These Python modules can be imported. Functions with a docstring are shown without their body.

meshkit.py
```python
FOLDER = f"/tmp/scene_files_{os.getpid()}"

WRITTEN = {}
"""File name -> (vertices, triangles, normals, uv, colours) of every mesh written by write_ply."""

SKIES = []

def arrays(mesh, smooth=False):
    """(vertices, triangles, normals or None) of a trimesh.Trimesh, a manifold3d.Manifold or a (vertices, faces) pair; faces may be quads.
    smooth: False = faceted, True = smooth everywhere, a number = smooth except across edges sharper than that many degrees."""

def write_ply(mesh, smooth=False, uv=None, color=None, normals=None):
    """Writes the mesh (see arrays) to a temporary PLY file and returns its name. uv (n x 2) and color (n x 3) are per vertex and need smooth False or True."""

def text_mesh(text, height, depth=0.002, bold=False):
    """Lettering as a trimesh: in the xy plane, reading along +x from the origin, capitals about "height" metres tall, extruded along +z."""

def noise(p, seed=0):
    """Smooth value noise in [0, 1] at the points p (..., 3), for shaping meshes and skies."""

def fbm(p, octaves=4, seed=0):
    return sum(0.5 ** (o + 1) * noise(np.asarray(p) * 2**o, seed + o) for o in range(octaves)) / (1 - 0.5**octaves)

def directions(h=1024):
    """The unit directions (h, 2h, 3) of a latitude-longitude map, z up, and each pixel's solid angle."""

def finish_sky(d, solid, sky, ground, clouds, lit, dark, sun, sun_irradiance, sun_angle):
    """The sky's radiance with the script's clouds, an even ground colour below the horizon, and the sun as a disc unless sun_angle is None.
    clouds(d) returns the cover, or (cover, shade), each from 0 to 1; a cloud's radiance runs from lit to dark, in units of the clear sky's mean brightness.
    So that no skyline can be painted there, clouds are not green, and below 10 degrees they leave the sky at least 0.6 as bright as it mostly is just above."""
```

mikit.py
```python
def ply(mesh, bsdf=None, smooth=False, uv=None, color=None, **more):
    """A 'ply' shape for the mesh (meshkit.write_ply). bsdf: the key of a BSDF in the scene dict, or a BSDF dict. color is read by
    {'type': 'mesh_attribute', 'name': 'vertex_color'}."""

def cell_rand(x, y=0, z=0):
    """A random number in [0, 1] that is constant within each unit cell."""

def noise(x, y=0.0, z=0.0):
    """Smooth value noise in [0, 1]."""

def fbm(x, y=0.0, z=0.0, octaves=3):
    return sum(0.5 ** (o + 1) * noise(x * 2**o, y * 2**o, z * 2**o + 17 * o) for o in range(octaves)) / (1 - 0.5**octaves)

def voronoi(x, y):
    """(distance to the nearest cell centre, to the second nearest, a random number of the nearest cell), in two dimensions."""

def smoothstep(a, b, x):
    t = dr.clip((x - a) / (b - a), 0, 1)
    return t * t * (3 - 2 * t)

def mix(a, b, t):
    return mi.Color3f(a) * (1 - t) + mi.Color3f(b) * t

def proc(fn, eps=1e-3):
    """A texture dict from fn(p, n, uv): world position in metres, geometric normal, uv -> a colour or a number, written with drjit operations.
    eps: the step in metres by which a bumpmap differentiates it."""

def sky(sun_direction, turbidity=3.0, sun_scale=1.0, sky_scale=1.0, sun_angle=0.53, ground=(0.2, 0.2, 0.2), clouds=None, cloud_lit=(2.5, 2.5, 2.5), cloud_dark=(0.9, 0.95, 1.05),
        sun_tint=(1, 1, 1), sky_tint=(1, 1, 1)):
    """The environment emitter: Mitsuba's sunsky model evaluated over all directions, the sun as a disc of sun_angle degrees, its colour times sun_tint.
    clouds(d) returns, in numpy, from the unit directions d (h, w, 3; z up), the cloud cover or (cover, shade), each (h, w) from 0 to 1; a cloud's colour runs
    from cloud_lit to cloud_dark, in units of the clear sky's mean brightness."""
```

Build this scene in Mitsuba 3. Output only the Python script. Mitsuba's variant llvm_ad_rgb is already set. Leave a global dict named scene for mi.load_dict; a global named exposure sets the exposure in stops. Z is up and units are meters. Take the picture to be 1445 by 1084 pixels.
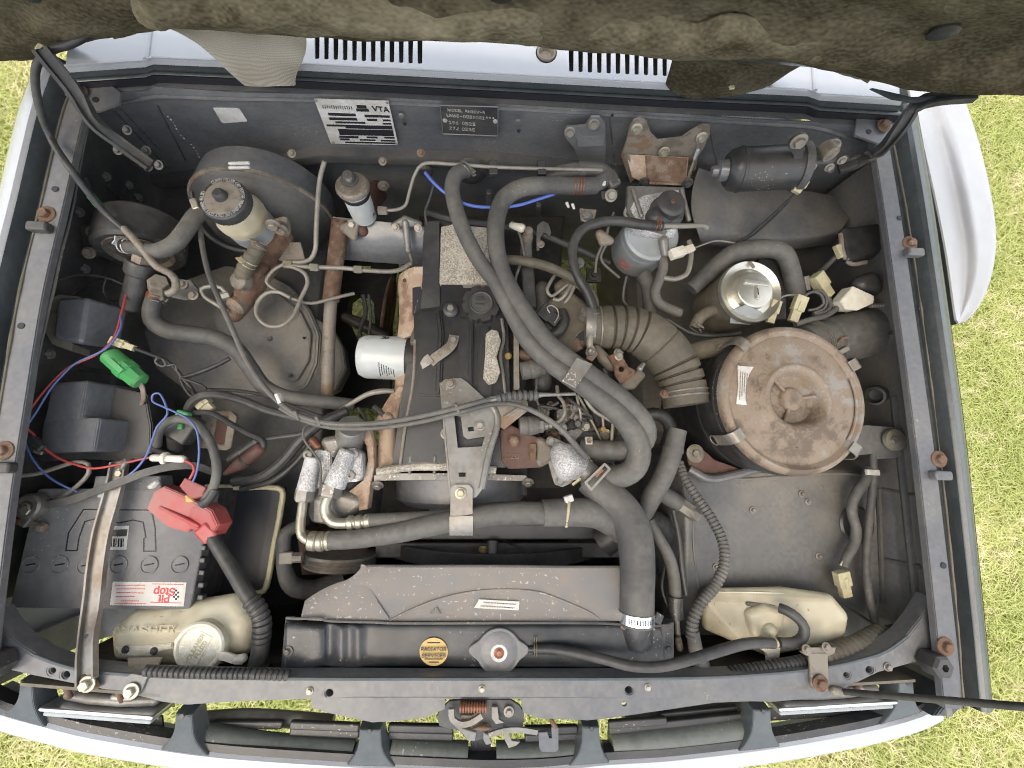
import math, numpy as np, trimesh, mitsuba as mi, drjit as dr, mikit, meshkit, manifold3d as m3
from shapely.geometry import Polygon, LineString
from mikit import proc, noise, fbm, smoothstep, mix
rng = np.random.default_rng(7)
A = np.array
T4 = mi.ScalarTransform4f
scene, labels = {'type': 'scene'}, {}

# ---------------------------------------------------------------- camera, sky, exposure
FPX, CZ = 600.0, 1.68                      # focal length in pixels of the 1445 wide photograph, eye height
_d = A([680 - 722.5, 640 - 542.0, FPX]); _d /= np.linalg.norm(_d)      # straight down, seen in the camera's own axes
_u = A([math.sin(math.radians(2)), -math.cos(math.radians(2)), 0]); _u = _u - _d * (_u @ _d); _u /= np.linalg.norm(_u)
ROT = np.stack([np.cross(_u, -_d), _u, -_d])
EYE = A([0, 0, CZ])
_f, _up = ROT @ A([0, 0, 1.0]), ROT @ A([0, -1.0, 0])
scene['camera'] = {'type': 'perspective', 'fov': math.degrees(2 * math.atan(722.5 / FPX)), 'fov_axis': 'x', 'near_clip': 0.02, 'far_clip': 500.0,
                   'to_world': T4().look_at(origin=EYE.tolist(), target=(EYE + _f).tolist(), up=_up.tolist())}
scene['sky'] = mikit.sky((-0.35, -0.25, 0.9), turbidity=4, sun_scale=0.25, sun_angle=40, clouds=lambda d: 1.0, cloud_lit=(2.25, 2.36, 2.55))
exposure = 2.85

# ---------------------------------------------------------------- surveying: where a photo pixel meets a plane of the place
def _ray(u, v): return ROT @ A([u - 722.5, v - 542.0, FPX])
def deep(z): return z if z > .985 else .985 - (.985 - z) * .6      # heights in the bay were taken with a tape that read 5/3 too deep below the fender line
def at(u, v, z):
    z = deep(z); w = _ray(u, v); return EYE + w * ((z - CZ) / w[2])
def atz(u, v, z): w = _ray(u, v); return EYE + w * ((z - CZ) / w[2])      # a height above the lawn, as it is
def aty(u, v, y):
    w = _ray(u, v); return EYE + w * (y / w[1])
def atx(u, v, x):
    w = _ray(u, v); return EYE + w * (x / w[0])
def pm(u, v, z, px):                       # metres that px pixels span there
    z = deep(z); w = _ray(u, v); return px * ((z - CZ) / w[2])
def pix(p):                                # the photo pixel of a point
    c = ROT.T @ (np.asarray(p, float) - EYE); return A([722.5 + FPX * c[0] / c[2], 542.0 + FPX * c[1] / c[2]])
def ats(l): return [at(*p) for p in l]

# ---------------------------------------------------------------- scene bookkeeping
def numbered(k):
    if k not in scene and k not in used: used.add(k); return k
    i = 1
    while f'{k}_{i:03d}' in scene or f'{k}_{i:03d}' in used: i += 1
    used.add(f'{k}_{i:03d}'); return f'{k}_{i:03d}'
used = set()
def thing(name, label, cat, group=None, kind=None):
    k = numbered(name); labels[k] = {'label': label, 'category': cat}
    if group: labels[k]['group'] = group
    return k
def part(parent, name, mesh, mat, smooth=35, label=None, kind=None):
    k = numbered(parent + '__' + name)
    scene[k] = mikit.ply(mesh, mat, smooth=smooth)
    if label: labels.setdefault(k, {})['label'] = label
    if kind: labels.setdefault(k, {})['kind'] = kind
    return k
def solo(name, label, cat, mesh, mat, smooth=35, group=None):
    k = numbered(name); scene[k] = mikit.ply(mesh, mat, smooth=smooth)
    labels[k] = {'label': label, 'category': cat}
    if group: labels[k]['group'] = group
    return k
def structure(name, mesh, mat, smooth=35, label=None):
    k = numbered(name); scene[k] = mikit.ply(mesh, mat, smooth=smooth); labels[k] = {'kind': 'structure'}
    if label: labels[k]['label'] = label
    return k

# ---------------------------------------------------------------- mesh helpers
def unit(a): a = np.asarray(a, float); return a / max(np.linalg.norm(a), 1e-12)
def merge(l): return trimesh.util.concatenate([m for m in l if m is not None])
def spline(pts, step=.008):
    p = np.asarray(pts, float)
    if len(p) == 2:
        n = max(1, int(np.linalg.norm(p[1] - p[0]) / step)); return np.linspace(p[0], p[1], n + 1), np.linspace(0, 1, n + 1)
    q = np.vstack([2 * p[0] - p[1], p, 2 * p[-1] - p[-2]]); out, par = [], []
    for i in range(1, len(q) - 2):
        a, b, c, d = q[i - 1:i + 3]
        t = [0]; 
        for s, e in ((a, b), (b, c), (c, d)): t.append(t[-1] + max(np.linalg.norm(e - s), 1e-6) ** .5)
        n = max(2, int(np.linalg.norm(c - b) / step))
        for k in range(n):
            x = t[1] + (t[2] - t[1]) * k / n
            A1 = (t[1]-x)/(t[1]-t[0])*a + (x-t[0])/(t[1]-t[0])*b; A2 = (t[2]-x)/(t[2]-t[1])*b + (x-t[1])/(t[2]-t[1])*c; A3 = (t[3]-x)/(t[3]-t[2])*c + (x-t[2])/(t[3]-t[2])*d
            B1 = (t[2]-x)/(t[2]-t[0])*A1 + (x-t[0])/(t[2]-t[0])*A2; B2 = (t[3]-x)/(t[3]-t[1])*A2 + (x-t[1])/(t[3]-t[1])*A3
            out.append((t[2]-x)/(t[2]-t[1])*B1 + (x-t[1])/(t[2]-t[1])*B2); par.append((i - 1 + k / n) / (len(p) - 1))
    out.append(p[-1]); par.append(1.0)
    return A(out), A(par)
def frames(p, up=None):
    t = np.gradient(p, axis=0); t /= np.linalg.norm(t, axis=1, keepdims=True) + 1e-12
    a = np.zeros_like(p); s = np.asarray(up if up is not None else ([0, 0, 1] if abs(t[0, 2]) < .9 else [0, 1, 0]), float)
    for i in range(len(p)):
        if up is not None: s = np.asarray(up, float)
        s = unit(s - t[i] * (s @ t[i])); a[i] = s
    return t, a, np.cross(t, a)
def skin(rings, closed=True, cap=True):     # rings (n, k, 3) -> mesh
    r = np.asarray(rings, float); n, k = r.shape[:2]; v = r.reshape(-1, 3); f = []
    i, j = np.meshgrid(np.arange(n - 1), np.arange(k if closed else k - 1), indexing='ij')
    j2 = (j + 1) % k; a, b, c, d = i * k + j, i * k + j2, (i + 1) * k + j2, (i + 1) * k + j
    f = np.concatenate([np.stack([a, b, c], -1).reshape(-1, 3), np.stack([a, c, d], -1).reshape(-1, 3)])
    if cap and closed:
        m = len(v); v = np.vstack([v, r[0].mean(0), r[-1].mean(0)]); jj = np.arange(k); j2 = (jj + 1) % k
        f = np.vstack([f, np.stack([jj * 0 + m, j2, jj], 1), np.stack([jj * 0 + m + 1, (n - 1) * k + jj, (n - 1) * k + j2], 1)])
    g = trimesh.Trimesh(v, f, process=False)
    return g
def out(m):
    if m.is_watertight and m.volume < 0: m.invert()
    return m
def tube(pts, r, n=12, step=.008, ridge=None, wob=0):
    p, par = spline(pts, step if not ridge else min(step, ridge[0] / 6))
    rr = np.interp(par, np.linspace(0, 1, len(np.atleast_1d(r))), np.atleast_1d(r)) if np.ndim(r) else np.full(len(p), float(r))
    if ridge:
        s = np.concatenate([[0], np.cumsum(np.linalg.norm(np.diff(p, axis=0), axis=1))])
        rr = rr - ridge[1] * (np.abs(np.sin(np.pi * s / ridge[0])) < .45)
    if wob: rr = rr * (1 + wob * (meshkit.fbm(p * 25, 2) - .5))
    t, a, b = frames(p); th = np.arange(n) * 2 * np.pi / n
    ring = p[:, None] + rr[:, None, None] * (np.cos(th)[None, :, None] * a[:, None] + np.sin(th)[None, :, None] * b[:, None])
    return out(skin(ring))
def hose(px, d, **k):                      # px: (u, v, z); d: diameter in photo pixels at mid length
    m = px[len(px) // 2]
    if k.get('n', 12) >= 16 and 'ridge' not in k: k.setdefault('wob', .07)
    r = [pm(*px[min(len(px) - 1, round(i * (len(px) - 1) / max(1, len(d) - 1)))], x) / 2 for i, x in enumerate(d)] if np.ndim(d) else pm(*m, d) / 2
    return tube(ats(px), r, **k)
def sweep(prof, pts, up, step=.01):        # closed 2-D profile (side, up) along a path
    p, _ = spline(pts, step); t, a, b = frames(p, up); q = A(prof, float)
    return out(skin(p[:, None] + q[None, :, :1] * b[:, None] + q[None, :, 1:] * a[:, None]))
def ribbon(px, w, th=.002, lip=0, up=(0, 0, 1), step=.01, raw=False):
    w2 = w / 2
    prof = [(-w2, 0), (-w2, th + lip), (-w2 + th, th + lip), (-w2 + th, th), (w2 - th, th), (w2 - th, th + lip), (w2, th + lip), (w2, 0)] if lip else [(-w2, 0), (-w2, th), (w2, th), (w2, 0)]
    return sweep(prof, px if raw else ats(px), up, step)
def basis(nrm, hint=None):
    n = unit(nrm); h = A([1.0, 0, 0]) if hint is None else A(hint, float)
    if abs(h @ n) > .95: h = A([0, 1.0, 0])
    x = unit(h - n * (h @ n)); return x, np.cross(n, x), n
def _poly(g): return max(g.geoms, key=lambda q: q.area) if hasattr(g, 'geoms') else g
def extr(poly, th, bev=0):                 # polygon in xy: top at 0, down to -th, top edge bevelled by bev
    poly = _poly(poly.buffer(0))
    if bev <= 0:
        m = trimesh.creation.extrude_polygon(poly, th, engine='earcut'); m.apply_translation([0, 0, -th]); return m
    parts = []
    cs = m3.CrossSection([A(poly.exterior.coords)[:-1]] + [A(h.coords)[:-1] for h in poly.interiors], m3.FillRule.EvenOdd)
    base = m3.Manifold.extrude(cs, th - bev).translate([0, 0, -th])
    res = base
    for i in range(3):                     # rounded in three steps
        a0 = math.pi / 2 * (i + 1) / 3
        inset, h0 = bev * (1 - math.cos(a0)), bev * math.sin(a0)
        hp = bev * math.sin(math.pi / 2 * i / 3)
        c = cs.offset(-max(bev * (1 - math.cos(math.pi / 2 * (i + .5) / 3)), 1e-5), m3.JoinType.Miter)
        if c.is_empty(): break
        res = res + m3.Manifold.extrude(c, h0 - hp + 1e-5).translate([0, 0, -bev + hp - 1e-5])
    mm = res.to_mesh(); return trimesh.Trimesh(mm.vert_properties[:, :3], mm.tri_verts, process=False)
def place(m, o, x, y, n):
    M = np.eye(4); M[:3, 0], M[:3, 1], M[:3, 2], M[:3, 3] = x, y, n, o; m = m.copy(); m.apply_transform(M); return m
def plate(p3, th, bev=.0015, holes=(), nrm=None, rnd=0):    # outline of 3-D points (best plane) with thickness away from the eye
    p = A(p3, float); c = p.mean(0)
    if nrm is None:
        nrm = np.linalg.svd(p - c)[2][2]
    nrm = unit(nrm)
    if nrm @ (EYE - c) < 0: nrm = -nrm
    x, y, n = basis(nrm)
    g = Polygon([((q - c) @ x, (q - c) @ y) for q in p]).buffer(0)
    if rnd: g = g.buffer(-rnd).buffer(2 * rnd).buffer(-rnd)
    for h in holes: g = g.difference(Polygon([((A(q) - c) @ x, (A(q) - c) @ y) for q in h]).buffer(0))
    return place(extr(g.simplify(.0003), th, bev), c, x, y, n)
def slab(px, z, th, bev=.002, holes=(), rnd=0):
    return plate([at(u, v, z) for u, v in px], th, bev, [[at(u, v, z) for u, v in h] for h in holes], (0, 0, 1), rnd)
def disc(u, v, z, rpx, n=20): return [at(u + rpx * math.cos(t), v + rpx * math.sin(t), z) for t in np.arange(n) * 2 * math.pi / n]
def stripe(px, z, w, th=.001):             # thin raised line on a level surface
    p = [at(u, v, z)[:2] for u, v in px]; g = LineString(p).buffer(w / 2, cap_style=2, join_style=1, quad_segs=3)
    m = extr(_poly(g), th); m.apply_translation([0, 0, deep(z) + th]); return m
def lathe(prof, o, axis=(0, 0, 1), n=36, hint=None):
    x, y, k = basis(axis, hint); q = A(prof, float); th = np.arange(n) * 2 * np.pi / n
    ring = A(o)[None, None] + q[:, 1][:, None, None] * k + q[:, 0][:, None, None] * (np.cos(th)[None, :, None] * x + np.sin(th)[None, :, None] * y)
    return out(skin(ring))
def hull(sp, seg=16):                      # convex hull of spheres [(point, radius)]
    m = m3.Manifold.batch_hull([m3.Manifold.sphere(r, seg).translate(list(map(float, p))) for p, r in sp]).to_mesh()
    return trimesh.Trimesh(m.vert_properties[:, :3], m.tri_verts, process=False)
def rbox(p0, p1, wid, hei, r=.004, up=(0, 0, 1), seg=12):     # rounded bar from p0 to p1
    p0, p1 = A(p0), A(p1); t = unit(p1 - p0); s = unit(np.cross(t, up)); h = np.cross(s, t)
    return hull([(p + s * a * (wid / 2 - r) + h * b * (hei / 2 - r), r) for p in (p0 + t * r, p1 - t * r) for a in (-1, 1) for b in (-1, 1)], seg)
def hexnut(o, axis, r, h):
    return lathe([(0, 0), (r, 0), (r, h * .8), (r * .85, h), (0, h)], o, axis, 6)
def bolt(o, axis=(0, 0, 1), r=.007, washer=1.6):
    o = A(o); k = unit(axis); l = [hexnut(o + k * r * .3, axis, r, r * .9)]
    if washer: l.append(lathe([(0, 0), (r * washer, 0), (r * washer, r * .25), (r * washer * .9, r * .35), (0, r * .35)], o, axis, 14))
    return merge(l)
def sheet(rows, n=(24, 24), th=.0016, k=3, rough=0, fs=9, seed=0):   # smooth panel through a grid of points
    from scipy.interpolate import RectBivariateSpline as S
    g = A(rows, float); a, b = g.shape[:2]; ua, ub = np.linspace(0, 1, a), np.linspace(0, 1, b)
    x, y = np.linspace(0, 1, n[0]), np.linspace(0, 1, n[1])
    kk = (min(k if np.ndim(k) == 0 else k[0], a - 1), min(k if np.ndim(k) == 0 else k[1], b - 1))
    p = np.stack([S(ua, ub, g[:, :, i], kx=kk[0], ky=kk[1])(x, y) for i in range(3)], -1)
    du, dv = np.gradient(p, axis=0), np.gradient(p, axis=1); nn = np.cross(du, dv); nn /= np.linalg.norm(nn, axis=-1, keepdims=True) + 1e-12
    if (nn * (EYE - p)).sum() < 0: nn = -nn
    if rough: p = p + nn * rough * (meshkit.fbm(p * fs, 3, seed)[..., None] - .5)
    top, bot = p, p - nn * th
    ring = np.concatenate([top, bot[:, ::-1]], axis=1)
    return skin(ring, True, False)
def text(s, c, xd, nrm, h, depth=.0006, bold=False):
    m = meshkit.text_mesh(s, h, depth, bold); b = m.bounds; m.apply_translation([-(b[0][0] + b[1][0]) / 2, -(b[0][1] + b[1][1]) / 2, 0])
    n = unit(nrm); x = unit(A(xd) - n * (A(xd) @ n)); return place(m, A(c), x, np.cross(n, x), n)
Z = A([0, 0, 1.0])
def hit(m, u, v, up=0.):                   # where a photo pixel meets a mesh
    d = _ray(u, v); d = d / np.linalg.norm(d); t = np.asarray(m.vertices)[np.asarray(m.faces)]; e1, e2 = t[:, 1] - t[:, 0], t[:, 2] - t[:, 0]
    h = np.cross(d, e2); a = (e1 * h).sum(1); a = np.where(np.abs(a) < 1e-12, 1e-12, a); s = EYE - t[:, 0]; x = (s * h).sum(1) / a; q = np.cross(s, e1); y = (q @ d) / a; k = (e2 * q).sum(1) / a
    ok = (x >= -1e-6) & (y >= -1e-6) & (x + y <= 1.000001) & (k > 0); return EYE + d * (k[ok].min() if ok.any() else 1.0) + A([0, 0, up])
# ---------------------------------------------------------------- materials
def bsdf(key, tex, rough=.6, spec=.4, metal=0., bump=None, coat=0., **more):
    d = {'type': 'principled', 'base_color': tex if isinstance(tex, dict) else {'type': 'rgb', 'value': list(tex)}, 'roughness': rough, 'specular': spec, 'metallic': metal, 'clearcoat': coat, **more}
    if bump: d = {'type': 'bumpmap', 'arbitrary': proc(bump[0], eps=bump[2] if len(bump) > 2 else 6e-4), 'scale': bump[1], 'bsdf': d}
    scene[key] = {'type': 'twosided', 'bsdf': d}
def grimy(base, dust, amt=.5, fs=14., top=.35, spots=0., spotc=(.3, .27, .22), seed=0.):
    grain = max(base) < .2 and amt > .3
    q = .72 if max(base) < .2 else .86
    b, c, sc = [x * q for x in base], [x * q * .9 for x in dust], [x * q for x in spotc]
    def fn(p, n, uv):
        a = noise(p.x * fs + seed, p.y * fs, p.z * fs); e = noise(p.x * fs * 5.3, p.y * fs * 5.3 + seed, p.z * fs * 5.3)
        t = dr.clip((a * .65 + e * .35 - .5) * 2.1 + .5, 0, 1) * amt + top * dr.maximum(n.z, 0) * (.4 + .6 * a)
        col = mix(b, c, dr.clip(t, 0, 1))
        if grain: col = col * (.89 + .22 * noise(p.x * 190, p.y * 190, p.z * 190))
        if spots:
            s = noise(p.x * 330, p.y * 330 + seed, p.z * 330) * (.6 + .55 * a)
            col = mix(col, sc, smoothstep(1 - spots, 1.03 - spots * .8, s))
        return col
    return proc(fn)
def rustfn(c1, c2, c3, fs=11., seed=0.):
    def fn(p, n, uv):
        a = noise(p.x * fs + seed, p.y * fs, p.z * fs); e = noise(p.x * fs * 4 + 9, p.y * fs * 4, p.z * fs * 4 + seed); g = noise(p.x * fs * 17, p.y * fs * 17, p.z * fs * 17)
        t = a * .5 + e * .32 + g * .18
        return mix(mix(c1, c2, smoothstep(.30, .52, t)), c3, smoothstep(.56, .72, t))
    return proc(fn)
def speckle(c1, c2, fs=520.):
    def fn(p, n, uv):
        a = noise(p.x * fs, p.y * fs, p.z * fs); e = noise(p.x * 40, p.y * 40, p.z * 40)
        return mix(c1, c2, smoothstep(.25, .75, a * .7 + e * .4 - .05))
    return proc(fn)
def lump(fs): return lambda p, n, uv: noise(p.x * fs, p.y * fs, p.z * fs)
dust = (.20, .175, .14)
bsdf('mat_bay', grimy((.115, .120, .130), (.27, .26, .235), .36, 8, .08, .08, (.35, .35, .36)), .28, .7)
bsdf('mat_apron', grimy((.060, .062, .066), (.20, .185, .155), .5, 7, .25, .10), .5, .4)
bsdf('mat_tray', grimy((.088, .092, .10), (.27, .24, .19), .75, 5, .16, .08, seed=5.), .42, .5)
bsdf('mat_rail', grimy((.135, .138, .150), (.25, .24, .22), .6, 16, .12, .12, seed=3.), .42, .5, .15)
bsdf('mat_slate', grimy((.055, .066, .070), (.15, .16, .158), .45, 12, .05, seed=8.), .28, .5, .1, coat=.6)
bsdf('mat_silver', grimy((.46, .475, .50), (.56, .56, .57), .5, 5, .0, seed=2.), .3, .5, .25, coat=.5)
bsdf('mat_white', grimy((.42, .42, .425), (.36, .355, .34), .35, 8, .0, seed=4.), .4, .5)
bsdf('mat_hose', grimy((.078, .077, .075), (.235, .22, .19), .46, 16, .30, .12), .62, .35)
bsdf('mat_hose_dark', grimy((.028, .029, .031), (.16, .15, .13), .35, 20, .16, seed=6.), .45, .4)
bsdf('mat_duct', grimy((.10, .088, .066), (.24, .21, .16), .65, 12, .25, .12, seed=7.), .6, .3)
bsdf('mat_plastic', grimy((.022, .023, .026), (.15, .14, .12), .30, 12, .15, .18), .38, .5)
bsdf('mat_engine', grimy((.032, .034, .038), (.17, .158, .135), .40, 15, .14, .10, (.30, .29, .27), seed=1.), .45, .5)
bsdf('mat_cover', grimy((.017, .018, .021), (.085, .08, .07), .26, 13, .03, .05, (.2, .2, .18), seed=11.), .38, .5)
bsdf('mat_grease', grimy((.018, .017, .016), (.075, .065, .052), .45, 18, .05), .55, .4)
bsdf('mat_cast', speckle((.24, .235, .23), (.50, .49, .48), 640.), .55, .5, .2, bump=(lump(420), .0012))
bsdf('mat_pad', speckle((.22, .20, .165), (.46, .42, .35), 520.), .65, .4, .1, bump=(lump(330), .0012))
bsdf('mat_alloy', grimy((.25, .245, .23), (.17, .15, .12), .75, 30, .05, .24, (.40, .39, .37)), .45, .5, .45)
bsdf('mat_steel', grimy((.30, .29, .27), (.20, .15, .10), .7, 34, .1), .42, .5, .55)
bsdf('mat_zinc', grimy((.44, .42, .34), (.28, .23, .15), .6, 40, .0), .36, .5, .65)
bsdf('mat_brass', grimy((.42, .30, .12), (.16, .12, .07), .5, 40, .1), .4, .5, .5)
bsdf('mat_pipe', grimy((.30, .28, .24), (.17, .15, .12), .6, 22, .1), .5, .4, .3)
bsdf('mat_rust', rustfn((.080, .048, .034), (.138, .086, .058), (.20, .155, .12), 30), .8, .2)
bsdf('mat_lid', rustfn((.115, .088, .064), (.205, .158, .115), (.235, .215, .19), 16), .6, .4, .1, bump=(lump(150), .0008))
bsdf('mat_shield', rustfn((.20, .13, .09), (.34, .25, .18), (.42, .35, .28), 22, 3.), .85, .2, bump=(lump(300), .0008))
bsdf('mat_bracket', rustfn((.13, .11, .085), (.21, .185, .15), (.19, .125, .08), 20, 5.), .6, .4, .2)
bsdf('mat_shroud', grimy((.20, .195, .19), (.31, .255, .20), .7, 9, .25, .30, (.42, .39, .35), seed=9.), .55, .4)
bsdf('mat_radiator', grimy((.022, .024, .026), (.14, .14, .14), .5, 10, .10, .24, (.30, .30, .28), seed=4.), .36, .5)
bsdf('mat_battery', grimy((.105, .106, .112), (.27, .265, .26), .75, 11, .18, .12, (.40, .39, .37), seed=2.), .55, .4)
bsdf('mat_bottle', grimy((.60, .55, .40), (.28, .22, .13), .58, 12, .0, .12, (.25, .2, .1)), .4, .5, spec_trans=.0)
bsdf('mat_cap', grimy((.74, .71, .60), (.55, .48, .34), .6, 30, .0), .4, .5)
bsdf('mat_beige', grimy((.52, .48, .30), (.34, .28, .17), .6, 40, .0), .45, .5)
bsdf('mat_label', grimy((.60, .59, .56), (.40, .37, .31), .55, 40, .0), .5, .4)
bsdf('mat_dustlabel', grimy((.42, .41, .39), (.18, .17, .15), .8, 60, .0), .55, .3)
bsdf('mat_ink', (.018, .018, .022), .5, .4)
bsdf('mat_redink', (.55, .05, .05), .5, .4)
bsdf('mat_goldsticker', grimy((.55, .36, .10), (.40, .26, .09), .5, 60, .0), .4, .5)
bsdf('mat_red', grimy((.38, .045, .046), (.32, .16, .14), .55, 22, .1), .42, .5)
bsdf('mat_redwire', (.36, .055, .05), .4, .5)
bsdf('mat_green', grimy((.05, .31, .085), (.11, .24, .11), .5, 40, .0), .4, .5)
bsdf('mat_blue', (.075, .11, .27), .4, .5)
bsdf('mat_bluehose', (.08, .13, .42), .35, .5)
bsdf('mat_canister', grimy((.33, .36, .37), (.26, .26, .24), .5, 18, .1, .12), .38, .5)
bsdf('mat_filterwhite', grimy((.50, .53, .52), (.40, .40, .37), .4, 14, .0), .3, .5, coat=.3)
bsdf('mat_goldcan', grimy((.62, .60, .52), (.40, .36, .25), .5, 12, .0), .28, .5, .8)
bsdf('mat_chrome', (.78, .79, .80), .16, .5, .9)
bsdf('mat_redbrown', grimy((.11, .05, .038), (.17, .12, .09), .5, 22, .15), .6, .3)
bsdf('mat_copper', grimy((.27, .12, .07), (.15, .075, .05), .5, 40, .0), .4, .5, .5)
def _felt(p, n, uv):
    a = noise(p.x * 6, p.y * 6, p.z * 6); e = noise(p.x * 31, p.y * 31, p.z * 31); g = noise(p.x * 210, p.y * 420, p.z * 300)
    return mix((.034, .028, .017), (.185, .162, .11), dr.clip(a * .45 + e * .35 + g * .35 - .38, 0, 1))
bsdf('mat_felt', proc(_felt), .95, .1, bump=(lambda p, n, uv: noise(p.x * 350, p.y * 350, p.z * 350) + 2 * noise(p.x * 60, p.y * 60, p.z * 60), .0016))
def _weave(p, n, uv):
    w = dr.abs(dr.sin(p.x * 1150)) * dr.abs(dr.sin((p.y - p.z * .6) * 1150)); a = noise(p.x * 22, p.y * 22, p.z * 22)
    return mix((.14, .12, .09), (.50, .46, .39), dr.clip(w * .35 + a * .7 - .1, 0, 1))
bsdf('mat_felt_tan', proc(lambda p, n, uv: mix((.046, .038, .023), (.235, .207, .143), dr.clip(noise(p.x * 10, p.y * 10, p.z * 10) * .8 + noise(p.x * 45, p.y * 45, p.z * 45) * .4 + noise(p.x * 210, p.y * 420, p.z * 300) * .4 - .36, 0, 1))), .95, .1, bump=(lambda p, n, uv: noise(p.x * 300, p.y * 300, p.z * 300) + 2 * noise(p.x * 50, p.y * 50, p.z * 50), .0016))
bsdf('mat_dam', grimy((.11, .12, .11), (.22, .23, .20), .7, 10, .1, .14, (.4, .42, .36)), .45, .5)
bsdf('mat_boxtop', grimy((.125, .13, .145), (.22, .22, .22), .45, 14, .15, .08), .38, .5)
bsdf('mat_weave', proc(_weave), .9, .1)
scene['mat_glass'] = {'type': 'thindielectric'}
scene['mat_lens'] = {'type': 'dielectric', 'int_ior': 1.5}
def _soil(p, n, uv):
    a = noise(p.x * 5, p.y * 5); e = noise(p.x * 60, p.y * 60)
    return mix((.17, .20, .07), (.27, .27, .12), dr.clip(a * .6 + e * .5 - .1, 0, 1))
bsdf('mat_soil', proc(_soil), .9, .1)
def _blade(p, n, uv):
    a = noise(p.x * 3.2, p.y * 3.2); e = noise(p.x * 140, p.y * 140, p.z * 9); b = noise(p.x * 23 + 7, p.y * 23)
    g = mix((.50, .55, .20), (.74, .73, .36), dr.clip(e * .7 + a * .5 - .15, 0, 1))
    return mix(g, (.82, .76, .50), smoothstep(.50, .73, e * .45 + b * .40 + a * .15))
scene['mat_blade'] = {'type': 'principledthin', 'base_color': proc(_blade), 'roughness': .5, 'diff_trans': .8, 'eta': 1.3}
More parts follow.
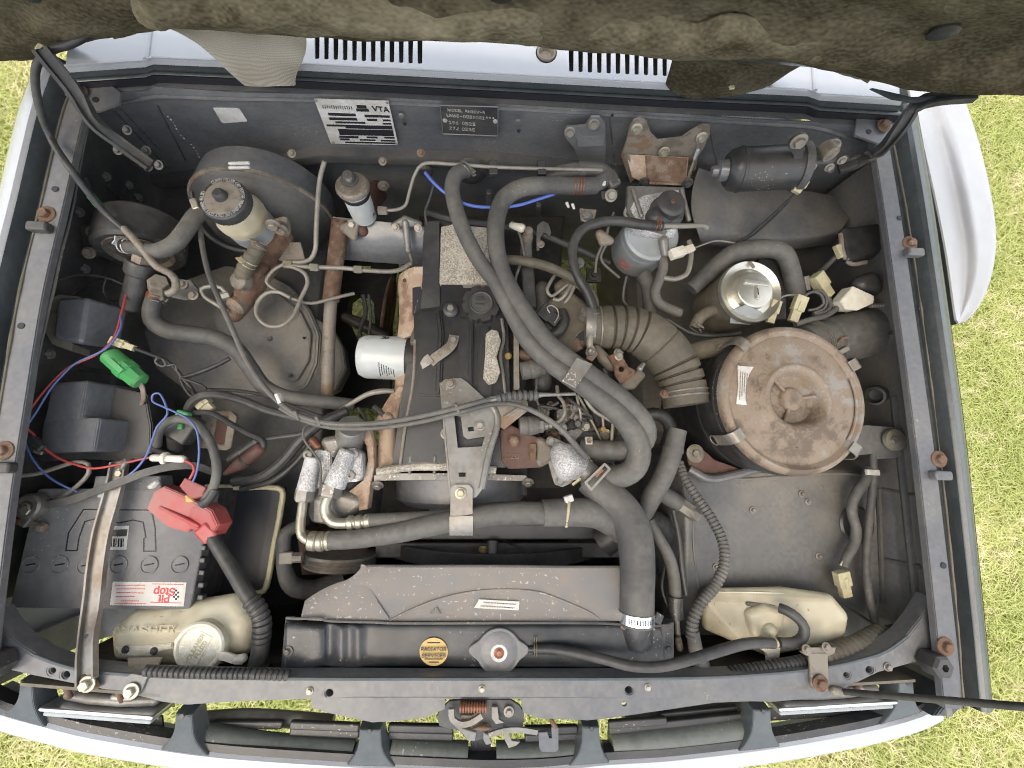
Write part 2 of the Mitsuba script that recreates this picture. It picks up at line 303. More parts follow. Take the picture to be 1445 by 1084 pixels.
# ---------------------------------------------------------------- ground and lawn
g = skin([[(x, y, 0) for x in (-60, -6, -3, 3, 6, 60)] for y in (-60, -6, -3, 3, 6, 60)], False, False)
structure('ground', g, 'mat_soil', False, 'dry green lawn that the car is parked on')
def turf(n, seed):
    r = np.random.default_rng(seed); s = .25
    x, y, a = r.random(n) * s, r.random(n) * s, r.random(n) * 6.28; h = .018 + .034 * r.random(n) ** 1.4; w = .0017 + .0015 * r.random(n); ln = (.3 + 1.1 * r.random(n)) * h; b = a + r.normal(0, .9, n)
    ca, sa, cb, sb = np.cos(a), np.sin(a), np.cos(b), np.sin(b); z0 = np.zeros(n)
    V = np.stack([np.stack([x - sa * w, y + ca * w, z0], 1), np.stack([x + sa * w, y - ca * w, z0], 1),
                  np.stack([x - sa * w * .8 + cb * ln * .35, y + ca * w * .8 + sb * ln * .35, h * .62], 1), np.stack([x + sa * w * .8 + cb * ln * .35, y - ca * w * .8 + sb * ln * .35, h * .62], 1),
                  np.stack([x + cb * ln * 1.25, y + sb * ln * 1.25, h * .9], 1)], 1).reshape(-1, 3)
    k = np.arange(n)[:, None] * 5
    return trimesh.Trimesh(V, np.concatenate([k + [[0, 1, 3]], k + [[0, 3, 2]], k + [[2, 3, 4]]]), process=False)
for i in range(3):
    scene[f'turf_patch_{i}'] = {'type': 'shapegroup', 'blades': mikit.ply(turf(2100, 40 + i), 'mat_blade', smooth=False)}
i = 0
for gx in np.arange(-2.75, 3.0, .25):
    for gy in np.arange(-2.25, 2.6, .25):
        i += 1; q = int(rng.integers(4)); sc = 1.06
        scene[f'grass__{i:03d}'] = {'type': 'instance', 'shapegroup': {'type': 'ref', 'id': f'turf_patch_{int(rng.integers(3))}'},
                                    'to_world': T4().translate([gx + .125, gy + .125, 0]).rotate([0, 0, 1], 90 * q).scale([sc, sc, .8 + .5 * rng.random()]).translate([-.125, -.125, 0])}
labels['grass'] = {'label': 'sunlit yellow green lawn grass around the car', 'category': 'grass', 'kind': 'stuff'}

# ---------------------------------------------------------------- the car body round the engine bay
CX = .028                                   # the car's centre line
car = thing('car', 'silver four wheel drive car with its bonnet open over the engine bay', 'car')
railL = [(140, 90), (130, 125), (118, 160), (88, 290), (60, 410), (35, 560), (15, 690), (1, 797), (-9, 880), (-16, 960)]
railR = [(1228, 150), (1242, 222), (1255, 290), (1271, 400), (1288, 530), (1303, 660), (1319, 820), (1326, 900), (1330, 965), (1333, 1000)]
ZR = .985
profL = [(0, -.010), (0, 0), (.030, .001), (.033, -.014), (.055, -.016), (.064, .010), (.069, .013), (.085, .010), (.106, -.002), (.120, -.020), (.129, -.05), (.134, -.10), (.137, -.3), (.137, -.50)]
def rail(px, sgn, i0, i1, mat, name, zoff=0., sm=30):
    base = A([at(u, v, ZR) for u, v in px]); p, _ = spline(base, .02)
    if sgn > 0: p[:, 0] = p[:, 0] * .4 + .6 * np.interp(p[:, 1], [-.6, 0, .7], [.742, .748, .74])
    rows = []
    for s, z in profL[i0:i1]:
        q = p.copy(); q[:, 0] += sgn * s * (np.interp(p[:, 1], [-.45, .1, .6], [.76, .92, 1.]) if s > .062 else 1); q[:, 2] += z + zoff; rows.append(q)
    r = A(rows); back = r[::-1].copy(); back[:, :, 2] -= .0016; back[:, :, 0] -= sgn * .0012
    return part(car, name, skin(np.concatenate([r, back]).transpose(1, 0, 2)), mat, sm)
for px, s, nm in ((railL, -1, 'left'), (railR, 1, 'right')):
    rail(px, s, 0, 4, 'mat_rail', 'fender_rail')
    rail(px, s, 3, 6, 'mat_slate', 'fender_gutter', .0005)
    r_in = A([at(u, v, ZR) for u, v in px]); r_in[:, 0] += s * .0315; r_in[:, 2] += .002
    part(car, 'sealer_bead', tube(r_in, .0014, 6, step=.006, wob=2.6), 'mat_duct')
    rail(px, s, 5, 14, 'mat_silver' if s < 0 else 'mat_slate', 'fender', .001)  # one paint; bright left and dark right reflection put into the colour
def flangebolt(u, v, z=ZR, r=.008, mat='mat_rust', nm='fender_rail'):
    return part(car + '__' + nm, 'bolt', bolt(at(u, v, z), (0, 0, 1), r, 1.8), mat)
for u, v in ((66, 303), (6, 636)): flangebolt(u, v, nm='fender_rail')
for u, v in ((1283, 344), (1324, 648), (1333, 912)): flangebolt(u, v, nm='fender_rail_001')
for u, v, nm in ((56, 321, 'fender_rail'), (3, 660, 'fender_rail'), (1289, 357, 'fender_rail_001'), (1327, 671, 'fender_rail_001')):
    c = at(u, v, ZR + .006); part(car + '__' + nm, 'rubber_pad', rbox(c - [.016, 0, 0], c + [.016, 0, 0], .016, .016, .004), 'mat_hose_dark' if u < 700 else 'mat_rail')
for u, v, nm in ((78, 267, 'fender_rail'), (30, 460, 'fender_rail'), (1269, 308, 'fender_rail_001'), (1299, 436, 'fender_rail_001'), (1331, 798, 'fender_rail_001')):
    part(car + '__' + nm, 'hole', lathe([(0, -.001), (.005, -.001), (.005, .0012), (0, .0012)], at(u, v, ZR + .0008), n=14), 'mat_ink')
# wheel arch flares, white, standing proud of the fenders
rows = [[(1285, 135, .93), (1301, 135, .895), (1322, 135, .90), (1340, 135, .895), (1353, 133, .86)], [(1302, 200, .93), (1325, 200, .88), (1346, 200, .90), (1362, 200, .895), (1374, 200, .85)],
        [(1325, 300, .92), (1350, 300, .86), (1370, 300, .89), (1385, 300, .88), (1396, 300, .84)], [(1338, 370, .91), (1358, 370, .85), (1376, 370, .87), (1388, 370, .87), (1397, 370, .83)],
        [(1345, 420, .90), (1357, 420, .85), (1367, 420, .86), (1375, 421, .86), (1382, 421, .83)], [(1350, 452, .90), (1351.5, 454, .87), (1352.5, 455, .86), (1353.5, 456, .85), (1354.5, 456, .83)]]
grid = []
for r in rows:
    q = ats(r); q = q + [q[-1] + [.004, 0, -.14], q[-1] + [.002, 0, -.34]]; grid.append(q)
grid = [[p + [0, .22, 0] for p in grid[0]]] + grid
fl = sheet(grid, (40, 40), .003, (3, 2))
part(car, 'wheel_arch_flare', fl, 'mat_white')

# cowl panel under the windscreen with its louvres, and the seal channel in front of it
st = [(92, 93), (205, 85), (216, 81), (430, 90), (700, 104), (940, 117), (1140, 126), (1156, 132), (1270, 139)]
front = [at(u, v, 1.04) for u, v in st]
outl = front + [A([front[-1][0] + .03, front[-1][1] + .33, 1.04]), A([front[0][0] - .03, front[0][1] + .36, 1.04])]
slots = []
for u0, n, dv in ((444, 12, 0), (803, 11, 16)):
    for i in range(n):
        u = u0 + 13.2 * i; v0, v1 = 50 + dv * 1.15 + i * .5, 83 + dv * 1.12 + i * .62
        slots.append([at(u - .4, v0 - 12, 1.04), at(u + 7.0, v0 - 12, 1.04), at(u + 6.2, v1 - 1, 1.04), at(u + 3, v1, 1.04), at(u + .3, v1 - 1, 1.04)])
nozzle = disc(771, 74, 1.04, 15)
cowl = part(car, 'cowl', plate(outl, .003, .0012, slots + [nozzle], (0, 0, 1)), 'mat_silver')
part(cowl, 'plenum', slab([(400, 20), (980, 30), (970, 128), (410, 98)], .985, .002, 0), 'mat_ink')
part(cowl, 'nozzle_ring', lathe([(.013, -.008), (.017, -.002), (.0165, .0025), (.0135, .001), (.010, -.012)], at(771, 74, 1.041)), 'mat_bracket')
for a, b, z0 in (((206, 84), (212, 40), 0), ((1150, 128), (1146, 70), 0)):
    part(cowl, 'crease', tube([at(*a, 1.0405), at(*b, 1.0405)], .004), 'mat_silver')
def strip(dv0, z0, dv1, z1, mat, nm, bulge=0., extra=0.):
    r0 = [at(u, v + dv0, z0) for u, v in st]; r1 = [at(u, v + dv1 + extra * 0, z1) for u, v in st]
    mid = [(a + b) / 2 + [0, 0, bulge] for a, b in zip(r0, r1)]
    return part(car, nm, sheet([r0, mid, r1], (12, 90), .002, (2, 1)), mat)
strip(-1.5, 1.040, 10, 1.028, 'mat_silver', 'cowl_lip', .004)
strip(9.5, 1.0275, 20, 1.006, 'mat_slate', 'seal_channel', -.004)
strip(19.5, 1.006, 24, 1.010, 'mat_slate', 'seal_lip', .003)
strip(23.5, 1.008, 31, .985, 'mat_ink', 'weather_seal', -.010)
strip(30.5, .987, 42, .984, 'mat_apron', 'cowl_ledge', .001)
for u, v in ((424, 108), (698, 124), (964, 137)):
    part(car, 'seal_clip', rbox(at(u - 4, v, 1.004), at(u + 4, v, 1.004), .009, .012, .003), 'mat_plastic')

# firewall: upper face, swage and flange, lower face
YF = .640
top = [(112, 122), (212, 122), (330, 130), (450, 133), (700, 146), (940, 160), (1060, 168), (1150, 172), (1275, 180)]
bot = [(112, 262), (212, 246), (330, 232), (450, 206), (700, 214), (940, 240), (1060, 262), (1150, 275), (1275, 300)]
r0 = [at(u, v, .985) for u, v in top]; r1 = [aty(u, v, r0[i][1] - .008) for i, (u, v) in enumerate(bot)]
rim = [q + [0, -.004, -.012] for q in r0]
fwm = sheet([r0, rim, [(a * .5 + b * .5) + [0, .004, 0] for a, b in zip(rim, r1)], r1], (40, 90), .003, (1, 1), .004, 7); fw = part(car, 'firewall', fwm, 'mat_bay')
r2 = [q + [0, -.020, -.003] for q in r1]; r3 = [q + [0, -.003, -.022] for q in r2]; r4 = [q + [0, .03, -.004] for q in r3]
part(car, 'firewall_flange', sheet([r1, r2, r3, r4], (14, 90), .002, (1, 1), .002, 14), 'mat_apron')
r5 = [q + [0, .02, -.5] for q in r4]
part(car, 'lower_firewall', sheet([r4, [(a + b) / 2 + [0, -.02, 0] for a, b in zip(r4, r5)], r5], (40, 90), .003, (2, 1), .02, 6, 3), 'mat_bay')
for u, v in ((412, 217), (540, 228), (594, 216)): part(fw, 'bolt', bolt(at(u, v, r2[3][2] + .003), (0, -.3, 1), .005), 'mat_bracket')
for u, v, r in ((566, 163, .006), (571, 174, .004), (731, 171, .005), (732, 184, .004), (864, 162, .003)):
    part(fw, 'plug', lathe([(0, 0), (r, 0), (r * .7, .003), (0, .003)], aty(u, v, YF - .014), (0, -1, 0), 12), 'mat_rail' if r > .0045 else 'mat_ink')
def fwplate(px, dy): return [aty(u, v, YF - dy) for u, v in px]
# data plates riveted to the firewall
def lines(px4, rows, mat, key, dy, h=1.):   # dark bars on a plate: (s0, s1, t0, t1) fractions
    a, b, c, d = [aty(u, v, YF - dy) for u, v in px4]
    for s0, s1, t0, t1 in rows:
        f = lambda s, t: (a * (1 - s) + b * s) * (1 - t) + (d * (1 - s) + c * s) * t
        part(key, 'printed_line', plate([f(s0, t0), f(s1, t0), f(s1, t1), f(s0, t1)], .0006, 0), mat)
P1 = [(443, 140), (548, 143), (562, 205), (467, 203)]
k = thing('data_plate', 'white and black printed data plate riveted to the middle of the firewall', 'plate')
part(k, 'backing', plate(fwplate(P1, .0165), .0015, .0005), 'mat_label')
lines(P1, [(.12, .50, .28, .335), (.62, .97, .30, .35), (.11, .50, .375, .43), (.64, .78, .385, .43), (.86, .97, .39, .43), (.18, .60, .46, .50), (.85, .97, .47, .505), (.04, .97, .535, .575), (.30, .97, .57, .615), (.18, .97, .635, .775),
           (.16, .44, .80, .845), (.56, .72, .80, .84), (.82, .97, .80, .84), (.16, .30, .86, .905), (.45, .68, .87, .905), (.76, .97, .88, .915), (.22, .97, .94, .975), (.55, .68, .10, .16), (.53, .70, .17, .23)], 'mat_ink', k, .0172)
nF = unit(np.cross(aty(548, 143, YF - .0165) - aty(443, 140, YF - .0165), aty(443, 140, YF - .0165) - aty(467, 203, YF - .0165)))
fn_ = lambda u, v, dy: aty(u, v, YF - dy)
part(k, 'lettering', text('VTA', fn_(537, 154, .0172), (1, 0, 0), (0, -1, 0), .011, bold=True), 'mat_ink', False)
for i_ in range(14): part(k, 'letter_stroke', tube([fn_(455 + i_ * 3.1, 149 + i_ * .12 - (i_ * 7 % 3) * .5, .0172), fn_(456.4 + i_ * 3.1, 153 + i_ * .12, .0172)], .0006, 5), 'mat_ink')
for u, v in ((446, 142), (546, 145), (470, 201), (560, 203)): part(k, 'rivet', lathe([(0, 0), (.003, 0), (.002, .0015), (0, .002)], fn_(u, v, .017), (0, -1, 0), 10), 'mat_bracket')
P2 = [(621, 149), (703, 151), (702, 192), (625, 189)]
k = thing('chassis_plate', 'smaller dusty grey stamped plate riveted to the firewall right of the white plate', 'plate')
part(k, 'backing', plate(fwplate(P2, .0165), .0015, .0005), 'mat_engine')
e = .0172
part(k, 'border', merge([tube([fn_(a[0], a[1], e), fn_(b[0], b[1], e)], .0012, 5) for a, b in zip(P2, P2[1:] + P2[:1])]), 'mat_rail')
part(k, 'lettering', merge([text('MODEL  RN80V-R', fn_(658, 157, e), (1, 0, 0), (0, -1, 0), .0058, bold=True), text('LN60-0088051***', fn_(664, 165, e), (1, 0, 0), (0, -1, 0), .0068, bold=True),
                            text('196  0B22', fn_(652, 174, e), (1, 0, 0), (0, -1, 0), .0075, bold=True), text('27J  0Z5E', fn_(652, 182, e), (1, 0, 0), (0, -1, 0), .0075, bold=True)]), 'mat_dustlabel', False)
for u, v in ((628, 170), (699, 171)): part(k, 'rivet', lathe([(0, 0), (.005, 0), (.004, .002), (0, .003)], fn_(u, v, .017), (0, -1, 0), 10), 'mat_dustlabel')
k = solo('sticker', 'small blank white paper sticker on the dark firewall at upper left', 'sticker', plate([hit(fwm, u, v) + [0, -.0015, .001] for u, v in [(301, 152), (338, 153), (350, 171), (314, 174)]], .001, .0003, rnd=.003), 'mat_label')
# ledge with hinge pocket at each rear corner
part(car, 'corner_gusset', slab([(108, 100), (140, 108), (170, 130), (168, 146), (140, 156), (122, 158), (108, 140)], .992, .004, .0015), 'mat_rail')
part(car, 'corner_gusset', slab([(1210, 160), (1236, 150), (1256, 155), (1262, 190), (1246, 205), (1206, 190)], .992, .004, .0015), 'mat_rail')
for u, v in ((113, 131), (1246, 178)): part(car, 'corner_bolt', bolt(at(u, v, .995), (0, 0, 1), .008, 1.7), 'mat_rust')
for u, v in ((135, 141), (1226, 186)): part(car, 'corner_hole', lathe([(0, 0), (.005, 0), (.005, .0012), (0, .0012)], at(u, v, .9925), n=12), 'mat_ink')

# inner wings (aprons): wall below each rail, wheelhouse top, drop to the frame
def apron(rows, name, mat, n=(60, 60), rough=.012): return part(car, name, sheet(rows, n, .002, (2, 2), rough, 8), mat)
yl = [.63, .50, .36, .22, .08, -.08, -.24, -.40]
L = []
for y, zt, xi in zip(yl, [.70, .715, .73, .74, .735, .72, .69, .64], [-.37, -.385, -.385, -.375, -.35, -.36, -.38, -.40]):
    L.append([A([-.700, y, .972]), A([-.745, y, .955]), A([-.785, y, .90]), A([-.79, y, zt + .06]), A([-.77, y, zt + .012]), A([-.66, y, zt]), A([-.45, y, zt + .004]), A([xi, y, zt - .008]), A([xi + .012, y, zt - .04]), A([xi - .01, y, zt - .12]), A([xi - .05, y, .50])])
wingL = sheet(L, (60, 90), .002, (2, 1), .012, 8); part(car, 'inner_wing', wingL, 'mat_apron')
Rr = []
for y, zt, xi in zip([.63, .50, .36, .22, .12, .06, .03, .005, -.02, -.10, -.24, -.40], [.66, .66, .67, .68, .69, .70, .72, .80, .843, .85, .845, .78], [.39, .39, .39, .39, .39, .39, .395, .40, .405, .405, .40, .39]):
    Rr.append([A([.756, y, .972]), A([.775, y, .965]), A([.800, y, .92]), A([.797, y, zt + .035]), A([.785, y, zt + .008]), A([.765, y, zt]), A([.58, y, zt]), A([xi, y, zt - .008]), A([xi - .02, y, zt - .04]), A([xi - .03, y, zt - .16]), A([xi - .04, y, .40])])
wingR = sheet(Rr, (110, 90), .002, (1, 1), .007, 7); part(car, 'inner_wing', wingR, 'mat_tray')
# pressed ribs, plugs and holes in the wings
WL, WR = car + '__inner_wing', car + '__inner_wing_001'
def onL(l, up=0.): return [hit(wingL, u, v, up) for u, v in l]
def onR(l, up=0.): return [hit(wingR, u, v, up) for u, v in l]
dome = [(206, 470), (222, 432), (262, 398), (320, 376), (372, 384), (410, 404), (436, 436), (450, 470), (447, 512), (432, 545), (404, 560), (330, 556), (262, 552), (220, 520)]
zd = hit(wingL, 340, 470)[2] + .014
wh = part(car, 'wheelhouse', plate([atz(u, v, zd) for u, v in dome], .05, .012, nrm=(.06, -.05, 1), rnd=.02), 'mat_tray', 50)
part(wh, 'pressed_panel', plate([atz(u, v, zd + .005) for u, v in [(300, 420), (372, 398), (424, 440), (438, 470), (434, 508), (416, 538), (352, 530), (310, 480)]], .02, .005, nrm=(.06, -.05, 1), rnd=.015), 'mat_tray', 50)
part(car, 'wing_step', plate([atz(u, v, zd - .02) for u, v in [(430, 440), (468, 462), (484, 490), (488, 520), (474, 548), (440, 566), (400, 566), (430, 520)]], .05, .010, nrm=(.1, 0, 1), rnd=.01), 'mat_apron', 50)
for u, v, r in ((381, 478, 7), (429, 477, 3), (409, 530, 5), (332, 452, 4), (268, 470, 4)): part(wh, 'plug', lathe([(0, 0), (r * .0009, 0), (r * .0007, .003), (0, .002)], atz(u, v, zd + .004), n=12), 'mat_ink' if r < 4 else 'mat_apron')
ring = [(391 + 31 * math.cos(t), 436 + 24 * math.sin(t)) for t in np.linspace(0, 2 * np.pi, 30)]
part(wh, 'pressed_ring', tube([atz(u, v, zd + .0045) for u, v in ring], .0016, 6), 'mat_tray')
for u, v in ((1155, 785), (1140, 708), (1131, 697), (1062, 720), (1010, 800)): part(WR, 'screw', bolt(hit(wingR, u, v, .001), Z, .0042), 'mat_steel')
part(WR, 'grommet', lathe([(0, 0), (.030, 0), (.036, .004), (.032, .007), (.022, .004), (0, .003)], hit(wingR, 1207, 740)), 'mat_plastic')
for a, b, w in (((1240, 690), (1246, 850), .010), ((1262, 560), (1292, 840), .014), ((1228, 470), (1262, 470), .008), ((1250, 790), (1300, 800), .008), ((1246, 690), (1296, 700), .006)):
    part(WR, 'pressed_rib', tube(onR([(a[0] + (b[0] - a[0]) * f, a[1] + (b[1] - a[1]) * f) for f in np.linspace(0, 1, 6)]), w * .5, 8), 'mat_apron')
part(WR, 'seam', tube(onR([(985, 668), (1040, 676), (1110, 672), (1180, 668), (1232, 672)]), .003, 8), 'mat_tray')
part(WR, 'seam', tube(onR([(980, 700), (978, 760), (985, 830)]), .0025, 8), 'mat_tray')
for u, v in ((1042, 684), (1095, 681), (1160, 688), (1190, 679), (1216, 700), (1020, 742)): part(WR, 'spot_weld', lathe([(0, .0008), (.003, .0005), (.0038, 0)], hit(wingR, u, v), n=10), 'mat_tray')
for i in range(8): part(WL, 'spot_weld', lathe([(0, .0012), (.0035, .0008), (.0042, 0)], hit(wingL, 225 + i * 3, 585 + i * 9), n=10), 'mat_apron')
for a in ([(92, 420), (130, 400), (165, 395)], [(110, 520), (150, 525), (200, 530)], [(150, 260), (190, 300), (215, 330)], [(120, 250), (140, 300), (150, 350)]): part(WL, 'pressed_rib', tube(onL(a), .004, 8), 'mat_apron')
for u, v in ((70, 500), (112, 300), (150, 250), (182, 262), (196, 280), (120, 380), (205, 560)): part(WL, 'bolt', bolt(hit(wingL, u, v, .002), unit(EYE - hit(wingL, u, v)), .006), 'mat_apron')
c = hit(wingR, 1240, 556); part(car + '__inner_wing_001', 'drain_tube', lathe([(.012, 0), (.018, 0), (.018, .05), (.014, .052), (.012, .02), (0, .02)], c, (-.8, -.2, .6)), 'mat_hose_dark')
# chassis far below: rails, crossmembers, bellhousing, axle
for x in (-.45, .50):
    part(car, 'chassis_rail', rbox((x, -.36, .45), (x, 1.2, .45), .075, .13, .012), 'mat_grease')
for y, z in ((-.30, .40), (.72, .34), (1.05, .42)):
    part(car, 'crossmember', rbox((-.45, y, z), (.50, y, z), .09, .08, .012), 'mat_grease')
part(car, 'added_tray', trimesh.creation.box((.80, .26, .006), trimesh.transformations.translation_matrix((CX, -.30, .36))), 'mat_grease', False)  # added dark sheet, no part of the car; keeps the fan slot black
part(car, 'spring_tower', plate([atz(u, v, .52) for u, v in [(440, 330), (560, 330), (560, 372), (552, 400), (550, 575), (440, 575)]], .03, .004, [[atz(u, v, .52) for u, v in h] for h in ([(489, 440), (492, 424), (504, 415), (520, 416), (527, 428), (529, 455), (524, 478), (513, 498), (504, 480), (494, 462)], [(497, 369), (523, 369), (523, 381), (497, 381)])], nrm=(0, 0, 1)), 'mat_grease')
part(car, 'tunnel_panel', sheet([ats([(470, 306, .74), (530, 312, .76), (604, 320, .78)]), ats([(474, 340, .71), (530, 348, .72), (604, 352, .73)]), ats([(478, 366, .66), (530, 370, .66), (604, 374, .66)])], (16, 24), .002, (2, 2), .008, 12, 6), 'mat_bay')
part(car, 'bulkhead_floor', sheet([[A([x, .66 + y * .5, .40 - y * .3]) for x in (-.7, -.3, 0, .3, .75)] for y in (0, .5, 1.)], (10, 20), .003, (1, 2)), 'mat_grease')
part(car, 'cabin_floor', trimesh.creation.box((1.5, 2.6, .05), trimesh.transformations.translation_matrix((CX, 2.05, .42))), 'mat_grease', False)
# cabin behind: windscreen, pillars, roof, sides (hidden behind the raised bonnet from here)
gl = plate([A([CX - .62, .98, 1.06]), A([CX + .62, .98, 1.06]), A([CX + .54, 1.42, 1.55]), A([CX - .54, 1.42, 1.55])], .005, 0)
part(car, 'windscreen', gl, 'mat_glass', False)
part(car, 'roof', rbox((CX, 1.42, 1.58), (CX, 3.3, 1.58), 1.24, .07, .03), 'mat_silver')
for s in (-1, 1):
    part(car, 'windscreen_pillar', rbox((CX + s * .68, .96, 1.04), (CX + s * .58, 1.44, 1.57), .05, .05, .015), 'mat_silver')
    part(car, 'door', rbox((CX + s * .80, .93, .73), (CX + s * .80, 3.3, .73), .06, .62, .02), 'mat_silver')
    w = part(car, 'wheel', lathe([(0, -.11), (.19, -.11), (.27, -.10), (.30, -.06), (.30, .06), (.27, .10), (.20, .11), (.18, .07), (0, .07)], (CX + s * .72, .18, .30), (s, 0, 0), 40), 'mat_hose_dark')
    part(w, 'rim', lathe([(0, .06), (.17, .072), (.185, .105), (.20, .108), (.20, .08)], (CX + s * .72, .18, .30), (s, 0, 0), 40), 'mat_alloy')

# front: upper crossmember, bonnet stops, grille, headlamps, bumper
ZC = .95
memT = [(-12, 862), (2, 885), (22, 906), (50, 924), (85, 937), (120, 945), (200, 952), (350, 956), (700, 957), (960, 956), (1060, 952), (1165, 941), (1215, 930), (1250, 918), (1280, 897), (1300, 872), (1318, 843)]
memB = [(1330, 915), (1318, 932), (1290, 936), (1240, 950), (1205, 967), (1168, 985), (1090, 992), (1000, 989), (900, 986), (700, 985), (500, 985), (320, 992), (262, 996), (228, 992), (197, 984), (150, 975), (113, 968), (44, 954), (0, 944), (-25, 938)]
yfp = at(700, 958, ZC)[1] - .01; part(car, 'added_dark_panel', rbox((CX - .60, yfp, .80), (CX + .60, yfp, .80), .012, .26, .004), 'mat_grease')  # added dark panel; blacks out the gap behind the crossmember
holes = [disc(73, 947, ZC, 4, 12), disc(92, 953, ZC, 5, 12), disc(464, 979, ZC, 5.5, 14), disc(888, 975, ZC, 5.5, 14), disc(1228, 946, ZC, 5, 12), disc(1195, 953, ZC, 3.5, 12)]
fm = part(car, 'front_crossmember', plate([at(u, v, ZC) for u, v in memT + memB], .030, .005, holes, (0, 0, 1)), 'mat_rail')
lip = [(300, 986), (438, 986), (441, 1000), (470, 1008), (525, 1020), (560, 1018), (600, 1013), (628, 1001), (628, 987), (735, 987), (738, 1006), (760, 1014), (830, 1017), (860, 1014), (935, 1003), (1010, 992), (1090, 989)]
part(fm, 'lower_flange', plate([at(u, v, .938) for u, v in lip + [(1000, 984), (300, 984)]], .004, .0015, [disc(881, 993.5, .938, 3.4, 12)], (0, 0, 1)), 'mat_rail')
part(fm, 'edge_bead', hose([(u, v + 1, ZC - .002) for u, v in memT[3:-2]], 5, n=8), 'mat_slate')
for u, v, mt in ((437, 975, 'mat_zinc'), (680, 972, 'mat_zinc'), (914, 970, 'mat_zinc'), (1252, 941, 'mat_steel'), (185, 975, 'mat_zinc'), (123, 965, 'mat_zinc')):
    part(fm, 'bolt', bolt(at(u, v, ZC + .001), (0, 0, 1), .0050 if u < 400 or u > 1200 else .0040, 1.35), mt)
for u, v in ((10, 930), (1305, 930)):
    s = thing('bonnet_stop', 'black rubber bonnet stop on the ' + ('corner of the front crossmember beside the battery' if u < 700 else 'corner of the front crossmember beside the overflow bottle'), 'rubber stop')
    part(s, 'buffer', lathe([(0, 0), (.016, 0), (.019, .003), (.018, .028), (.014, .032), (.006, .032), (.005, .024), (0, .024)], at(u, v, ZC + .004), n=6), 'mat_plastic', 20)
    part(s, 'stem', lathe([(0, -.03), (.008, -.03), (.008, .004), (0, .004)], at(u, v, ZC), n=10), 'mat_steel')
# grille surround
ZG = .90
gt = [(-40, 985), (0, 1004), (60, 1021), (110, 1034), (170, 1045), (250, 1058), (320, 1066), (480, 1077), (600, 1083), (690, 1086), (770, 1084), (860, 1075), (930, 1071), (1000, 1064), (1080, 1054), (1160, 1041), (1240, 1025), (1300, 1008), (1328, 995)]
gr = thing('grille', 'silver grille surround with dark posts along the front edge', 'grille')
bl = ats([(u, v - 1, ZG) for u, v in gt]); band = sweep([(-.016, -.05), (-.016, -.004), (-.011, .001), (.006, 0), (.014, -.006), (.017, -.016), (.017, -.05)], [p + [0, -.016, 0] for p in bl], (0, 0, 1), .02)
part(gr, 'chrome_strip', band, 'mat_silver')
inn = sweep([(-.008, -.022), (-.008, 0), (.004, .0), (.004, -.014)], [p + [0, .002, -.003] for p in bl], (0, 0, 1), .02)
part(gr, 'inner_frame', inn, 'mat_plastic')
for (a, b, c, d) in (((27, 962), (46, 963), (72, 1034), (-2, 1014)), ((247, 1008), (271, 1009), (302, 1072), (220, 1062)), ((507, 1030), (537, 1030), (560, 1084), (486, 1082)), ((822, 1026), (846, 1027), (862, 1078), (802, 1082)), ((1063, 1002), (1088, 1003), (1104, 1056), (1040, 1062)), ((1268, 962), (1290, 962), (1300, 1006), (1240, 1024))):
    q = [A(x) for x in (a, b, c, d)]; L_, R_ = [], []
    for f in np.linspace(0, 1, 12):
        e_ = .10 * f + .90 * max(0, (f - .25) / .75) ** 2.4; zz = .93 + (ZG - .002 - .93) * f
        lft, rgt = q[0] * (1 - f) + q[3] * f, q[1] * (1 - f) + q[2] * f; lft[0] = q[0][0] + (q[3][0] - q[0][0]) * e_; rgt[0] = q[1][0] + (q[2][0] - q[1][0]) * e_
        L_.append(at(*lft, zz)); R_.append(at(*rgt, zz))
    part(gr, 'post', plate(L_ + R_[::-1], .030, .003), 'mat_slate')
    t = (at(*a, .935) + at(*b, .935)) / 2; part(gr, 'post_clip', bolt(t, (0, 0, 1), .004, 0), 'mat_engine')
for (u0, v0, u1, v1, z) in ((410, 1022, 508, 1026, .87), (410, 1030, 508, 1035, .86), (300, 1022, 400, 1022, .84), (548, 1026, 640, 1028, .87), (548, 1036, 640, 1038, .86), (740, 1030, 815, 1028, .87), (740, 1040, 815, 1038, .86), (858, 1022, 940, 1016, .87), (858, 1030, 1048, 1010, .86), (930, 1010, 1040, 1000, .84)):
    part(gr, 'slat', rbox(at(u0, v0, z), at(u1, v1, z), .012, .010, .003), 'mat_plastic')
for l_ in ([(292, 1040), (340, 1049), (400, 1056), (500, 1062)], [(552, 1060), (600, 1064), (660, 1066)], [(700, 1066), (760, 1064), (812, 1060)], [(862, 1052), (920, 1046), (980, 1040), (1046, 1030)]):
    part(gr, 'air_dam', hose([(u, v, .86) for u, v in l_], 34, n=14), 'mat_dam')
part(gr, 'condenser_pipe', tube([at(280, 1016, .80), at(350, 1012, .80), at(470, 1020, .80)], .012), 'mat_pipe')
part(gr, 'condenser_pipe', tube([at(880, 1014, .80), at(960, 1004, .80), at(1050, 996, .80)], .014), 'mat_pipe')
